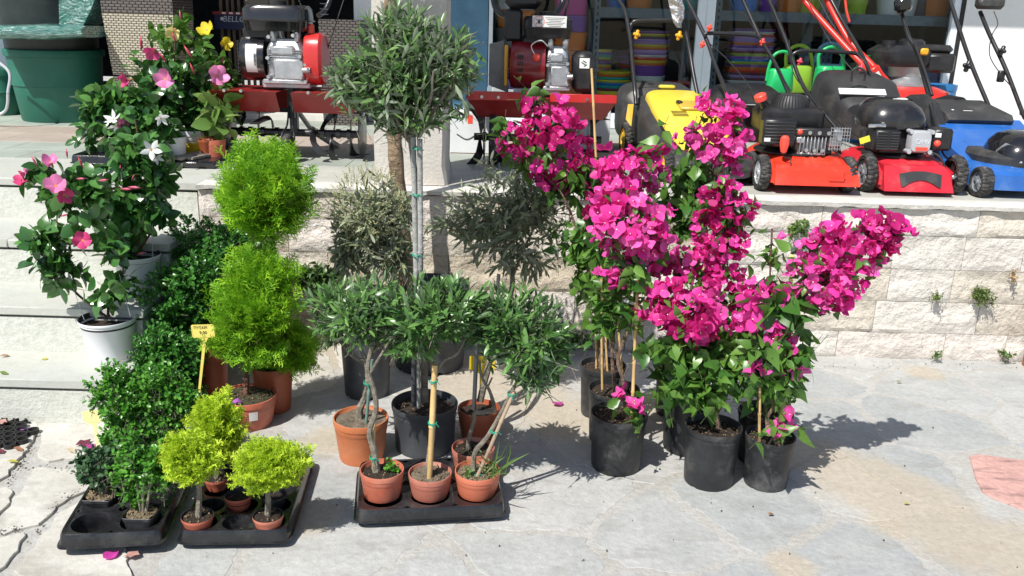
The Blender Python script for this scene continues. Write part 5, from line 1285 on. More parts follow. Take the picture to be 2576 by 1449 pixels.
# fallen petals and leaves: each its own thing
ptl = {k: leafmat('petal_'+k, a, b, .6, .25) for k, a, b in (('magenta', (.42, .03, .25), (.55, .05, .33)), ('violet', (.34, .09, .42), (.42, .13, .5)), ('faded', (.52, .28, .24), (.5, .3, .25)), ('dark', (.14, .03, .05), (.18, .04, .06)), ('yellow', (.50, .47, .08), (.55, .5, .1)), ('brown', (.30, .13, .06), (.36, .17, .09)), ('green', (.15, .24, .05), (.2, .3, .07)), ('straw', (.55, .48, .33), (.6, .52, .38)))}
def litter(px, py, z, s, k, label, kind='petal'):
    rr_ = random.Random(int(px*7+py)); mb = MB(); n = 10
    if kind == 'petal':
        V = [(0, 0, .006)]+[(s*(1+.25*math.sin(3*i+px))*math.cos(2*math.pi*i/n), s*.8*math.sin(2*math.pi*i/n), .002+rr_.uniform(0, s*.45)) for i in range(n)]
        V2 = [(v[0]*.6, v[1]*.6, v[2]*.5+.003) for v in V[1:]]
        V = V+V2; Fs = [(0, n+1+i, n+1+(i+1) % n) for i in range(n)]+[(n+1+i, 1+i, 1+(i+1) % n, n+1+(i+1) % n) for i in range(n)]
    else:
        T = leaf_t([(.15, .14), (.4, .25), (.7, .18)], .4, .25); V = [(v[1]*s*2-s, v[0]*s*2, v[2]*s*1.6+s*.4) for v in T[0]]; Fs = T[1]
    mb.add(V, Fs); o = mb.build('fallen_'+kind, ptl[k], None, PG(px, py, z), smooth=60); o.rotation_euler = (0, 0, rr_.uniform(-.6, .6))
    tag(o, label, 'petal' if kind == 'petal' else 'leaf', 'fallen petals and leaves')
litter(280, 1400, 0.012, .025, 'magenta', 'crumpled magenta petals on the paving in front of the left tray')
litter(332, 1398, 0.012, .022, 'faded', 'faded pinkish petal on the paving right of the magenta one at the left tray')
litter(1402, 1018, 0.008, .024, 'magenta', 'bright magenta petal on the tan paving left of the black pots')
litter(124, 1055, .013, .036, 'yellow', 'large yellow leaf at the foot of the bottom step', 'leaf')
litter(200, 1048, .013, .022, 'magenta', 'magenta petal at the foot of the steps beside the blank yellow tag')
litter(60, 1082, .013, .020, 'violet', 'violet petal on the pale slab right of the rubber mat')
litter(47, 1133, .013, .022, 'brown', 'dry brown leaf on the pale slab below the rubber mat', 'leaf')
litter(33, 1164, .013, .020, 'yellow', 'small yellow green leaf in the joint of the left slabs', 'leaf')
litter(2, 1139, .013, .016, 'dark', 'dark red petal at the left edge of the picture')
litter(0, 1065, .03, .028, 'faded', 'pink petal lying on the rubber mat')
litter(212, 1118, .013, .026, 'dark', 'dark wilted flower on the slab left of the box plant tray')
litter(226, 1126, .016, .022, 'magenta', 'magenta flower bit beside the dark wilted one left of the tray')
litter(180, 1137, .013, .024, 'straw', 'pale dry leaf on the joint left of the box plants', 'leaf')
litter(14, 898, .2, .02, 'brown', 'brown leaf on the lowest step, left edge', 'leaf')
litter(112, 905, .2, .012, 'yellow', 'small yellow petal on the lowest step, in the middle')
litter(10, 942, .2, .022, 'green', 'green leaf on the front of the lowest step, left', 'leaf')
litter(165, 742, .4, .012, 'yellow', 'small yellow petal on the second step left of the white pots')
litter(2282, 1268, .008, .013, 'yellow', 'tiny yellow green leaf on the tan paving at the right', 'leaf')
litter(2262, 962, .008, .016, 'green', 'thin green leaf on the pale paving near the wall', 'leaf')
litter(1940, 1225+70, .008, .014, 'brown', 'small brown twig bit on the paving in front of the right black pots', 'leaf')
litter(2530, 872+30, .008, .03, 'brown', 'dry brown leaf at the foot of the wall under the weed', 'leaf')
# crumbs and grit in the joints of the left slabs
N = 420; P = []
for k in range(N):
    ax, ay, bx_, by = rnd.choice([(160, 1245, 60, 1385), (62, 1180, 270, 1190), (80, 1130, 20, 1220), (300, 1150, 170, 1262), (-20, 1350, 60, 1335), (1500, 912, 2560, 930), (0, 1050, 90, 1062), (620, 1360, 740, 1330)])
    u = rnd.random(); p = PG(ax+(bx_-ax)*u, ay+(by-ay)*u+rnd.gauss(0, 5), 0); P.append((p.x+rnd.gauss(0, .008), min(4.18, p.y), .010))
for k in range(110):
    p = PG(rnd.uniform(-100, 2650), rnd.uniform(900, 1460)); P.append((p.x, min(4.15, p.y), .006))
N = len(P)
P = np.array(P); T = tmpl([(-.5, -.4, -.3), (.5, -.3, -.3), (0, .6, -.3), (0, 0, .5)], [(0, 1, 2), (0, 3, 1), (1, 3, 2), (2, 3, 0)])
inst_mesh('grit', [(T, P, frames(rdirs(NP, N), rdirs(NP, N)), NP.uniform(.0015, .008, N))], [mat('grit_brown', (.10, .08, .06), .9, var=.5)], None)
# ================================================================ FOLIAGE KIT
OL = [leaf_t([(.12, .05), (.4, .115), (.74, .10)], .3, .12), leaf_t([(.12, .05), (.4, .12), (.74, .10)], .15, .35), leaf_t([(.12, .045), (.45, .105), (.76, .09)], .4, -.12)]
OV = [leaf_t([(.06, .12), (.28, .31), (.55, .34), (.82, .21)], .25, .25), leaf_t([(.06, .12), (.28, .30), (.55, .32), (.82, .2)], .12, .45), leaf_t([(.06, .12), (.28, .32), (.55, .33), (.82, .19)], .4, .1)]
BV = [leaf_t([(.06, .12), (.24, .30), (.5, .28), (.78, .12)], .3, .4), leaf_t([(.06, .10), (.24, .28), (.5, .26), (.78, .11)], .45, .15, twist=.4), leaf_t([(.06, .1), (.24, .3), (.5, .29), (.8, .12)], .2, .6, twist=-.3)]
BX = [leaf_t([(.25, .26), (.7, .30)], .25, .15)]
def rotm(a, ax): return Matrix.Rotation(rad(a), 4, ax)
def spindle(r, y0, y1, seg=5, mid=.6):
    V = [(0, y0, 0)]; 
    for t, k in ((.3, .75), (mid, 1)):
        V += [(r*k*math.cos(2*math.pi*i/seg), y0+(y1-y0)*t, r*k*math.sin(2*math.pi*i/seg)) for i in range(seg)]
    V.append((0, y1, 0)); Fs = [(0, 1+i, 1+(i+1) % seg) for i in range(seg)]+[(1+i, 1+seg+i, 1+seg+(i+1) % seg, 1+(i+1) % seg) for i in range(seg)]+[(1+seg+i, 1+2*seg, 1+seg+(i+1) % seg) for i in range(seg)]
    return tmpl(V, Fs)
def with_m(T, m): return (T[0], T[1], [m]*len(T[1]))
def bract_flower(seed, open_=48):
    r_ = random.Random(seed); parts = []
    for k in range(3):
        T = leaf_t([(.05, .24), (.26, .46), (.58, .47), (.87, .24)], r_.uniform(0, .35), r_.uniform(-.35, .35), twist=r_.uniform(-.5, .5))
        V = T[0].copy(); V[:, 2] += np.array([r_.uniform(-.10, .10) for _ in range(len(V))]); V[:, :2] += np.array([[r_.uniform(-.04, .04), r_.uniform(-.04, .04)] for _ in range(len(V))]); T = (V, T[1], T[2])
        parts.append((T, rotm(120*k+r_.uniform(-15, 15), 'Y') @ rotm(open_+r_.uniform(-16, 16), 'X')))
    st = []
    for k in range(5): st.append((with_m(leaf_t([(.5, .3)], 0, 0), 1), Matrix.Translation((0, .34, 0)) @ rotm(72*k, 'Y') @ rotm(80, 'X') @ Matrix.Scale(.065, 4)))
    st.append((with_m(spindle(.03, 0, .36), 2), Matrix()))
    return join_t(parts+st)
BF = [bract_flower(s, o) for s, o in ((1, 40), (2, 55), (3, 62), (4, 35), (5, 70))]
def pinwheel(seed, a=72):
    r_ = random.Random(seed); parts = []
    for k in range(5):
        T = leaf_t([(.08, .20), (.36, .40), (.68, .45), (.90, .28)], .22, .30+r_.uniform(-.2, .35), twist=.45)
        parts.append((T, Matrix.Translation((0, .0, 0)) @ rotm(72*k, 'Y') @ rotm(a+r_.uniform(-8, 8), 'X')))
    parts.append((with_m(spindle(.16, -.9, .06, 6, .85), 2), Matrix())); 
    parts.append((with_m(leaf_t([(.3, .5), (.7, .5)], 0, 0), 1), Matrix.Translation((0, .03, -.13)) @ rotm(85, 'X') @ Matrix.Scale(.26, 4)))
    return join_t(parts)
def star(seed, a=74):
    r_ = random.Random(seed); parts = []
    for k in range(5):
        T = leaf_t([(.15, .13), (.42, .23), (.7, .17)], .15, .15, twist=.3)
        parts.append((T, rotm(72*k, 'Y') @ rotm(a+r_.uniform(-10, 10), 'X')))
    parts.append((with_m(spindle(.14, -.9, .06, 6, .85), 2), Matrix())); parts.append((with_m(leaf_t([(.3, .5), (.7, .5)], 0, 0), 1), Matrix.Translation((0, .03, -.10)) @ rotm(85, 'X') @ Matrix.Scale(.2, 4)))
    return join_t(parts)
ST = [star(1), star(2, 66)]
PW = [pinwheel(1, 70), pinwheel(2, 78), pinwheel(3, 62)]
BUD = spindle(.09, 0, 1, 5, .55)
def frond(seed, n=9, w=.035, side=.42, sub=True, fl=.25):
    r_ = random.Random(seed); V = []; Fs = []
    def blade(a, d, l, wd, nz):
        a = Vector(a); d = Vector(d).normalized(); s = d.cross(Vector(nz)).normalized()*wd; n0 = len(V)
        V.extend([tuple(a-s), tuple(a+s), tuple(a+d*l+s*.4), tuple(a+d*l-s*.4)]); Fs.append((n0, n0+1, n0+2, n0+3))
    blade((0, 0, 0), (0, 1, 0), 1, w*.6, (0, 0, 1))
    for k in range(n):
        t = .12+.82*k/n; s = 1 if k % 2 else -1; L_ = side*(1-.55*t)*r_.uniform(.8, 1.2); z = r_.uniform(-fl, fl)*1.3
        d = Vector((s*.75, .75, z)).normalized(); nz = Vector((r_.uniform(-.5, .5), 0, 1))
        blade((0, t, 0), d, L_, w, nz)
        if sub:
            for j in (0, 1, 2):
                q = Vector((0, t, 0))+d*L_*(.25+.28*j); e = Vector((s*(.15 if j % 2 else .95), .95 if j % 2 else .3, z+r_.uniform(-.5, .5))); blade(q, e, L_*.42*r_.uniform(.8, 1.3), w*.9, nz)
    return tmpl(V, Fs)
FR = [frond(s, 8, .030, .5, True, .35) for s in range(4)]
FG = [frond(s+20, 8, .05, .5, True, .7) for s in range(4)]

LM = {
 'olive': leafmat('leaf_olive', (.045, .115, .026), (.18, .31, .095), .34, .22, under=(.26, .32, .21)),
 'olive2': leafmat('leaf_olive_bluish', (.04, .115, .025), (.17, .33, .085), .32, .25, under=(.19, .29, .15)),
 'olive3': leafmat('leaf_olive_grey', (.14, .18, .095), (.34, .39, .22), .5, .3, under=(.27, .30, .22)),
 'box': leafmat('leaf_box', (.025, .115, .016), (.09, .28, .04), .32, .2),
 'boxl': leafmat('leaf_box_bright', (.035, .16, .014), (.15, .40, .05), .28, .25),
 'thuja': leafmat('leaf_cypress_lime', (.13, .35, .012), (.37, .65, .03), .6, .35),
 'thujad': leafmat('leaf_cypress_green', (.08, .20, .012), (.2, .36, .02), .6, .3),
 'gold': leafmat('leaf_cypress_gold', (.36, .53, .02), (.68, .84, .06), .6, .35),
 'boug': leafmat('leaf_bougainvillea', (.035, .12, .02), (.14, .28, .045), .36, .3),
 'mand': leafmat('leaf_mandevilla', (.022, .09, .02), (.10, .25, .05), .24, .2, spec=.7),
 'mandl': leafmat('leaf_mandevilla_light', (.05, .14, .02), (.13, .26, .04), .25, .3, spec=.6),
 'weed': leafmat('leaf_weed', (.07, .15, .03), (.16, .25, .06), .5, .3),
 'ivy': leafmat('leaf_ivy', (.04, .10, .025), (.10, .18, .05), .4, .2)}
BR = {'mag': leafmat('bract_magenta', (.62, .016, .26), (.90, .075, .46), .55, .42, tcol=(.85, .02, .26)),
      'pink': leafmat('bract_pink', (.72, .07, .38), (.90, .16, .55), .55, .4, tcol=(.9, .06, .38)),
      'red': leafmat('bract_crimson', (.38, .008, .12), (.62, .02, .26), .55, .42, tcol=(.7, .015, .15))}
fwh = mat('floret_white', (.78, .76, .66), .6, var=.02); fgr = mat('flower_tube', (.30, .34, .12), .6, var=.1)
MF = {'pink': leafmat('petal_pink', (.66, .16, .38), (.78, .26, .50), .5, .3), 'rose': leafmat('petal_rose', (.62, .05, .18), (.70, .08, .26), .5, .3), 'white': leafmat('petal_white', (.74, .75, .74), (.82, .82, .80), .5, .3), 'yellow': leafmat('petal_yellow', (.75, .58, .02), (.82, .68, .05), .5, .3), 'cream': leafmat('petal_cream', (.74, .64, .22), (.78, .70, .35), .5, .3)}
throat = mat('flower_throat', (.62, .22, .03), .6, var=.1); tubec = mat('flower_tube_rose', (.45, .22, .12), .6, var=.1)
budm = leafmat('bud_rose', (.45, .03, .07), (.66, .16, .25), .5, .2)
bark = {'olive': mat('bark_olive_grey', (.27, .24, .19), .9, var=.25, scale=25, bump=2, bscale=60, col2=(.15, .13, .10)),
        'tan': mat('bark_tan', (.33, .24, .15), .9, var=.25, scale=14, bump=3, bscale=40, col2=(.16, .11, .07)),
        'brown': mat('bark_brown', (.17, .09, .055), .9, var=.25, scale=25, bump=2, bscale=70, col2=(.07, .04, .025)),
        'boug': mat('bark_bougainvillea', (.25, .17, .12), .9, var=.25, scale=25, bump=2, bscale=70, col2=(.12, .08, .055))}
bamboo = mat('bamboo', (.62, .42, .18), .45, var=.12, scale=12, bump=.2, bscale=30)
stakeg = mat('stake_weathered', (.33, .33, .31), .8, var=.15, scale=20, bump=1, bscale=40)
stakeb = mat('stake_dark', (.05, .055, .06), .6, var=.2)
tiem = mat('tie_green', (.01, .30, .19), .5, var=.05)
stemg = mat('stem_green', (.09, .12, .04), .6, var=.2)

def add_foliage(par, cr, T, ms, twigm=None, tw=.0022, nobj=0, name='leaf', stuff='foliage', rng=None, extra=None, scale_w=None):
    """cr: list of crown() results"""
    org = np.array(par.location)
    P = np.concatenate([c[0] for c in cr]); R = np.concatenate([c[1] for c in cr]); Sc = np.concatenate([c[2] for c in cr])
    pick = front_pick(P, nobj); v = np.arange(len(P)) % len(T); ms = ms if isinstance(ms, list) else [ms]
    if nobj:
        me = [mesh_of(name, t, ms) for t in T]; inst_objs(name, me, P[pick], R[pick], Sc[pick], par, org)
    rest = ~pick; sets = [(T[k], P[rest & (v == k)], R[rest & (v == k)], Sc[rest & (v == k)]) for k in range(len(T))]
    mm = list(ms)
    if twigm:
        for c in cr:
            t = twigset(c[3][0], c[3][1], tw); t = (with_m(t[0], len(mm)),)+t[1:]; sets.append(t)
        mm.append(twigm)
    if extra: sets += extra
    return inst_mesh(stuff, sets, mm, par, org, rng=NP)
def ell(px, py, rx, ry, Y, depth=None):
    s = mpp(Y); return PY(px, py, Y), ((rx*s), (depth if depth else (rx+ry)/2)*s if depth is None or depth > 3 else depth, ry*s)
def stems(par, paths, m, name='stem', seg=7):
    """each path: [(px, py, Y, radius), ...]"""
    o = None
    for p in paths:
        P = [PY(a, b, Y)-Vector(par.location) for a, b, Y, r in p]; sp = smooth_path(P, 5)
        rr_ = [q[3] for q in p]; n = len(sp); R = []
        for i in range(n):
            u = i/(n-1)*(len(rr_)-1); k = min(int(u), len(rr_)-2); R.append((rr_[k]+(rr_[k+1]-rr_[k])*(u-k))*(1+.07*math.sin(i*2.3)))
        o = MB().tube(sp, R, seg).build(name, m, par)
    return o
def cane(par, a, b, r=.0055, m=None, nodes=5, name='cane'):
    A = PY(*a)-Vector(par.location); B = PY(*b)-Vector(par.location); mb = MB(); pts = []; R = []
    for k in range(nodes+1):
        p = A.lerp(B, k/nodes)+Vector((rnd.uniform(-.001, .001), 0, 0))
        for d_, q in ((-.006, 1), (0, 1.25), (.006, 1)):
            if 0 < k < nodes: pts.append(p+(B-A).normalized()*d_); R.append(r*q)
        if k in (0, nodes): pts.append(p); R.append(r)
    return mb.tube(pts, R, 10).build(name, m or bamboo, par)
def tie(par, px, py, Y, r=.011):
    c = PY(px, py, Y)-Vector(par.location); mb = MB()
    for dz in (-.002, .002):
        pts = [c+Vector((r*math.cos(a), r*math.sin(a), dz+.002*math.sin(a))) for a in [2*math.pi*k/12 for k in range(13)]]; mb.tube(pts, .0016, 5)
    mb.tube([c+Vector((r*.3, -r, 0)), c+Vector((r*1.0, -r*1.4, .006)), c+Vector((r*1.6, -r*1.4, -.006))], .0014, 5)
    mb.tube([c+Vector((0, -r, 0)), c+Vector((r*.3, -r*1.3, -.016))], .0014, 5)
    return mb.build('tie', tiem, par)

# ================================================================ OLIVE TREES
def potted(name, label, cat, box, m, group=None, z0=0.0, **kw):
    c, R, h = pot_px(*box, z0); t = thing(name, label, cat, c, group=group); pot(t, R, h, m, **kw); return t, c, R, h
G_OL = 'olive trees in pots'
# tall tree whose trunk runs up out of the picture
c, R, h = Vector((PG(1072, 990, 0).x-.02, 3.95, 0)), .19, .40
tT = thing('olive_tree', 'tallest olive tree with thick tan trunk rising behind the round olive crown', 'olive tree', c, group=G_OL)
pot(tT, R, h, greypot, base=.86, seed=1)
stems(tT, [[(1040, 850, 3.95, .042), (1018, 640, 3.95, .036), (1000, 450, 3.95, .034), (990, 300, 3.95, .033), (985, 100, 3.95, .032), (984, -30, 3.95, .030), (990, -170, 3.95, .026)]], bark['tan'], 'trunk', 12)
stems(tT, [[(990, -160, 3.95, .02), (930, -260, 3.9, .012), (900, -330, 3.9, .006)], [(990, -160, 3.95, .02), (1050, -260, 4.0, .012), (1090, -340, 4.0, .006)]], bark['tan'], 'branch')
cs, r_ = ell(985, -270, 170, 110, 3.95)
add_foliage(tT, [crown(NP, cs, r_, 150, 9, .13, .06, lump=.4)], OL, LM['olive'], bark['olive'])
# olive in the left big pot: greyish flowering crown
c, R, h = pot_px(847, 996, 1012, 880, 0.0); h = .42
t2o_ = thing('olive_tree', 'grey leaved olive tree with cream flower buds behind the orange terracotta pot', 'olive tree', c, group=G_OL)
pot(t2o_, R, h, greypot, base=.78, seed=2)
Yc = c.y
stems(t2o_, [[(925, 860, Yc, .016), (935, 760, Yc, .014), (925, 680, Yc, .012), (930, 600, Yc, .008)]], bark['olive'], 'trunk')
c1 = [crown(NP, *ell(990, 545, 52, 80, Yc+.02), 50, 9, .12, .052, up=.2, lump=.5, rmin=.3, jit=.6), crown(NP, *ell(925, 560, 98, 112, Yc), 120, 9, .13, .054, up=.25, lump=.55, droop=.2, rmin=.3, jit=.6), crown(NP, *ell(990, 640, 60, 60, Yc), 45, 8, .11, .062, up=-.2, lump=.4, droop=.35), crown(NP, *ell(880, 620, 60, 70, Yc), 45, 8, .11, .06, up=-.3, lump=.4, droop=.4)]
# cream flower buds
nb = 520; d = rdirs(NP, nb); cc, rr_ = ell(920, 510, 85, 80, Yc-.04); Pb = np.array(cc)+d*np.array(rr_)*NP.uniform(.8, 1.15, (nb, 1))
SPR = join_t([(spindle(.10, .25*k, .25*k+.16, 4), rotm(70*k, 'Y') @ Matrix.Translation((.10, 0, 0))) for k in range(4)]+[(spindle(.025, 0, 1, 3), Matrix())])
budc = mat('flower_bud_cream', (.44, .44, .22), .7, var=.15)
add_foliage(t2o_, c1, OL, LM['olive3'], bark['olive'], nobj=220)
inst_mesh('flower_buds', [(SPR, Pb, frames(d+np.array([0, 0, .8]), rdirs(NP, nb)), NP.uniform(.018, .034, nb))], [budc], t2o_, np.array(t2o_.location))
# big round standard in the grey pot at the front
t3, c, R, h = potted('olive_tree', 'large round headed olive standard with paired grey stakes in the grey pot', 'olive tree', (979, 1158, 1156, 1048), greypot, G_OL, base=.88, seed=3, soil=soilm, chips=60, rim=.022)
Yc = c.y
stems(t3, [[(1068, 1010, Yc, .016), (1066, 900, Yc, .014), (1058, 700, Yc, .012), (1048, 500, Yc, .011), (1035, 360, Yc, .011), (1020, 260, Yc, .009)]], bark['olive'], 'trunk')
stems(t3, [[(1035, 360, Yc, .009), (960, 270, Yc, .006), (900, 190, Yc, .003)], [(1035, 350, Yc, .009), (1110, 250, Yc-.05, .006), (1160, 160, Yc, .003)], [(1020, 280, Yc, .008), (1010, 180, Yc, .006), (1020, 90, Yc, .003)], [(1035, 340, Yc, .007), (1080, 260, Yc-.1, .005), (1090, 180, Yc-.15, .003)], [(1030, 350, Yc, .007), (980, 270, Yc-.1, .005), (950, 200, Yc-.12, .003)]], bark['olive'], 'branch')
cane(t3, (1052, 1025, Yc-.04), (1040, 345, Yc-.04), .0095, stakeg, 2, 'stake'); cane(t3, (1060, 900, Yc-.05), (1056, 350, Yc-.05), .0095, stakeg, 2, 'stake'); cane(t3, (1040, 1022, Yc-.05), (1042, 860, Yc-.05), .009, stakeb, 1, 'stake')
for q in (488, 640, 372): tie(t3, 1049, q, Yc-.045, .016)
c1 = [crown(NP, *ell(1010, 188, 176, 142, Yc), 215, 12, .14, .058, up=.5, lump=.4, rmin=.5, jit=.5), crown(NP, *ell(1010, 190, 120, 95, Yc), 70, 9, .12, .058, up=.3, lump=.2, rmin=.2), crown(NP, *ell(1130, 150, 75, 80, Yc), 55, 10, .12, .055, up=.5), crown(NP, *ell(1010, 60, 90, 42, Yc), 45, 10, .12, .055, up=.9), crown(NP, *ell(890, 200, 70, 70, Yc), 45, 10, .11, .055, up=.4), crown(NP, *ell(1020, 300, 90, 35, Yc), 40, 9, .10, .055, up=-.1)]
add_foliage(t3, c1, OL, LM['olive'], bark['olive'], nobj=290)
# right hand olive behind, terracotta pot
t4, c, R, h = potted('olive_tree', 'airy wide olive tree near the wall in a shaded terracotta pot', 'olive tree', (1147, 1262, 1118, 1048), terra['deep'], G_OL, base=.8, foot=False, seed=4, soil=soilm, chips=30)
Yc = 3.62
stems(t4, [[(1207, 1010, c.y, .014), (1240, 880, c.y+.05, .012), (1285, 740, Yc, .012), (1288, 660, Yc, .010), (1280, 560, Yc, .008)], [(1287, 700, Yc, .008), (1330, 600, Yc, .005), (1370, 530, Yc, .003)], [(1287, 690, Yc, .008), (1240, 600, Yc, .005), (1190, 540, Yc, .003)]], bark['olive'], 'trunk')
cane(t4, (1192, 1030, c.y-.03), (1200, 860, c.y), .0085, stakeb, 1, 'stake'); cane(t4, (1240, 880, Yc-.05), (1255, 690, Yc-.05), .008, stakeg, 2, 'stake')
c1 = [crown(NP, *ell(1275, 555, 150, 110, Yc), 120, 9, .14, .056, up=.25, lump=.6, droop=.25, rmin=.3, jit=.6), crown(NP, *ell(1340, 500, 80, 60, Yc), 60, 9, .12, .055, up=.5, lump=.3), crown(NP, *ell(1175, 560, 80, 70, Yc), 30, 8, .12, .062, up=.0, lump=.4, droop=.3), crown(NP, *ell(1300, 650, 100, 50, Yc), 28, 7, .11, .062, up=-.5, lump=.4, droop=.6)]
add_foliage(t4, c1, OL, LM['olive3'], bark['olive'], nobj=240)
# bonsai like olive in the left terracotta pot
t5, c, R, h = potted('olive_tree', 'low olive tree with forked pale trunk in the large orange terracotta pot', 'olive tree', (834, 983, 1178, 1079), terra['orange'], G_OL, base=.80, foot=False, seed=5, soil=soild, fill=.93, rim=.026)
Yc = c.y
stems(t5, [[(908, 1070, Yc, .015), (905, 1030, Yc, .014), (918, 1000, Yc, .012), (928, 960, Yc-.03, .014), (922, 910, Yc, .010), (908, 880, Yc, .006)], [(922, 912, Yc, .009), (885, 895, Yc, .006), (850, 850, Yc, .005), (835, 815, Yc, .003)], [(922, 912, Yc, .009), (940, 880, Yc, .006), (962, 840, Yc, .004)], [(890, 893, Yc, .005), (880, 850, Yc, .004), (885, 810, Yc, .002)], [(938, 885, Yc, .006), (975, 860, Yc, .003)]], bark['olive'], 'trunk')
cane(t5, (920, 1072, Yc-.03), (935, 905, Yc-.03), .006, mat('stake_green', (.14, .24, .2), .6, var=.1), 2, 'stake')
tie(t5, 926, 962, Yc-.03, .016)
c1 = [crown(NP, *ell(862, 775, 92, 66, Yc), 85, 9, .10, .055, up=.5, lump=.3), crown(NP, *ell(840, 820, 60, 35, Yc), 30, 8, .09, .048, up=.3)]
add_foliage(t5, c1, OL, LM['olive2'], bark['olive'], tw=.003, nobj=180)
# the carry tray with three, plus one behind
trO = tray('plant_tray', 'black carry tray holding the small terracotta olive pots in the middle of the paving', Vector((-.476, 2.515, 0)), .468, .33, 3, 2, z=.062, rz=rad(8), cr=.066)
def T_in(label, box, m, s, so_, ch, **k):
    cc_, R, h = pot_px(*box, .046); t = thing('olive_tree', label, 'olive tree', cc_, group=G_OL); pot(t, R, h, m, base=.84, foot=False, seed=s, soil=so_, chips=ch, rim=.02, **k); return t, cc_, R, h
t6, c, R, h = T_in('small olive with knotted trunk in the left terracotta pot of the tray', (901, 1022, 1268, 1207), terra['brick'], 6, soilm, 30)
Yc = c.y
stems(t6, [[(948, 1195, Yc, .014), (942, 1140, Yc, .011), (930, 1085, Yc, .010), (946, 1030, Yc, .009), (940, 980, Yc, .008), (925, 930, Yc, .008), (935, 870, Yc, .006)], [(930, 940, Yc, .006), (960, 890, Yc, .004), (985, 850, Yc, .003)]], bark['olive'], 'trunk')
cane(t6, (938, 1195, Yc+.02), (944, 1010, Yc+.03), .005); tie(t6, 940, 1150, Yc, .013)
add_foliage(t6, [crown(NP, *ell(900, 785, 90, 78, Yc+.05), 80, 10, .12, .048, up=.5, lump=.5, rmin=.3), crown(NP, *ell(960, 760, 60, 60, Yc+.05), 40, 9, .1, .055, up=.5)], OL, LM['olive2'], bark['olive'], tw=.003, nobj=180)
add_w = [(SPR, )]
t7, c, R, h = T_in('small olive tied to a thick bamboo cane, middle pot of the tray', (1022, 1142, 1266, 1215), terra['pinkish'], 7, soild, 40)
Yc = c.y
stems(t7, [[(1075, 1205, Yc, .009), (1080, 1140, Yc, .009), (1088, 1090, Yc+.01, .010), (1092, 1000, Yc+.012, .008), (1090, 930, Yc, .008), (1082, 880, Yc, .006), (1075, 820, Yc, .004)], [(1095, 935, Yc, .007), (1120, 905, Yc, .005), (1150, 890, Yc, .004), (1172, 850, Yc, .003)]], bark['olive'], 'trunk')
cane(t7, (1080, 1222, Yc-.02), (1094, 918, Yc-.02), .0095, None, 2); tie(t7, 1090, 957, Yc-.018, .014); tie(t7, 1088, 1063, Yc-.018, .014)
add_foliage(t7, [crown(NP, *ell(1085, 785, 128, 78, Yc), 130, 9, .10, .055, up=.45, lump=.3), crown(NP, *ell(1040, 850, 80, 50, Yc), 45, 8, .1, .05, up=.1, droop=.15), crown(NP, *ell(1150, 760, 70, 50, Yc), 40, 9, .1, .055, up=.5)], OL, LM['olive2'], bark['olive'], tw=.003, nobj=260)
t8, c, R, h = T_in('small olive leaning on two tied sticks, front right pot of the tray', (1138, 1264, 1263, 1211), mat('terracotta_red', (.55, .15, .08), .5, var=.06, dirt=(.5, .25, .18), dscale=5, damt=.3), 8, soilg, 60)
Yc = c.y
stems(t8, [[(1192, 1198, Yc, .009), (1194, 1140, Yc, .009), (1225, 1100, Yc, .008), (1260, 1040, Yc, .007), (1290, 980, Yc, .007), (1320, 930, Yc, .005), (1350, 880, Yc, .004)], [(1292, 975, Yc, .005), (1340, 950, Yc, .004), (1385, 930, Yc, .003)], [(1300, 960, Yc, .005), (1270, 900, Yc, .004), (1260, 850, Yc, .003)]], bark['olive'], 'trunk')
cane(t8, (1198, 1205, Yc-.02), (1294, 985, Yc-.015), .0065, mat('stick_tan', (.40, .29, .2), .7, var=.15), 3)
for q in ((1240, 1083), (1283, 990), (1196, 1190)): tie(t8, q[0]+4, q[1], Yc-.008, .014)
add_foliage(t8, [crown(NP, *ell(1310, 830, 132, 90, Yc), 150, 9, .10, .055, up=.45, lump=.3), crown(NP, *ell(1370, 880, 75, 70, Yc), 70, 9, .1, .048, up=.3), crown(NP, *ell(1240, 800, 60, 50, Yc), 35, 9, .1, .055, up=.4), crown(NP, *ell(1340, 960, 60, 35, Yc-.03), 22, 7, .1, .045, up=-.1)], OL, LM['olive2'], bark['olive'], tw=.003, nobj=280)
nb = 34; dd = rdirs(NP, nb)*np.array([.045, .04, .02]); Pg = np.array(c)+np.array([0, 0, h*.9])+dd
G1 = leaf_t([(.3, .012), (.7, .01)], .3, .5)
def grass_tuft(par, P, n, l, m, name='weeds', w=.5):
    q = rdirs(NP, n); q[:, 2] = np.abs(q[:, 2])+.5; inst_mesh(name, [(leaf_t([(.3, .05*w), (.7, .04*w)], .3, .5), P+NP.normal(size=(n, 3))*np.array([.018, .018, .002]), frames(q, rdirs(NP, n)), NP.uniform(.6, 1.2, n)*l)], [m], par, np.array(par.location))
grass_tuft(t8, np.array(c)+np.array([.05, -.02, h*.88]), 22, .13, LM['weed'])
def clump(par, P, n, r, leaf, m, T=BX, name='weeds'):
    cr = crown(NP, P, r, n, 5, .035, leaf, up=.7, jit=.5); inst_mesh(name, [(T[0], cr[0], cr[1], cr[2])], [m], par, np.array(par.location))
clump(t8, np.array(c)+np.array([-.035, -.02, h*.9]), 8, (.02, .02, .02), .018, LM['weed'])
clump(t6, np.array(c)*0+np.array(t6.location)+np.array([.035, 0, .11]), 16, (.03, .02, .02), .014, LM['boxl'])
t9, c, R, h = T_in('small olive with crooked bare trunk in the rear pot of the tray', (1131, 1249, 1200, 1150), terra['pinkish'], 9, soilm, 30, inside=None)
Yc = c.y
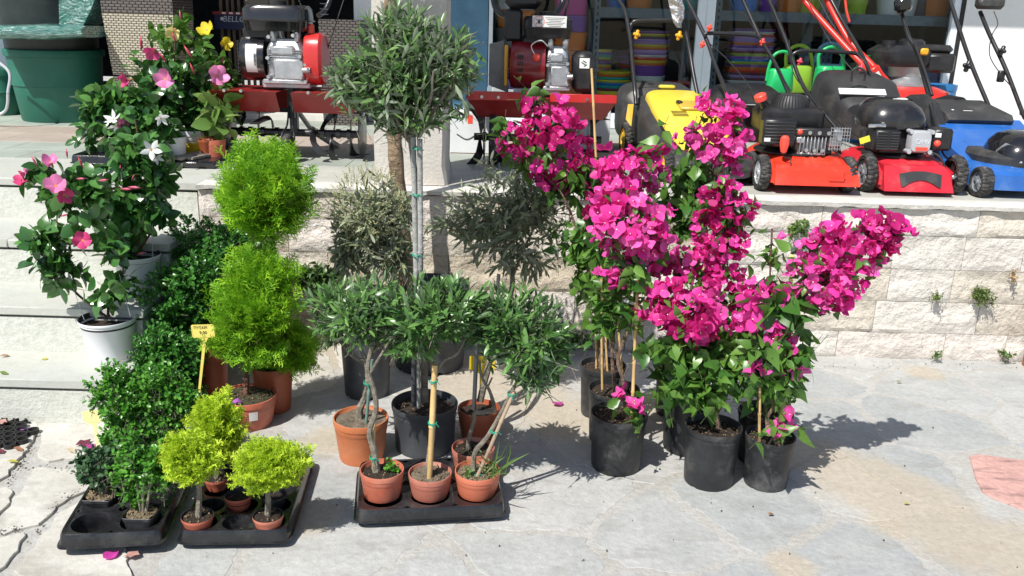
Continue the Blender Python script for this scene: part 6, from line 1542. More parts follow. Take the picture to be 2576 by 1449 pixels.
stems(t9, [[(1182, 1150, Yc, .010), (1178, 1110, Yc, .008), (1192, 1060, Yc, .007), (1195, 1040, Yc, .008), (1225, 1036, Yc, .008), (1243, 1030, Yc, .008), (1232, 985, Yc, .006), (1212, 950, Yc, .005), (1205, 910, Yc, .004), (1185, 880, Yc, .003)], [(1214, 950, Yc, .004), (1235, 900, Yc, .003), (1240, 850, Yc, .003)], [(1226, 975, Yc, .004), (1238, 950, Yc, .003)]], bark['olive'], 'trunk')
add_foliage(t9, [crown(NP, *ell(1215, 800, 70, 60, Yc), 55, 9, .1, .055, up=.4)], OL, LM['olive2'], bark['olive'], tw=.003, nobj=80)

# ================================================================ CYPRESS
def cypress(par, crs, T, m, n_per, tw=.003, tm=None, md=None):
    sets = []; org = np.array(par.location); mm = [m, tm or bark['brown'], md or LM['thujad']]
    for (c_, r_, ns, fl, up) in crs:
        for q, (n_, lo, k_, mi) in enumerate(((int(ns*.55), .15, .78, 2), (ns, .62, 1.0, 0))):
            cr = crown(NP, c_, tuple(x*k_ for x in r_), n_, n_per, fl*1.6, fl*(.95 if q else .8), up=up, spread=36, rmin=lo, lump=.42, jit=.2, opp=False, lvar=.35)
            v = np.arange(len(cr[0])) % len(T)
            for k in range(len(T)): sets.append((with_m(T[k], mi), cr[0][v == k], cr[1][v == k], cr[2][v == k]))
            t = twigset(cr[3][0], cr[3][1], tw); sets.append((with_m(t[0], 1),)+t[1:])
        n_ = max(8, ns//8); cr = crown(NP, c_, tuple(x*1.13 for x in r_), n_, 4, fl*1.1, fl*1.05, up=up+.25, spread=24, rmin=.93, lump=.35, jit=.15, opp=False)
        v = np.arange(len(cr[0])) % len(T)
        for k in range(len(T)): sets.append((T[k], cr[0][v == k], cr[1][v == k], cr[2][v == k]))
    return inst_mesh('foliage', sets, mm, par, org, rng=NP)
G_CY = 'potted lime green cypresses'
c, R, h = pot_px(655, 742, 1042, 950, 0.0); c.x = PY(703, 950, 3.5).x
k1 = thing('cypress', 'double balled lime cypress topiary, its upper ball is the largest round lime crown', 'cypress', c, group=G_CY)
pot(k1, .085, .2, terra['deep'], base=.8, foot=False, seed=11)
Yc = c.y
stems(k1, [[(705, 960, Yc, .013), (698, 800, Yc, .011), (688, 640, Yc, .011), (682, 520, Yc, .009)]], bark['brown'], 'trunk')
s = mpp(Yc)
cypress(k1, [(PY(672, 495, Yc), (100*s, 104*s, 96*s), 280, .072, .75), (PY(716, 882, Yc), (66*s, 60*s, 62*s), 100, .07, .1)], FR, LM['thuja'], 7)
k2, c, R, h = potted('cypress', 'lime green cypress standard with oval head in the wide orange pot with mossy soil', 'cypress', (548, 701, 1090, 1022), terra['brick'], G_CY, base=.80, foot=False, seed=12, soil=soils, fill=.94, chips=60, rim=.025)
Yc = c.y; s = mpp(Yc)
stems(k2, [[(619, 998, Yc, .012), (622, 930, Yc, .010), (624, 870, Yc, .010), (640, 760, Yc, .007), (645, 680, Yc, .004)], [(610, 1005, Yc, .011), (608, 985, Yc, .010)]], bark['brown'], 'trunk')
cypress(k2, [(PY(648, 775, Yc), (86*s, 84*s, 96*s), 230, .070, .9), (PY(655, 690, Yc), (60*s, 60*s, 55*s), 70, .07, .9), (PY(622, 860, Yc), (74*s, 60*s, 45*s), 70, .068, .0)], FR, LM['thuja'], 7)
MB().lathe([(R*.965, h*.35), (R*.985, h*.62)], 60, cap=False).v and None
lb_ = MB().lathe([(R*.915, h*.42), (R*.955, h*.72)], 60, cap=False); lb_.f = [f for f in lb_.f if all(lb_.v[i][1] < -R*.5 and lb_.v[i][0] > R*.25 and lb_.v[i][0] < R*.62 for i in f)]; lb_.m = [0]*len(lb_.f); lb_.build('sticker', lab, k2)
o_ = MB().hull([(0, 0, 0), (.016, .004, .012), (-.014, .006, .014), (.008, -.012, .016), (-.008, -.012, .008), (.002, .014, .02), (.02, -.006, .004), (-.02, 0, .004)]).build('fallen_flower', ptl['violet'], None, Vector((PY(595, 1012, Yc-.09).x, Yc-.09, h*.97)), smooth=None); tag(o_, 'violet fallen flower on the mossy soil of the wide orange pot', 'flower')
# tray of three golden dwarf cypresses
p0 = PG(461, 1340, .062); trG = tray('plant_tray', 'long black tray with golden dwarf cypresses, front left of the middle', Vector((-1.0, 2.37, 0)), .318, .50, 3, 5, z=.062, rz=rad(4.5), cr=.045)
def gold(label, box, crn, stem_px, top, seed, m=terra['brick']):
    cc_, R, h = pot_px(*box, .048); h = max(h, .035); t = thing('cypress', label, 'cypress', cc_, group=G_CY); pot(t, R, h, m, base=.78, foot=False, seed=seed, soil=soilm, inside=inpot, rim=.012, chips=20, groove=False)
    Yc = cc_.y; s = mpp(Yc); cx_, cy_, rx, ry = crn
    stems(t, [[(stem_px, top[0], Yc, .010), (stem_px+2, (top[0]+top[1])/2, Yc, .009), (stem_px, top[1], Yc, .008), (cx_, cy_, Yc, .004)]], bark['olive'], 'trunk')
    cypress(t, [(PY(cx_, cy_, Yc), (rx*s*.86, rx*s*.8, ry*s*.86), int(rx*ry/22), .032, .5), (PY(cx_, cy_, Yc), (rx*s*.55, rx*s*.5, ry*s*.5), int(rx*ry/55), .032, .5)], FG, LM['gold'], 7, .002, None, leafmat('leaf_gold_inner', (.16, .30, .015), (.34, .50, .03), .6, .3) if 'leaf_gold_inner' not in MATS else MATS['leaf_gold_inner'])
gold('golden dwarf cypress ball in the front left cup of its tray', (454, 543, 1345, 1318), (478, 1152, 72, 75), 499, (1300, 1215), 21)
gold('golden dwarf cypress ball in the front right cup of its tray', (633, 718, 1345, 1316), (675, 1170, 88, 80), 673, (1295, 1230), 22)
gold('tallest golden dwarf cypress behind the two small balls on the tray', (512, 580, 1240, 1215), (545, 1075, 80, 92), 545, (1205, 1160), 23)
for bx_, lb in (((563, 639, 1290, 1262), 'empty looking terracotta pot in the middle of the golden cypress tray'), ((655, 725, 1285, 1260), 'black rimmed pot behind the right golden ball on the tray')):
    cc_, R, h = pot_px(*bx_, .048); t = thing('flower_pot', lb, 'pot', cc_, group='spare pots on the tray'); pot(t, R, max(h, .035), terra['brick'] if bx_[0] < 600 else blackpot, base=.78, foot=False, inside=inpot, rim=.012, groove=False, fill=.6)

# ================================================================ BOX
G_BX = 'box shrubs by the steps'
def boxbush(par, crs, m, leaf=.017, L=.05, k=9, tw=.0015, nobj=0):
    cr = []
    for (c_, r_, ns, up) in crs: cr.append(crown(NP, c_, r_, ns, k, L, leaf, up=up, spread=62, rmin=.62, lump=.5, jit=.4))
    return add_foliage(par, cr, BX, m, bark['olive'], tw, nobj=nobj)
def boxpot(label, px, Y, R, h, m, crn, seed, lm, n, leaf=.017, up=.5):
    c_ = Vector((PY(px, 900, Y).x, Y, 0)); t = thing('box_shrub', label, 'box shrub', c_, group=G_BX); pot(t, R, h, m, base=.8, foot=False, seed=seed)
    s = mpp(Y); L_ = []
    for (cx_, cy_, rx, ry, q) in crn: L_.append((PY(cx_, cy_, Y), (rx*s, rx*s*.9, ry*s), int(n*q), up)); L_.append((PY(cx_, cy_, Y), (rx*s*.7, rx*s*.65, ry*s*.7), int(n*q*.4), up))
    boxbush(t, L_, lm, leaf); stems(t, [[(px, 1000, Y, .012), (px, crn[0][1], Y, .008)]], bark['olive'], 'trunk'); return t
boxpot('dark green box shrub, rearmost beside the steps under the lime cypress ball', 545, 3.92, .09, .2, terra['deep'], [(545, 622, 102, 72, 1), (530, 720, 100, 70, .7)], 31, LM['box'], 460, .022)
boxpot('dark green box shrub, second from the back beside the steps', 480, 3.62, .08, .15, terra['deep'], [(476, 755, 100, 80, 1), (500, 690, 80, 50, .5), (460, 840, 92, 66, .8)], 32, LM['box'], 440, .022)
boxpot('dark green box shrub, third from the back beside the steps, behind the price tag', 430, 3.34, .06, .1, terra['deep'], [(425, 885, 94, 80, 1), (430, 970, 88, 66, .9)], 33, LM['box'], 420, .021)
o_c = Vector((PY(525, 930, 3.45).x, 3.5, 0)); t = thing('flower_pot', 'tall brown pot in shade between the third box shrub and the lime cypress', 'pot', o_c); pot(t, .07, .27, terra['deep'], base=.8, foot=False, fill=.93)
p0 = PG(190, 1352, .075); trB = tray('plant_tray', 'split black tray with square potted box plants, front left corner of the display', Vector((-1.335, 2.30, 0)), .285, .56, 2, 4, z=.08, rz=rad(8.5), cr=.060)
def sqpot(par, W, h, m, so_, chips, seed, fill=.9):
    mb = MB(); mb.loft([sring((0, 0), W*.78, W*.78, 0, 9, 32), sring((0, 0), W*.94, W*.94, h-.014, 9, 32), sring((0, 0), W*.97, W*.97, h-.013, 9, 32), sring((0, 0), W, W, h-.002, 9, 32), sring((0, 0), W*.97, W*.97, h, 9, 32), sring((0, 0), W*.92, W*.92, h-.01, 9, 32), sring((0, 0), W*.9, W*.9, h*fill-.004, 9, 32)], cap=False); o = mb.build('pot', m, par); soil_disc(o, W*.98, h*fill, so_, seed, chips)
def sqbox(label, xl, xr, yb, yr, crn, seed, so_, chips, leaf, lm, n):
    c_, R, h = pot_px(xl, xr, yb, yr, .05); h = max(.045, h); t = thing('box_shrub', label, 'box shrub', c_, group=G_BX); sqpot(t, R*.94, h, blackpot, so_, chips, seed)
    Yc = c_.y; s = mpp(Yc); L_ = []
    for (cx_, cy_, rx, ry, q) in crn: L_.append((PY(cx_, cy_, Yc+.02), (rx*s, rx*s*.8, ry*s), int(n*q), .6))
    cr = [crown(NP, a, b, ns, 9, .06, leaf, up=up, spread=62, rmin=.35, lump=.4, jit=.45) for a, b, ns, up in L_]
    add_foliage(t, cr, BX, lm, bark['olive'], .0016, nobj=150)
    px = (xl+xr)/2; stems(t, [[(px+q, yr-18, Yc, .005), (px+q*2, yr-60, Yc, .004), (crn[0][0]+q*3, crn[0][1]+20, Yc, .003)] for q in (-6, 0, 7)], bark['olive'], 'stem'); return t
sqbox('small grey green box plant in a square pot topped with gravel', 214, 302, 1290, 1262, [(248, 1180, 60, 50, .45), (228, 1160, 44, 44, .25), (270, 1140, 40, 40, .2)], 41, soilg, 90, .022, leafmat('leaf_box_greyish', (.03, .085, .03), (.08, .16, .07), .4, .2), 150)
sqbox('small bright box plant in the front right pot of the split tray', 314, 406, 1345, 1308, [(362, 1180, 54, 76, .6), (345, 1240, 38, 44, .25), (395, 1150, 44, 54, .35), (330, 1130, 44, 54, .45), (310, 1190, 34, 44, .25), (410, 1200, 30, 40, .2)], 42, soilg, 70, .019, LM['boxl'], 150)
c_ = Vector((PY(365, 1150, 2.86).x, 2.90, 0)); t = thing('box_shrub', 'big bright green box shrub in the split tray, before the bottom step', 'box shrub', c_, group=G_BX); c_.z = .01
sqpot(t, .06, .08, blackpot, soilm, 40, 43); s = mpp(2.9)
cr = [crown(NP, PY(a, b, 2.9), (rx*s, rx*s*.7, ry*s), n_, 10, .065, .019, up=.6, spread=62, rmin=.45, lump=.35, jit=.4) for a, b, rx, ry, n_ in ((298, 985, 76, 66, 150), (390, 985, 84, 75, 170), (330, 1060, 92, 70, 160), (425, 1050, 66, 66, 110), (455, 1000, 50, 60, 70), (300, 1110, 56, 40, 70), (430, 1125, 44, 40, 50), (290, 938, 56, 30, 50), (380, 1120, 60, 50, 70))]
add_foliage(t, cr, BX, LM['boxl'], bark['olive'], .0018, nobj=280)
c_ = Vector((PY(395, 1225, 2.72).x, 2.75, .016)); t = thing('flower_pot', 'shaded square black pot behind the front box plant', 'pot', c_); sqpot(t, .062, .09, blackpot, soilg, 60, 44)

# ================================================================ PRICE TAGS
tagy = mat('tag_yellow2', (.80, .66, .16), .45, var=.03); tago = mat('tag_amber', (.78, .58, .03), .45, var=.03)
def price_tag(label, a, W, H, Y, stem_to, m, lines=(), tilt=0, sw=.012):
    c_ = PY(*a, Y); t = thing('price_tag', label, 'price tag', c_, group='yellow plant tags'); t.rotation_euler = (0, rad(tilt), 0)
    mb = MB().hull([(sx*(W/2-.004*(kz == 0)), y, sz*(H/2-.004*(kz == 1))) for sx in (-1, 1) for sz in (-1, 1) for kz in (0, 1) for y in (-.001, .001)])
    mb.build('plate', m, t, smooth=None)
    e = PY(*stem_to, Y+.01)-c_; e = Matrix.Rotation(-rad(tilt), 3, 'Y') @ e
    MB().hull([(-sw*1.5, -.001, -H/2+.001), (sw*1.5, -.001, -H/2+.001), (-sw*1.5, .001, -H/2+.001), (sw*1.5, .001, -H/2+.001), (-sw*.5, -.001, -H/2-.018), (sw*.5, -.001, -H/2-.018), (-sw*.5, .001, -H/2-.018), (sw*.5, .001, -H/2-.018)]).hull([(-sw*.5, -.001, -H/2-.015), (sw*.5, -.001, -H/2-.015), (-sw*.5, .001, -H/2-.015), (sw*.5, .001, -H/2-.015), (e.x-sw*.4, .0, e.z), (e.x+sw*.4, .0, e.z), (e.x, .002, e.z)]).build('spike', m, t, smooth=None)
    for (s_, size, x, z) in lines: text(s_, size, ink, t, (x, -.0018, z), (rad(90), 0, 0), 'lettering', .0004)
    mb = MB(); b_ = .002
    for sx in (-1, 1): mb.box((sx*(W/2-.002), -.0015, 0), (b_, .001, H-.01))
    mb.box((0, -.0015, H/2-.002), (W-.01, .001, b_)); mb.build('raised_rim', m, t, smooth=None)
price_tag('yellow price tag reading ΓΙΥΞΑΡΙ 9,00 between the box shrubs and the lime cypress', (511, 833), .088, .052, 3.16, (503, 985), tagy, (('ΠΥΞΑΡΙ', .0145, -.008, .014), ('9,00', .017, .0, -.006)), -3)
price_tag('amber price tag reading ΕΛΙΑ 14,5 in shade above the olive pots of the tray', (1213, 914), .104, .060, 3.36, (1211, 1030), tago, (('ΕΛΙΑ', .019, -.012, .008), ('14,5', .019, .024, -.008)), 1, .018)
price_tag('blank pale yellow tag stuck in the left of the box plant tray', (232, 1048), .066, .048, 2.98, (250, 1130), mat('tag_pale', (.84, .76, .32), .45, var=.03), (), -8, .012)
o_ = thing('plant_label', 'narrow yellow strip label hanging in the right bougainvillea', 'label', PY(1991, 680, 2.98)); MB().loft([[(-.009, 0, -.056), (.006, 0, -.056), (.006, .001, -.056), (-.009, .001, -.056)], [(-.006, -.004, 0), (.009, -.004, 0), (.009, -.003, 0), (-.006, -.003, 0)], [(-.011, 0, .056), (.003, 0, .056), (.003, .001, .056), (-.011, .001, .056)]]).build('strip', mat('tag_lemon', (.85, .82, .25), .5, var=.03), o_, smooth=None); o_.rotation_euler = (0, rad(-4), 0)
o_ = thing('plant_label', 'white strip label looped round the canes of the front left bougainvillea', 'label', PY(1590, 758, 2.98)); MB().loft([[(-.035, 0, .006), (-.03, .004, -.004), (-.03, .006, -.004), (-.035, .002, .006)], [(0, -.01, .002), (0, -.008, -.010), (0, -.006, -.010), (0, -.008, .002)], [(.03, -.005, -.006), (.03, -.002, -.02), (.03, 0, -.02), (.03, -.003, -.006)]]).build('strip', lab, o_)

# ================================================================ BOUGAINVILLEAS
G_BO = 'bougainvilleas in black pots'
def bougain(par, flowers, leaves, mix=('mag', 'pink'), leaf=.058, size=.034, lm='boug'):
    """flowers: (px, py, rx, ry, Y[, density[, mat]]); leaves the same"""
    org = np.array(par.location); left = 290; tot = []
    for f in flowers:
        px, py, rx, ry, Y = f[:5]; den = f[5] if len(f) > 5 else 1; mk = f[6] if len(f) > 6 else None
        c_, r_ = ell(px, py, rx, ry, Y); n = max(5, int(math.pi*rx*ry/270*den)); d = rdirs(NP, n)
        d[:, 1] = -np.abs(d[:, 1])*.9+NP.uniform(0, .5, n)*(NP.random(n) < .35)*2; d /= np.linalg.norm(d, axis=1, keepdims=True)
        lf = lumpf(NP, d, .6); P = np.array(c_)+d*np.array(r_)*(NP.uniform(.30, 1.18, n)**.6*lf)[:, None]
        R = frames(d+NP.normal(size=(n, 3))*.45+np.array([0, -.15, .35]), rdirs(NP, n)); Sc = size*NP.uniform(.6, 1.3, n)
        k = NP.random(n)
        for i in range(n): tot.append((P[i], R[i], Sc[i], mk or (mix[0] if k[i] < .62 else mix[1])))
    NP2 = np.random.default_rng(5); idx = NP2.permutation(len(tot))
    ob = idx[:left]; rest = idx[left:]; me = {}
    for k, i in enumerate(ob):
        P, R, s_, mk = tot[i]; v = k % len(BF)
        if (mk, v) not in me: me[(mk, v)] = mesh_of('flower', BF[v], [BR[mk], fwh, fgr])
        inst_objs('flower', me[(mk, v)], P[None], R[None], np.array([s_]), par, org)
    for mk in BR:
        q = [tot[i] for i in rest if tot[i][3] == mk]
        if len(q) > 3:
            P = np.array([a[0] for a in q]); R = np.array([a[1] for a in q]); s_ = np.array([a[2] for a in q]); v = np.arange(len(q)) % 5
            inst_mesh('flower_mass', [(BF[k], P[v == k], R[v == k], s_[v == k]) for k in range(5)], [BR[mk], fwh, fgr], par, org, rng=NP)
    cr = []
    for f in flowers:
        if f[2] > 24: cr.append(crown(NP, *ell(f[0], f[1], f[2]*1.05, f[3]*1.05, f[4]), max(2, int(f[2]*f[3]/420)), 5, .08, .042, up=.3, spread=70, rmin=.75, lump=.5, jit=.5, opp=False))
    for f in leaves:
        px, py, rx, ry, Y = f[:5]; den = f[5] if len(f) > 5 else 1; lf = f[6] if len(f) > 6 else leaf
        c_, r_ = ell(px, py, rx, ry, Y); cr.append(crown(NP, c_, r_, max(4, int(math.pi*rx*ry/650*den)), 5, .10, lf, up=.1, spread=75, rmin=.3, lump=.3, droop=.35, jit=.5, opp=False, lvar=.35))
    if cr: add_foliage(par, cr, BV, LM[lm], stemg, .0022, nobj=230)
def bpot(label, box, seed, h=None, **k):
    c_, R, hh = pot_px(*box, 0.0); hh = h or hh; t = thing('bougainvillea', label, 'bougainvillea', c_, group=G_BO); pot(t, R, hh, blackpot, base=.86, seed=seed, soil=soilm, chips=50, fill=.90, rim=.022, **k); return t, c_, R, hh
b3, c3, R3, h3 = bpot('tall crimson magenta bougainvillea, farthest left, in the rear left black pot', (1455, 1578, 1060, 939), 51)
Y = c3.y
stems(b3, [[(1512, 935, Y, .008), (1500, 800, Y, .007), (1470, 640, Y, .006), (1430, 520, Y+.03, .005), (1390, 400, Y+.05, .004), (1375, 290, Y+.05, .003)], [(1520, 935, Y, .006), (1530, 820, Y, .005), (1505, 700, Y, .004), (1490, 560, Y, .003)], [(1430, 520, Y, .004), (1400, 470, Y, .003), (1320, 400, Y, .002)]], bark['boug'])
cane(b3, (1528, 940, Y-.02), (1488, 172, Y), .0048, None, 9); cane(b3, (1500, 935, Y), (1496, 560, Y), .0045, None, 6)
bougain(b3, [(1372, 370, 92, 72, Y+.05), (1395, 300, 55, 42, Y+.05), (1345, 262, 24, 20, Y+.05, 1.2, 'red'), (1300, 350, 46, 46, Y+.05, .8), (1395, 425, 72, 34, Y+.05), (1465, 380, 24, 36, Y+.05, .8), (1480, 490, 26, 42, Y, .8), (1505, 470, 25, 20, Y, .8)], [(1430, 460, 80, 50, Y+.06, 1.1), (1470, 600, 62, 80, Y+.03, 1.4), (1490, 700, 60, 60, Y+.02, 1), (1330, 420, 50, 30, Y+.05, .6), (1275, 330, 30, 50, Y+.08, .7), (1400, 330, 70, 60, Y+.08, .5), (1350, 250, 30, 30, Y+.06, .8), (1450, 430, 70, 40, Y, .8)], ('mag', 'red'))
b2, c2, R2, h2 = bpot('bougainvillea with a flat magenta head, middle pot of the left black row', (1474, 1613, 1128, 1003), 52)
Y = c2.y
stems(b2, [[(1548, 985, Y, .008), (1540, 880, Y, .007), (1560, 760, Y+.02, .006), (1580, 620, Y+.05, .005), (1590, 470, Y+.08, .004)], [(1540, 870, Y, .006), (1515, 790, Y, .004), (1520, 680, Y, .003)]], bark['boug'])
cane(b2, (1515, 980, Y-.03), (1512, 560, Y-.02), .0048, None, 6); cane(b2, (1570, 985, Y), (1538, 650, Y+.02), .0045, None, 5)
bougain(b2, [(1585, 430, 82, 46, Y+.08), (1520, 430, 26, 30, Y+.08, .8), (1610, 480, 30, 26, Y+.08, .8), (1640, 430, 34, 34, Y+.08, .8), (1650, 380, 18, 14, Y+.08, .8, 'red'), (1530, 510, 30, 34, Y+.05, .7)], [(1570, 500, 80, 40, Y+.1, .7), (1520, 760, 45, 80, Y, 1.0), (1515, 640, 40, 60, Y, .9), (1650, 370, 30, 20, Y+.08, .8)], ('mag', 'pink'))
b1, c1_, R1, h1 = bpot('bougainvillea with the big central magenta head, front left black pot', (1478, 1633, 1201, 1069), 53)
Y = c1_.y
stems(b1, [[(1573, 1050, Y, .008), (1568, 960, Y, .007), (1555, 900, Y, .007), (1590, 800, Y, .006), (1598, 700, Y+.02, .005), (1600, 600, Y+.03, .004)], [(1556, 905, Y, .006), (1538, 860, Y, .005), (1542, 790, Y, .003)], [(1568, 950, Y, .003), (1580, 920, Y, .002)]], bark['boug'])
cane(b1, (1590, 1055, Y-.03), (1605, 690, Y-.02), .0065, None, 5)
bougain(b1, [(1592, 560, 88, 60, Y+.03), (1585, 620, 72, 50, Y+.03, 1, 'pink'), (1560, 500, 45, 32, Y+.03, .8), (1600, 660, 44, 32, Y+.02), (1535, 690, 32, 22, Y, .9), (1660, 590, 38, 34, Y+.03, .9), (1552, 985, 13, 12, Y-.02, 1.2, 'pink'), (1606, 1025, 15, 12, Y-.1, 1.2, 'pink')], [(1590, 700, 60, 40, Y, 1.2), (1560, 780, 60, 60, Y, .9), (1520, 820, 30, 40, Y, .8), (1605, 1040, 14, 12, Y-.1, 2), (1620, 560, 60, 60, Y+.08, .5)], ('mag', 'pink'))
b8, c8, R8, h8 = bpot('upright bougainvillea with a pink head against the bright red mower', (1645, 1775, 1060, 940), 54)
Y = c8.y
stems(b8, [[(1712, 930, Y, .008), (1735, 760, Y, .007), (1755, 600, Y, .006), (1775, 480, Y, .005), (1800, 380, Y, .004), (1820, 300, Y, .003)], [(1755, 600, Y, .005), (1735, 520, Y, .004), (1770, 430, Y, .003)]], bark['boug'])
cane(b8, (1754, 940, Y), (1782, 480, Y), .0048, None, 7)
bougain(b8, [(1812, 292, 60, 45, Y), (1835, 340, 42, 40, Y), (1745, 345, 26, 26, Y, .9, 'pink'), (1718, 348, 26, 24, Y, .9, 'pink'), (1800, 375, 62, 32, Y, 1, 'pink'), (1830, 410, 36, 30, Y, 1, 'pink'), (1845, 380, 30, 40, Y)], [(1765, 430, 55, 50, Y, 1.2, .062), (1715, 520, 60, 62, Y, 1.3, .07), (1720, 440, 40, 50, Y, .8, .065), (1790, 500, 50, 60, Y, .8)], ('mag', 'pink'))
b4, c4, R4, h4 = bpot('bougainvillea with crimson heads on a dark stem right of the big central head', (1662, 1812, 1153, 1022), 55)
Y = c4.y
stems(b4, [[(1770, 1000, Y, .008), (1790, 840, Y, .007), (1815, 700, Y, .006), (1838, 560, Y, .005), (1850, 470, Y, .004)], [(1700, 1005, Y, .008), (1702, 940, Y, .007), (1705, 880, Y, .005)]], mat('stem_dark', (.05, .025, .02), .7, var=.2))
cane(b4, (1722, 1010, Y), (1756, 760, Y), .005, None, 4)
bougain(b4, [(1860, 520, 36, 36, Y), (1785, 500, 34, 34, Y, .8, 'red'), (1820, 470, 36, 26, Y, .7), (1770, 560, 30, 34, Y, .8), (1800, 620, 52, 52, Y), (1745, 630, 52, 42, Y, 1, 'pink'), (1800, 700, 62, 48, Y), (1830, 580, 26, 34, Y, .8), (1840, 750, 30, 50, Y, .8, 'red'), (1660, 640, 32, 26, Y, 1, 'pink'), (1700, 680, 50, 36, Y)], [(1820, 530, 50, 60, Y+.05, 1.1, .06), (1790, 860, 90, 80, Y, 1.2), (1800, 780, 60, 60, Y+.05, .8), (1700, 940, 60, 70, Y, 1), (1855, 560, 30, 60, Y+.04, .7)], ('mag', 'red'))
b5, c5, R5, h5 = bpot('low dense bougainvillea with a coral magenta head in the large front middle black pot', (1715, 1869, 1239, 1101), 56)
Y = c5.y
stems(b5, [[(1810, 1085, Y, .011), (1800, 1040, Y, .009), (1785, 980, Y, .007), (1760, 880, Y, .006), (1730, 800, Y, .004)], [(1800, 1045, Y, .007), (1830, 990, Y, .005), (1845, 930, Y, .003)]], bark['boug'])
bougain(b5, [(1722, 795, 84, 56, Y+.03), (1750, 830, 46, 36, Y, 1, 'red'), (1670, 770, 46, 32, Y+.04, .9), (1690, 730, 46, 30, Y+.05, .8), (1780, 760, 36, 40, Y+.03, .9, 'pink')], [(1740, 960, 88, 62, Y, 1.1), (1820, 940, 80, 70, Y, 1.0, .06), (1700, 870, 60, 50, Y+.03, 1.2), (1780, 890, 80, 50, Y+.03, 1.1), (1800, 1005, 44, 26, Y-.03, .7), (1640, 870, 24, 26, Y+.05, 1.1), (1680, 990, 40, 36, Y, .9)], ('mag', 'red'), lm='boug')
b7, c7, R7, h7 = bpot('leafy bougainvillea with few flowers behind the front right black pot', (1850, 1997, 1180, 1063), 57)
Y = c7.y
stems(b7, [[(1925, 1040, Y, .007), (1915, 930, Y, .006), (1890, 850, Y, .004)]], bark['boug'])
bougain(b7, [(1885, 820, 26, 22, Y, 1), (1950, 820, 22, 20, Y, .9)], [(1900, 880, 62, 60, Y, 1.2), (1930, 960, 70, 50, Y, 1.2), (1900, 790, 45, 45, Y, .7)], ('mag', 'red'))
b6, c6, R6, h6_ = bpot('bougainvillea with a long arching magenta spray, front right black pot', (1868, 2003, 1241, 1122), 58)
Y = c6.y-.1
stems(b6, [[(1935, 1095, Y, .009), (1930, 1050, Y, .007), (1945, 1020, Y, .007), (1935, 960, Y, .006), (1930, 880, Y, .005), (1940, 800, Y, .005), (1960, 740, Y, .004)], [(1950, 760, Y, .004), (2010, 740, Y, .004), (2090, 690, Y, .003), (2180, 620, Y, .003), (2240, 570, Y, .002)], [(1950, 1030, Y, .002), (1975, 1045, Y-.04, .002), (1985, 1065, Y-.05, .0015)]], bark['boug'])
cane(b6, (1910, 1110, Y-.02), (1914, 900, Y-.02), .005, None, 3); cane(b6, (1930, 900, Y), (1942, 575, Y), .0032, bark['brown'], 4)
bougain(b6, [(2050, 630, 52, 42, Y), (2100, 600, 56, 42, Y), (2150, 590, 56, 44, Y), (2200, 575, 44, 34, Y, 1, 'red'), (2205, 620, 46, 44, Y, 1, 'red'), (2150, 660, 60, 42, Y), (2080, 700, 66, 46, Y), (2110, 740, 56, 30, Y), (2060, 765, 32, 24, Y, 1, 'pink'), (2020, 700, 26, 30, Y, 1, 'pink'), (2245, 585, 30, 34, Y, 1, 'mag'), (1900, 735, 34, 38, Y, 1), (1975, 740, 20, 22, Y, .8), (1880, 790, 24, 34, Y, .8), (1965, 865, 30, 24, Y, 1), (1993, 925, 26, 22, Y-.04, 1, 'pink'), (1972, 915, 16, 16, Y, 1, 'pink'), (1905, 930, 28, 10, Y-.04, 1, 'pink'), (1945, 820, 22, 20, Y, .9), (1975, 1060, 22, 20, Y-.07, 1.1, 'pink'), (1946, 1080, 12, 14, Y-.09, 1.2, 'pink')],
        [(1950, 960, 74, 58, Y, 1.4, .058), (1925, 870, 66, 56, Y, 1.1), (1950, 760, 56, 46, Y, .7, .085), (1990, 900, 60, 50, Y, 1, .05), (1940, 650, 30, 36, Y, .6), (1962, 1075, 18, 26, Y-.08, 1.6), (2080, 660, 90, 70, Y+.05, .25), (2015, 800, 26, 30, Y, .7)], ('mag', 'pink'))

# ================================================================ MANDEVILLAS (pink, white and yellow trumpet climbers)
G_MA = 'mandevillas on the steps and terrace'
def mandevilla(par, leaves, flowers, buds=(), lm='mand', leaf=.062, nobj=260, den=1.0):
    org = np.array(par.location); cr = []
    for f in leaves:
        px, py, rx, ry, Y = f[:5]; q = f[5] if len(f) > 5 else 1
        c_, r_ = ell(px, py, rx, ry, Y); cr.append(crown(NP, c_, r_, max(4, int(math.pi*rx*ry/760*q*den)), 7, .09, leaf, up=.15, spread=80, rmin=.35, lump=.3, droop=.3, jit=.5, lvar=.35))
    add_foliage(par, cr, OV, LM[lm], stemg, .002, nobj=nobj)
    for i, (px, py, rpx, Y, k, dx, dz) in enumerate(flowers):
        P = np.array(PY(px, py, Y))[None]; D = np.array([[dx*1.5+rnd.uniform(-.3, .3), -.8, dz*1.3+rnd.uniform(-.1, .35)]]); s_ = rpx*mpp(Y)*.92
        inst_objs('flower', mesh_of('flower', (ST[i % 2] if k == 'white' else PW[i % 3]), [MF[k], throat, tubec if k != 'white' else fgr]), P, frames(D, rdirs(NP, 1)), np.array([s_]), par, org)
    if len(buds):
        me = mesh_of('bud', BUD, [budm])
        for (px, py, Y, dx, dz, l) in buds: inst_objs('bud', me, np.array(PY(px, py, Y))[None], frames(np.array([[dx, -.25, dz]]), rdirs(NP, 1)), np.array([l*mpp(Y)]), par, org)
def mpot(label, box, z0, m, seed, h=None, **k):
    c_, R, hh = pot_px(*box, z0); hh = h or hh; t = thing('mandevilla', label, 'mandevilla', c_, group=G_MA); pot(t, R, hh, m, base=.74, foot=False, seed=seed, soil=soilm, inside=inpot, fill=.8, rim=.012, **k); return t, c_, R, hh
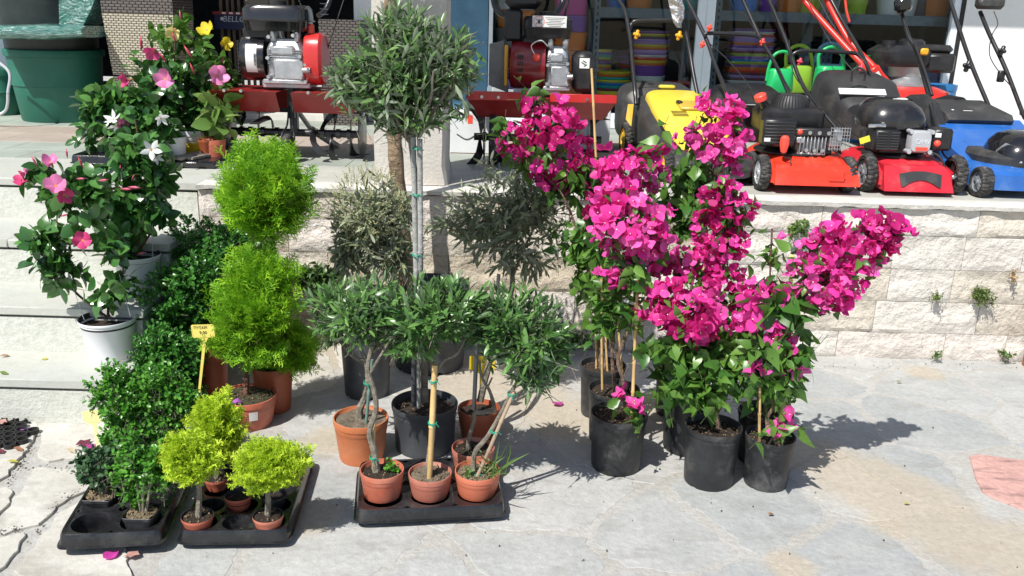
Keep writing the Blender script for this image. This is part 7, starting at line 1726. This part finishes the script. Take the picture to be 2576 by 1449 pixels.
ma, cA, RA, hA = mpot('pink flowered mandevilla spreading left from the white pot on the lowest step', (200, 345, 925, 822), .2, whitepot, 61)
Y = cA.y
stems(ma, [[(272, 800, Y, .006), (225, 765, Y, .005), (185, 730, Y, .005), (160, 690, Y, .004), (140, 600, Y, .004), (150, 500, Y, .003)], [(272, 800, Y, .006), (275, 760, Y, .005), (300, 715, Y, .004), (310, 670, Y, .003), (300, 600, Y, .003)], [(160, 480, Y, .003), (230, 480, Y, .002), (300, 470, Y, .002)]], bark['brown'])
for a_, b_ in (((212, 805), (172, 690)), ((328, 795), (300, 690))): MB().tube([PY(*a_, Y-.02)-Vector(ma.location), PY(*b_, Y-.02)-Vector(ma.location)], .0015, 6).build('support_wire', silver, ma)
mandevilla(ma, [(130, 620, 46, 96, Y, 1.4), (150, 480, 76, 54, Y, 1.5), (90, 440, 45, 35, Y, .7), (230, 470, 70, 40, Y, 1), (160, 700, 34, 44, Y, .9), (270, 620, 50, 50, Y, .6), (300, 700, 26, 34, Y, .5), (270, 745, 30, 34, Y, .35), (220, 540, 60, 34, Y, .5)],
           [(140, 468, 34, Y-.12, 'pink', .1, .25), (160, 490, 26, Y-.1, 'rose', .5, -.1), (58, 452, 26, Y-.06, 'rose', -.5, .1), (128, 408, 26, Y-.02, 'pink', .1, .7), (208, 605, 28, Y-.1, 'rose', .1, .2), (75, 430, 18, Y, 'pink', -.3, .5)],
           [(190, 450, Y-.1, .9, .1, 34), (210, 425, Y-.08, -.2, 1, 34), (245, 455, Y-.1, .9, .15, 38), (95, 420, Y-.05, -.3, 1, 34), (150, 545, Y-.1, .9, .3, 30), (170, 400, Y-.04, .1, 1, 30), (300, 475, Y-.08, 1, .05, 42), (135, 695, Y-.05, -1, -.1, 18)])
mb_, cB, RB, hB = mpot('white flowered mandevilla with dark glossy leaves in the white pot on the second step', (286, 404, 748, 655), .4, whitepot, 62)
Y = cB.y
stems(mb_, [[(345, 640, Y, .006), (350, 560, Y, .005), (330, 480, Y, .004), (350, 380, Y, .004), (340, 300, Y, .003)], [(345, 640, Y, .006), (300, 560, Y, .004), (280, 470, Y, .003)], [(345, 640, Y, .005), (390, 560, Y, .004), (400, 450, Y, .003)]], bark['brown'])
MB().tube([PY(384, 660, Y-.05)-Vector(mb_.location), PY(384, 560, Y-.05)-Vector(mb_.location)], .0015, 6).build('support_wire', silver, mb_)
mandevilla(mb_, [(320, 520, 88, 72, Y, 1.4), (380, 440, 60, 70, Y, 1.3), (310, 600, 60, 44, Y, 1), (380, 530, 52, 60, Y, 1.1), (260, 500, 44, 50, Y, .8), (340, 380, 80, 60, Y, 1.1)],
           [(381, 377, 33, Y-.14, 'white', .1, .25), (395, 398, 20, Y-.05, 'white', .4, -.3)],
           [(320, 470, Y-.12, 1, 0, 44), (300, 440, Y-.1, .3, .9, 30), (330, 455, Y-.12, .5, .7, 24), (345, 640, Y-.12, 1, .3, 32)], nobj=290)
# terrace group
mtray = tray('plant_tray', 'black tray on the terrace edge under the white flowered climber', Vector((PG(178, 392, Z0+.07).x, PG(200, 392, Z0+.07).y, Z0)), .40, .40, 2, 2, z=.07, cr=.08)
cC = Vector((PY(320, 380, 4.62).x, 4.62, Z0+.01)); mc = thing('mandevilla', 'white and pink flowered mandevilla in the black tray on the terrace edge', 'mandevilla', cC, group=G_MA)
pot(mc, .085, .15, whitepot, base=.75, foot=False, inside=inpot, seed=63)
Y = 4.6
mandevilla(mc, [(280, 320, 80, 66, Y, 1.6), (350, 300, 86, 66, Y, 1.5), (245, 280, 44, 50, Y, 1.2), (395, 340, 66, 70, Y, 1.4), (285, 250, 60, 40, Y, 1.2), (340, 240, 60, 36, Y, 1)],
           [(285, 300, 28, Y-.2, 'white', -.2, .4), (292, 318, 24, Y-.16, 'white', 0, -.6), (305, 312, 22, Y-.14, 'pink', .6, -.3), (405, 297, 24, Y-.16, 'white', .3, -.2)], (), leaf=.062)
clL = [crown(NP, *ell(275, 245, 44, 28, Y), 5, 4, .08, .085, up=.6, spread=70)]; add_foliage(mc, clL, OV, LM['mandl'], stemg, .002)
MB().box((0, 0, .03), (.02, .02, .02)).v
cW = Vector((PY(440, 375, 4.75).x, 4.72, Z0)); t = thing('flower_pot', 'white pot half hidden by leaves of the terrace climbers', 'pot', cW); pot(t, .075, .15, whitepot, base=.76, foot=False, inside=inpot)
cD = Vector((PY(480, 370, 4.95).x, 4.95, Z0)); md = thing('mandevilla', 'tall mandevilla with pink trumpets and red buds on the terrace', 'mandevilla', cD, group=G_MA)
pot(md, .10, .16, whitepot, base=.76, foot=False, inside=inpot, seed=64)
Y = 4.95
stems(md, [[(470, 330, Y, .006), (460, 240, Y, .005), (440, 160, Y, .004), (440, 100, Y, .003)], [(470, 330, Y, .006), (500, 230, Y, .004), (540, 180, Y, .003)]], bark['brown'])
mandevilla(md, [(440, 230, 96, 62, Y, 1.5), (480, 180, 80, 44, Y, 1.3), (370, 170, 58, 46, Y, 1.2), (400, 250, 66, 54, Y, 1.2), (530, 225, 50, 56, Y, 1), (510, 285, 66, 48, Y, 1.2), (440, 300, 66, 44, Y, 1)],
           [(416, 200, 30, Y-.25, 'pink', .1, .1), (546, 190, 30, Y-.2, 'pink', .5, .1), (318, 202, 24, Y-.15, 'rose', -.6, -.2), (384, 130, 24, Y-.15, 'rose', 0, -.5)],
           [(486, 150, Y-.2, -.5, 1, 40), (492, 190, Y-.2, -.3, 1, 34), (357, 130, Y-.15, .1, 1, 40), (445, 110, Y-.15, -.3, 1, 30), (420, 160, Y-.15, -.4, .8, 30)], leaf=.066, nobj=290)
cE = Vector((PY(530, 365, 5.15).x, 5.12, Z0)); me_ = thing('mandevilla', 'yellow flowered mandevilla climbing over the pink one towards the tiller', 'mandevilla', cE, group=G_MA)
pot(me_, .075, .15, terra['deep'], base=.76, foot=False, seed=65)
Y = 5.1
stems(me_, [[(520, 340, Y, .005), (500, 250, Y, .004), (490, 130, Y, .003), (470, 100, Y, .003)], [(490, 130, Y, .002), (540, 130, Y, .002), (565, 180, Y, .002), (590, 195, Y, .0015)], [(470, 100, Y, .002), (458, 70, Y, .0015), (456, 45, Y, .001)]], stemg)
mandevilla(me_, [(450, 105, 58, 34, Y, 1.3), (500, 120, 48, 34, Y, 1.2), (400, 90, 34, 30, Y, .7), (555, 160, 28, 40, Y, .7), (580, 200, 24, 22, Y, .6), (458, 62, 18, 22, Y, .8), (520, 300, 50, 40, Y, .8), (560, 190, 34, 30, Y, .5)],
           [(437, 80, 24, Y-.15, 'cream', -.1, -.35), (520, 76, 24, Y-.15, 'yellow', .1, .2), (566, 112, 21, Y-.1, 'yellow', .8, .1)],
           [(456, 52, Y-.1, 0, 1, 26), (563, 140, Y-.1, -.2, -1, 20)], lm='mandl', leaf=.058, nobj=200)
cF = Vector((PY(545, 330, 4.85).x, 4.8, Z0)); t = thing('potted_plant', 'plant with big pale green leaves beside the pink flowered terrace climber', 'potted plant', cF); pot(t, .06, .13, terra['brick'], base=.76, foot=False)
add_foliage(t, [crown(NP, *ell(545, 285, 46, 44, 4.8), 12, 4, .08, .105, up=.5, spread=85, rmin=.2)], OV, leafmat('leaf_big_pale', (.10, .22, .04), (.24, .34, .10), .35, .3), stemg, .003, nobj=48)
o_ = MB().lathe([(.05, 0), (.065, .09), (.068, .09), (.068, .10), (.06, .10), (.045, .01)], 24).build('flower_pot', mat('pot_yellow', (.7, .5, .02), .4, var=.05), None, (PY(490, 270, 5.0).x+.02, 4.9, Z0+.0)); tag(o_, 'yellow pot glimpsed between the leaves of the terrace climbers', 'pot')
pl = thing('pallet', 'grey wooden pallet and black tray right of the terrace climbers', 'pallet', PG(500, 420, Z0))
for k in range(3): MB().box((-.06+k*.05, .12+.02*k, .05), (.04, .42, .016), .002, Matrix.Rotation(rad(-20), 3, 'Z')).build('board', mat('wood_grey', (.26, .24, .21), .85, var=.2, scale=20), pl)
MB().box((-.02, .10, .02), (.26, .32, .04), .01).build('tray', blk_t, pl)
for px, py, lb in ((540, 362, 'small terracotta pot on the pallet, left one'), (520, 372, 'small terracotta pot on the pallet, in front of the left one'), (552, 345, 'small terracotta pot on the pallet, rear one')):
    c_ = PG(px, py+12, Z0+.06); t = thing('flower_pot', lb, 'pot', c_, group='small pots on the pallet'); pot(t, .04, .07, terra['deep'], base=.75, foot=False, rim=.012, groove=False)

# ================================================================ WEEDS ON THE WALL, IVY
def weed(label, px, py, rx, ry, n, leaf, m, cat='weed', T=BX, Y=4.15, d=.03, name='wall_weed', up=.1, droop=.2):
    c_ = PY(px, py, Y); t = thing(name, label, cat, c_); s = mpp(Y)
    cr = crown(NP, c_, (rx*s, d, ry*s), n, 6, .04, leaf, up=up, spread=60, rmin=.1, lump=.4, jit=.6, droop=droop); cr = (np.minimum(cr[0], np.array([9, 4.2, 9])),)+cr[1:]
    add_foliage(t, [cr], T, m, stemg, .0012, nobj=0); return t
weed('light green leafy weed in the wall joint left of the arching magenta spray', 2008, 578, 26, 26, 26, .024, LM['weed'])
weed('small green weed in the wall, left of the larger tuft', 2357, 750, 14, 13, 22, .012, leafmat('leaf_tuft', (.08, .14, .03), (.2, .26, .07), .6, .3), up=-.1)
weed('larger round green tuft growing in the wall near the right edge', 2470, 745, 36, 26, 90, .014, MATS['leaf_tuft'], up=-.2)
weed('small weed at the foot of the wall, right of the middle', 2358, 888, 7, 9, 6, .018, LM['weed'], up=.8)
weed('leafy weed at the foot of the wall near the red brown post', 2533, 890, 11, 10, 7, .024, LM['weed'], up=.7)
weed('brown dry root hanging in the wall joint at the right', 2548, 690, 10, 26, 14, .012, leafmat('leaf_dry', (.28, .18, .08), (.4, .28, .14), .7, .1), cat='root')
weed('tiny weed at the foot of the wall behind the right bougainvillea', 2020, 882, 8, 9, 7, .016, LM['weed'], up=.7)
weed('ivy patch creeping on the wall behind the lime cypress', 790, 700, 62, 42, 70, .034, LM['ivy'], cat='ivy', T=BV, name='ivy')
weed('green weed at the foot of the wall between the olives and the bougainvilleas', 1440, 850, 60, 26, 60, .02, LM['weed'], Y=4.12, d=.04)
# small seedlings and litter in the pots
for par_, px, py, Yd in ((b1, 1540, 1055, 0), (b5, 1760, 1090, 0)): pass
